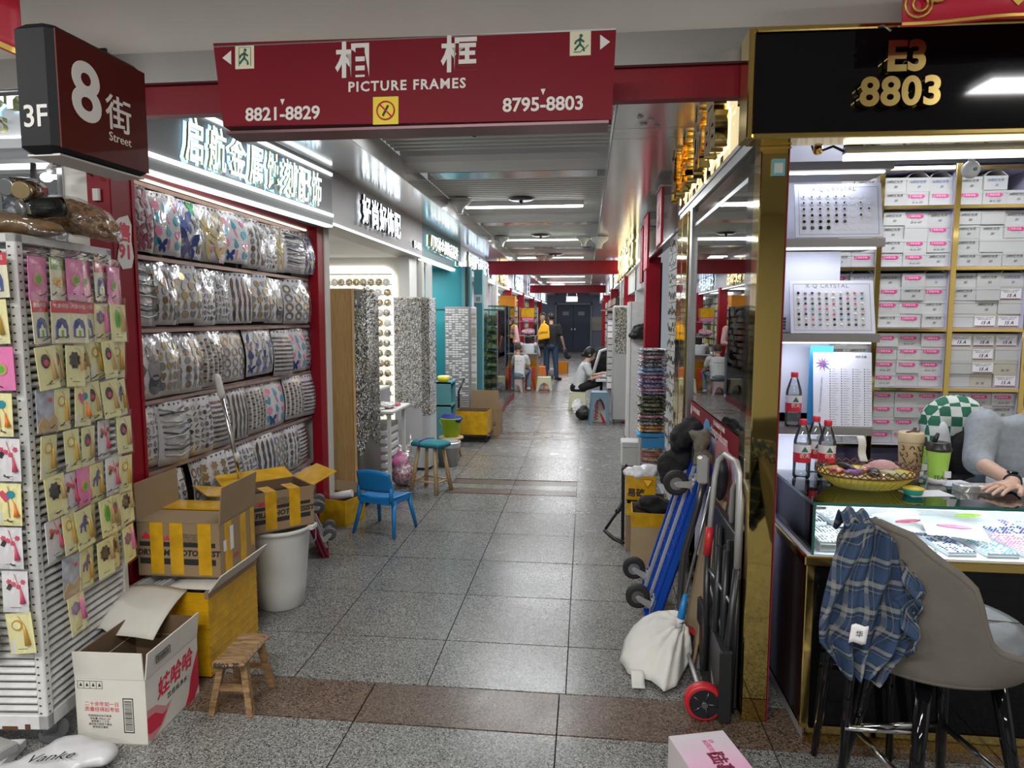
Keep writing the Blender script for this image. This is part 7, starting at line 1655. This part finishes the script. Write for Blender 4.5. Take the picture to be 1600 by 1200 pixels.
# wicker basket with sachets
t = T('wicker_basket', 'oval yellow wicker basket with brown rim on the glass counter', 'basket', (1.085, 2.70, .932), R(4)); sx, sy = 1, .72
P('basket_bowl', MB().lathe([(.10, .002), (.115, .004), (.15, .030), (.182, .058), (.176, .058), (.145, .032), (.11, .009), (0, .008)], 36, sx=sx, sy=sy), 'wicker', t)
m = MB()
for k in range(44): a = 2*math.pi*k/44; m.tube([(.118*math.cos(a), .118*sy*math.sin(a), .006), (.153*math.cos(a+.05), .153*sy*math.sin(a+.05), .032), (.185*math.cos(a+.1), .185*sy*math.sin(a+.1), .06)], .0022, 4)
P('ribs', m, 'wicker', t, kind='stuff')
m = MB(); n = 72
for ph in (0, math.pi): m.tube([(.187*math.cos(2*math.pi*k/n), .187*sy*math.sin(2*math.pi*k/n), .072+.012*math.sin(18*2*math.pi*k/n+ph)) for k in range(n+1)], .0024, 5)
for z in (.058, .012): m.tube([((.184 if z > .03 else .12)*math.cos(2*math.pi*k/36), (.184 if z > .03 else .12)*sy*math.sin(2*math.pi*k/36), z) for k in range(37)], .003, 5)
P('woven_rim', m, 'wicker_dark', t, kind='stuff')
for i, (x, y, z, s, c_, l_) in enumerate(((.07, .03, .075, (.055, .03, .028), 'shirt_pink', 'pink tissue packet in the basket'), (-.05, -.02, .06, (.05, .022, .014), 'bm_purple', 'purple snack sachet in the basket'), (.02, -.02, .06, (.035, .025, .02), 'black_plastic', 'black round sachet in the basket'), (-.07, .02, .075, (.045, .018, .014), 'black_plastic', 'black tube lying in the basket'), (.09, -.03, .058, (.05, .03, .014), 'bx2', 'olive green sachet in the basket'), (-.11, .0, .062, (.035, .03, .014), 'pack_red', 'red sachet at the basket left end'), (.03, .05, .06, (.05, .03, .02), 'pack_multi', 'multicoloured sachet at the back of the basket'), (.04, -.055, .056, (.035, .018, .012), 'gold_charm', 'gold wrapped sweet in the basket'))):
    m = MB(); m.ell((0, 0, 0), s, 10, 6); m.box(-s[0]*1.15, s[0]*1.15, -s[1]*.6, s[1]*.6, -.003, .003); o = blob('sachet', m, c_, None, voxel=.005, it=1, disp=.006, dsc=.02, loc=(1.085+x, 2.70+y, .932+z)); o.rotation_euler = (.1, .15*math.sin(i), R(37*i)); tag(o, l_, 'sachet')
P('tissue', MB().grid(lambda u, v: (.0+.03*u-.02*v, .05+.01*math.sin(6*v), .09+.10*v), 4, 6), 'white_cloth', bpy.data.objects['wicker_basket'], solid=.002)
# drinks on the counter
t = T('kraft_cup', 'tall kraft paper cup with dark brown line pattern', 'cup', (1.325, 2.88, .932)); P('cup_body', MB().lathe([(.036, 0), (.045, .14), (.046, .16)], 28), 'kraft', t); P('cup_lid', MB().lathe([(.0475, .150), (.0485, .153), (.048, .185), (.044, .19), (0, .19)], 28), 'kraft_lid', t); P('handle_strip', MB().tube([(-.03, -.02, .19), (-.01, -.03, .198), (.02, -.02, .195)], .004, 6), 'brown_ink', t)
q = random.Random(2); m = MB()
for r_ in range(4):
    for k in range(5):
        a = -2.95+.62*k+.3*(r_ % 2); z = .050+.026*r_; ph = k*2.1+r_*1.3; pts = []
        for j in range(6): zz = z+.010*math.sin(ph+j*.75); rr = .036+.0093*zz/.14+.0006; aa = a+(.075*j if (k+r_) % 3 else .02*j+.10*math.cos(ph+j)); pts.append((rr*math.cos(aa), rr*math.sin(aa), zz))
        m.tube(pts, .0026, 5)
P('line_pattern', m, 'brown_ink', t, kind='stuff')
for i, (x, y, l_) in enumerate(((1.395, 2.80, 'lime green paper cup with black lid and straw sleeve, nearer one'), (1.37, 2.93, 'lime green paper cup half hidden behind the nearer one'))):
    t = T('green_cup', l_, 'cup', (x, y, .932)); P('cup_body', MB().lathe([(.031, 0), (.033, .022)], 24), 'paper_white', t); P('cup_band', MB().lathe([(.033, .022), (.0425, .135)], 24, caps=False), 'cup_green', t); P('cup_lid', MB().lathe([(.044, .130), (.0455, .133), (.045, .142), (.040, .148), (.038, .162), (.034, .165), (0, .162)], 28), 'black_plastic', t)
    P('sip_plug', MB().tube([(-.02, .0, .16), (-.012, .0, .185), (-.006, .0, .20)], [.010, .009, .006], 8), 'black_plastic', t); txt('lettering', 'TEA', .022, (-.012, -.0345, .028), FRONT, t, ext=.0002, mat_name='black_ink', shear=.1); P('order_label', MB().box(.006, .030, -.0425, -.036, .03, .055), 'paper_white', t)
t = T('clay_tub', 'small round teal tub with yellow top on the counter', 'tub', (1.215, 2.60, .9335)); P('tub_body', MB().lathe([(.030, .0), (.035, .018), (.035, .02)], 24), 'teal_clay', t); P('tub_filling', MB().lathe([(.037, .02), (.036, .024), (.02, .029), (0, .03)], 24), 'wicker', t)
for i, (x, y, w_, d_, rz, c_, l_) in enumerate(((1.27, 2.62, .16, .09, 8, 'paper_white', 'sheet of white paper under the teal tub'), (1.46, 2.80, .13, .09, 12, 'mask_white', 'folded pale mask beside the green cup'), (1.48, 2.68, .15, .06, 3, 'milky_film', 'clear plastic box by the resting hand'), (1.66, 2.78, .14, .10, -6, 'mask_white', 'pale blue packet behind the wrist'))):
    o = P(('paper_sheet', 'folded_mask', 'clear_box', 'blue_packet')[i], MB().box(-w_/2, w_/2, -d_/2, d_/2, 0, .002 if i in (0, 1) else .025, c=.001), c_, None, (x, y, .9315), (0, 0, R(rz))); tag(o, l_, ('paper', 'mask', 'box', 'packet')[i])
# jacket on a chair behind the counter
t = T('desk_chair', 'black office chair behind the counter', 'chair', (1.76, 3.50, 0)); P('chair_back', MB().box(-.18, .18, -.03, .03, .55, .98, c=.03), 'black_cloth', t); P('chair_seat', MB().box(-.2, .2, -.35, .0, .42, .48, c=.02), 'black_cloth', t); P('chair_leg', MB().cyl((0, -.15, 0), (0, -.15, .42), .03, 10), 'black_plastic', t); P('chair_base', MB().lathe([(.22, 0), (.22, .03), (.04, .06)], 5), 'black_plastic', t)
m = MB(); m.ell((0, 0, .10), (.16, .08, .13), 12, 8); m.ell((.10, -.02, -.02), (.10, .08, .16), 12, 8); m.ell((-.10, -.02, .0), (.06, .07, .16), 10, 8); t = T('jacket', 'white, black and green checked jacket over the chair back', 'jacket', (1.75, 3.40, .99)); blob('jacket_body', m, 'green_check', t, disp=.02, dsc=.08)
m = MB(); m.ell((.03, -.06, -.03), (.085, .05, .13), 12, 8); blob('black_panel', m, 'black_cloth', t, disp=.01); m = MB(); m.ell((-.08, -.06, -.02), (.045, .05, .14), 10, 8); blob('white_panel', m, 'shirt_white', t, disp=.01)
# seller whose arm rests on the counter
PJ = dict(pelvis=(0, 0, .62), chest=(0, .12, .98), neck=(0, .18, 1.20), head=(0, .24, 1.36), lsh=(-.19, .16, 1.14), rsh=(.19, .16, 1.14), lel=(-.27, .26, .98), rel=(.24, .24, .99), lwr=(-.2, .50, .97), rwr=(.235, .50, .968),
          lhip=(-.1, .05, .62), rhip=(.1, .05, .62), lkn=(-.10, .06, .40), rkn=(.10, .06, .40), lan=(-.1, .0, .1), ran=(.1, .0, .1), ltoe=(-.1, .2, 0), rtoe=(.1, .2, 0))
p = person('seller in grey sweatshirt behind the counter, hand and smartwatch on the glass', (1.88, 3.17, 0), R(176), PJ, skin='skin_light', top='shirt_grey', bottom='black_cloth', hstyle='long', sleeve=1.15, shoes='black_plastic', hd=(.6, 1, -.3), voxel=.009, hand_d={'r': (.75, .62, -.06), 'l': (0, 1, -.1)}, curls=(.4, .22), sephand='r')
m = MB(); hand(m, (.238, .505, .962), (.80, .58, -.03), (0, 0, 1), 1.0, .20, -1, fan=.10, fr=.86); m.tube([(.235, .46, .967), (.238, .505, .962)], [.026, .024], 12); blob('hand', m, 'skin_light', p, voxel=.0032, it=2)
w_ = P('smartwatch', MB().tube([(.222, .468, .968), (.238, .500, .968)], [.031, .031], 16), 'rubber', p); P('watch_face', MB().box(.215, .245, .465, .495, .997, 1.006, c=.003), 'black_gloss', p)

# ---------------------------------------------------------------- suede bar chair with plaid shirt
cx, cy = 1.085, 2.12
t = T('bar_chair', 'taupe suede bar chair with curved wing back at the counter', 'chair', (cx, cy, 0))
A0 = R(212)
def rim(th):                                   # top height over angle from the back centre
    a = abs(math.degrees(th)); pts = [(0, 1.0), (16, .985), (28, .935), (40, .895), (47, .86), (52, .79), (56, .72), (63, .685), (80, .655), (100, .63), (112, .605), (118, .58)]
    for (a0, z0), (a1, z1) in zip(pts, pts[1:]):
        if a <= a1: return z0+(z1-z0)*(a-a0)/(a1-a0)
    return pts[-1][1]
def shell(u, v):
    th = R(-116)+R(232)*u; a = A0+th; zt = rim(th); zb = .56+.035*abs(math.sin(th/2)); z = zb+(zt-zb)*v; r_ = .245+.045*(z-.56)/.4-.02*(1-v)*(1-v)
    return (r_*math.cos(a), r_*math.sin(a), z)
o = cloth_grid('back_shell', shell, 64, 14, 'suede', t, .022); o.modifiers[0].offset = 0; d = o.modifiers.new('b', 'BEVEL'); d.width = .006; d.segments = 2; d.limit_method = 'ANGLE'
m = MB(); m.tube([Vector(shell(k/60, 1))+Vector((0, 0, .004)) for k in range(61)], .013, 8); m.tube([Vector(shell(k/60, 0)) for k in range(61)], .012, 8); P('piping', m, 'suede', t)
P('seat_cushion', MB().lathe([(.17, .60), (.225, .615), (.235, .645), (.225, .672), (.18, .684), (0, .688)], 40), 'seat_leather', t)
m = MB(); m.tube([(-.2, -.04, .683), (-.05, -.05, .691), (.08, -.05, .691), (.21, -.04, .680)], .0018, 5); m.tube([(-.1, .19, .680), (-.02, .0, .691), (.05, -.2, .680)], .0018, 5); P('seams', m, 'khaki_dark', t)
P('underframe', MB().lathe([(.19, .555), (.21, .575), (.17, .60)], 24), 'black_plastic', t)
for k in range(4): a = R(45+90*k+10); P('leg', MB().tube([(.15*math.cos(a), .15*math.sin(a), .57), (.26*math.cos(a), .26*math.sin(a), 0)], [.024, .014], 12), 'black_gloss', t)
pts = [Vector((.22*math.cos(R(55+90*k)), .22*math.sin(R(55+90*k)), .22)) for k in range(4)]
for k in range(4): P('foot_rail', MB().cyl(pts[k], pts[(k+1) % 4], .011, 10), 'chrome', t)
P('white_bud', MB().ell((.232*math.cos(A0+R(108)), .242*math.sin(A0+R(108))-.012, .59), (.014, .010, .016), 8, 6), 'white_cloth', t)
t2 = T('bar_stool', 'second black bar stool close behind the plaid shirt', 'stool', (.975, 2.30, 0)); P('seat', MB().box(-.12, .16, -.10, .12, .60, .635, c=.012), 'black_plastic', t2)
for a, b in ((-1, -1), (1, -1), (1, 1), (-1, 1)): P('leg', MB().tube([(a*.09, b*.08, .6), (a*.13, b*.12, 0)], [.018, .012], 10), 'black_gloss', t2)
P('foot_rail', MB().cyl((-.12, -.11, .25), (.12, -.11, .25), .009, 8), 'chrome', t2)
t = T('plaid_shirt', 'blue plaid shirt with white sewn label hung over the bar chair back', 'shirt', (0, 0, 0))
def shirt(u, v):
    L_ = [(.735, 1.0), (.70, .90), (.685, .78), (.672, .67), (.71, .60)]; R_ = [(.86, .955), (.925, .85), (.905, .72), (.88, .64), (.84, .575)]
    k = v*4; i = min(3, int(k)); f_ = k-i; l_ = [L_[i][j]*(1-f_)+L_[i+1][j]*f_ for j in (0, 1)]; r_ = [R_[i][j]*(1-f_)+R_[i+1][j]*f_ for j in (0, 1)]
    x = l_[0]+(r_[0]-l_[0])*u; z = l_[1]+(r_[1]-l_[1])*u+.03*math.sin(math.pi*u)*(1 if v < .1 else 0)
    dx, dy = x-cx, 0; y = 1.925-.10*(1-u)*0+.055*max(0, (x-.86))-.02; y += .022*math.sin(26*u+5*v)*(.3+v*.7)+.012*math.sin(9*v+14*u)+.05*(1-v)*(1-u)
    return (x+.012*math.sin(8*v+3*u), y, z-.018*abs(math.sin(9*u))*(v > .9))
cloth_grid('shirt_front', shirt, 46, 40, 'plaid', t, .003, uv=lambda u, v: (u*.9+.25*v+.06*math.sin(9*v), v*1.35+.2*u))
def fold(u, v):
    x = .735+.125*u; z = 1.0-.045*u+.022*math.sin(math.pi*v)+.02*math.sin(math.pi*u); return (x+.02*v, 1.955+.14*v, z-.12*max(0, v-.6)-.01*math.sin(20*u))
cloth_grid('shirt_shoulder', fold, 20, 12, 'plaid', t, .003, uv=lambda u, v: (u*.7, v*.5+.1))
def slv(u, v): x = .86+.06*v-.012*u; return (x+.05*math.sin(3*u)*(1-v)+.012*math.sin(12*v), 1.885+.02*math.sin(8*u+6*v), .93-.17*v-.12*u)
cloth_grid('shirt_sleeve', slv, 16, 18, 'plaid', t, .003, uv=lambda u, v: (v*.8, u*.6+.3))
cloth_grid('collar_label', lambda u, v: (.735+.045*u-.006*v, 1.868, .745-.052*v+.004*math.sin(6*u)), 4, 4, 'paper_white', t, .002); txt('label_print', '华', .02, (.755, 1.864, .72), FRONT, t, ext=.0002, mat_name='black_ink')

# ---------------------------------------------------------------- hanging signs of the market
t = T('direction_sign', 'hanging red sign reading PICTURE FRAMES with shop numbers', 'sign', (-.605, 2.30, 2.365), rot=(R(-3.5), 0, 0))
hw = .69
P('panel', MB().prism([(-hw, .16), (-hw+.035, -.125), (hw-.01, -.14), (hw, .145)], 0, .05, 'y'), 'red_sign', t)
mat('sign_under', (.22, .11, .12), .35, .4); P('bottom_edge', MB().box(-hw+.045, hw-.02, .002, .095, -.150, -.141), 'sign_under', t); P('top_edge', MB().box(-hw, hw, .0, .05, .146, .152), 'steel_dull', t)  # underside: red reflection on grey metal is put into its base colour
for a in (-.45, .45): P('bracket', MB().box(a-.012, a+.012, .05, .30, .10, .125), 'steel', t)
K = dict(mat_name='white_ink')
txt('lettering', '相', .125, (-.19, -.001, .075), FRONT, t, ext=.0004, bold=.003, **K); txt('lettering', '框', .125, (.175, -.001, .08), FRONT, t, ext=.0004, bold=.003, **K)
txt('lettering', 'PICTURE FRAMES', .046, (-.005, -.001, -.008), FRONT, t, ext=.0004, bold=.0012, space=1.18, **K); txt('lettering', '8821-8829', .062, (-.44, -.001, -.09), FRONT, t, ext=.0004, bold=.0014, **K); txt('lettering', '8795-8803', .062, (.455, -.001, -.086), FRONT, t, ext=.0004, bold=.0014, **K)
for b, zz in ((-.44, -.047), (.455, -.043)): P('marker_arrow', MB().prism([(b-.008, zz+.008), (b+.008, zz+.008), (b, zz-.012)], -.0014, -.0004, 'y'), 'white_ink', t)
for s, b in ((-1, -.64), (1, .655)): P('side_arrow', MB().prism([(b+s*.016, .108), (b-s*.016, .132), (b-s*.016, .084)], -.0014, -.0004, 'y'), 'white_ink', t)
g = P('smoking_sign', MB().box(-.12, -.032, -.0016, -.0004, -.135, -.043), 'yellow_ink', t); m = MB(); m.tube([(-.076+.030*math.cos(k*math.pi/12), -.003, -.089+.030*math.sin(k*math.pi/12)) for k in range(25)], .0026, 5); m.tube([(-.097, -.003, -.068), (-.055, -.003, -.110)], .0026, 5); P('ban_ring', m, 'red_ink', g); P('cigarette', MB().prism([(-.089, -.104), (-.083, -.109), (-.064, -.074), (-.070, -.070)], -.0026, -.0014, 'y'), 'black_ink', g)
for s, b in ((-1, -.575), (1, .575)):
    g = P('exit_sign', MB().box(b-.034, b+.034, -.0016, -.0004, .068, .146), 'paper_cream', t); z = .107
    m = MB(); m.ell((b+.002, -.002, z+.024), (.006, .001, .006), 8, 4)
    for l_ in ([(b, z+.017), (b-.001, z-.003)], [(b, z+.014), (b-.014, z+.006), (b-.017, z-.002)], [(b, z+.014), (b+.012, z+.004)], [(b-.001, z-.003), (b+.010, z-.014), (b+.012, z-.026)], [(b-.001, z-.003), (b-.012, z-.014), (b-.018, z-.022)]): m.tube([(x, -.0025, zz) for x, zz in l_], .0032, 5)
    if s < 0: m.tube([(b-.020, -.002, z-.030), (b-.020, -.002, z+.033), (b+.022, -.002, z+.033), (b+.022, -.002, z-.030)], .0012, 4)
    else: m.tube([(b-.022, -.002, z-.028), (b+.0, -.002, z-.028), (b+.008, -.002, z-.02), (b+.016, -.002, z-.016), (b+.026, -.002, z-.006)], .0016, 4)
    P('running_figure', m, 'green_ink', g, kind='stuff')
t = T('street_sign', 'black box sign with dark red face reading 8 Street, 3F', 'sign', (-1.375, 1.67, 2.175)); t.rotation_euler = (0, 0, R(-3))
# faces: narrow black end towards the corridor, red side towards the aisle
P('box_body', MB().box(-.125, -.002, .0, .36, -.165, .165, c=.018), 'sign_black', t); P('red_face', MB().box(-.004, .0005, .014, .346, -.150, .150), 'dark_red_sign', t); P('under_side', MB().box(-.11, -.012, .02, .34, -.169, -.164), 'steel_dull', t); P('bracket', MB().tube([(-.06, .30, .10), (-.60, .30, .10), (-.62, .30, .12), (-.62, .30, .975)], .010, 8), 'steel', t)
txt('lettering', '3F', .078, (-.060, -.001, -.075), FRONT, t, ext=.0004, bold=.001, **K); txt('lettering', '8', .215, (.0012, .108, .01), FX, t, ext=.0004, bold=.005, **K); txt('lettering', '街', .105, (.0012, .228, -.015), FX, t, ext=.0004, bold=.001, **K); txt('lettering', 'Street', .036, (.0012, .228, -.078), FX, t, ext=.0004, **K)
t = T('number_plate', 'small black plate with white marks on the header behind the street sign', 'plate', (-1.95, 2.615, 2.60)); P('plate', MB().box(-.03, .03, 0, .01, -.02, .05), 'black_plastic', t); txt('lettering', '3.6', .03, (0, -.001, .01), FRONT, t, ext=.0003, **K)
# things on the aisle ceiling
for i, (x, y, z) in enumerate(((-.735, 4.45, 2.795), (-.68, 7.05, 2.80), (-.68, 10.1, 2.80), (-.6, 13.1, 2.80))):
    t = T('ceiling_disc', f'dark round ceiling disc on the slats, {ordn(i)} from the front', 'speaker', (x, y, z)); P('dish', MB().lathe([(.135, .0), (.14, -.006), (.10, -.018), (.03, -.022), (0, -.022)], 28), 'gun_charm', t); P('centre', MB().lathe([(.02, -.022), (.014, -.045), (0, -.048)], 10), 'black_plastic', t)
for i, (x, y, z) in enumerate(((-1.30, 6.95, 2.76), (-1.28, 10.2, 2.76), (.16, 9.0, 2.60), (-.05, 10.0, 2.74), (-.87, 13.0, 2.74), (-.75, 13.1, 2.74))):
    t = T('funnel_fitting', f'white funnel shaped sensor under the aisle ceiling, {ordn(i)} from the front', 'sensor', (x, y, z)); P('funnel', MB().lathe([(.11, .01), (.105, -.01), (.05, -.05), (.03, -.10), (.035, -.115), (0, -.115)], 20), 'white_plastic', t); P('mount', MB().lathe([(.115, .01), (.115, .03), (0, .03)], 20), 'white_plastic', t)
for i, (x, y, c_, s_) in enumerate(((-.95, 22.5, 'bright_red', '消防通道'), (-.65, 25.5, 'bright_red', '安全出口'), (-.62, 29.5, 'paper_white', '禁止吸烟'))):
    t = T('hanging_sign', ['small red hanging sign far down the aisle, nearer one', 'small red hanging sign far down the aisle, farther one', 'white hanging notice just before the end door'][i], 'sign', (x, y, 2.66 if i < 2 else 2.42)); P('sign_panel', MB().box(-.24, .24, 0, .03, -.12, .1), c_, t); P('white_strip', MB().box(-.22, .22, -.002, .0, -.12, -.03), 'paper_white', t); txt('lettering', s_, .10, (0, -.004, .035), FRONT, t, ext=.001, mat_name='white_ink' if i < 2 else 'black_ink')
    for a in (-.2, .2): P('rod', MB().box(a-.006, a+.006, .01, .02, .1, .5 if i == 2 else .28), 'steel', t)
# unseen area lights added to brighten the shops, and lights along the aisle ceiling
for y in (7.25, 10.3, 13.3, 16.25, 19.3, 22.3, 25.4): area('aisle_tube_light', (-.66, y, 2.73), (0, 0, 0), 1.2, .05, 30, (.96, .98, 1))
area('aisle_tube_light', (-.66, 4.2, 2.74), (0, 0, 0), 1.2, .05, 16, (.96, .98, 1)); area('aisle_tube_light', (-.66, 29, 2.73), (0, 0, 0), 1.2, .05, 22, (.96, .98, 1))
for x, y, p_ in ((-2.6, 6.3, 16), (-2.4, 8.6, 14), (-2.3, 12.4, 14), (-2.2, 15.5, 10), (-2.2, 18, 10), (-2.2, 22, 10), (1.5, 6.5, 12), (1.2, 10, 10), (1.1, 14, 10), (1.1, 19, 10)): area('shop_fill_light', (x, y, 2.24), (0, 0, 0), .5, 1.0, p_, (1, .98, .94))
area('counter_shop_light', (1.7, 3.35, 2.58), (0, 0, 0), 1.4, .3, 15, (.92, .94, 1))
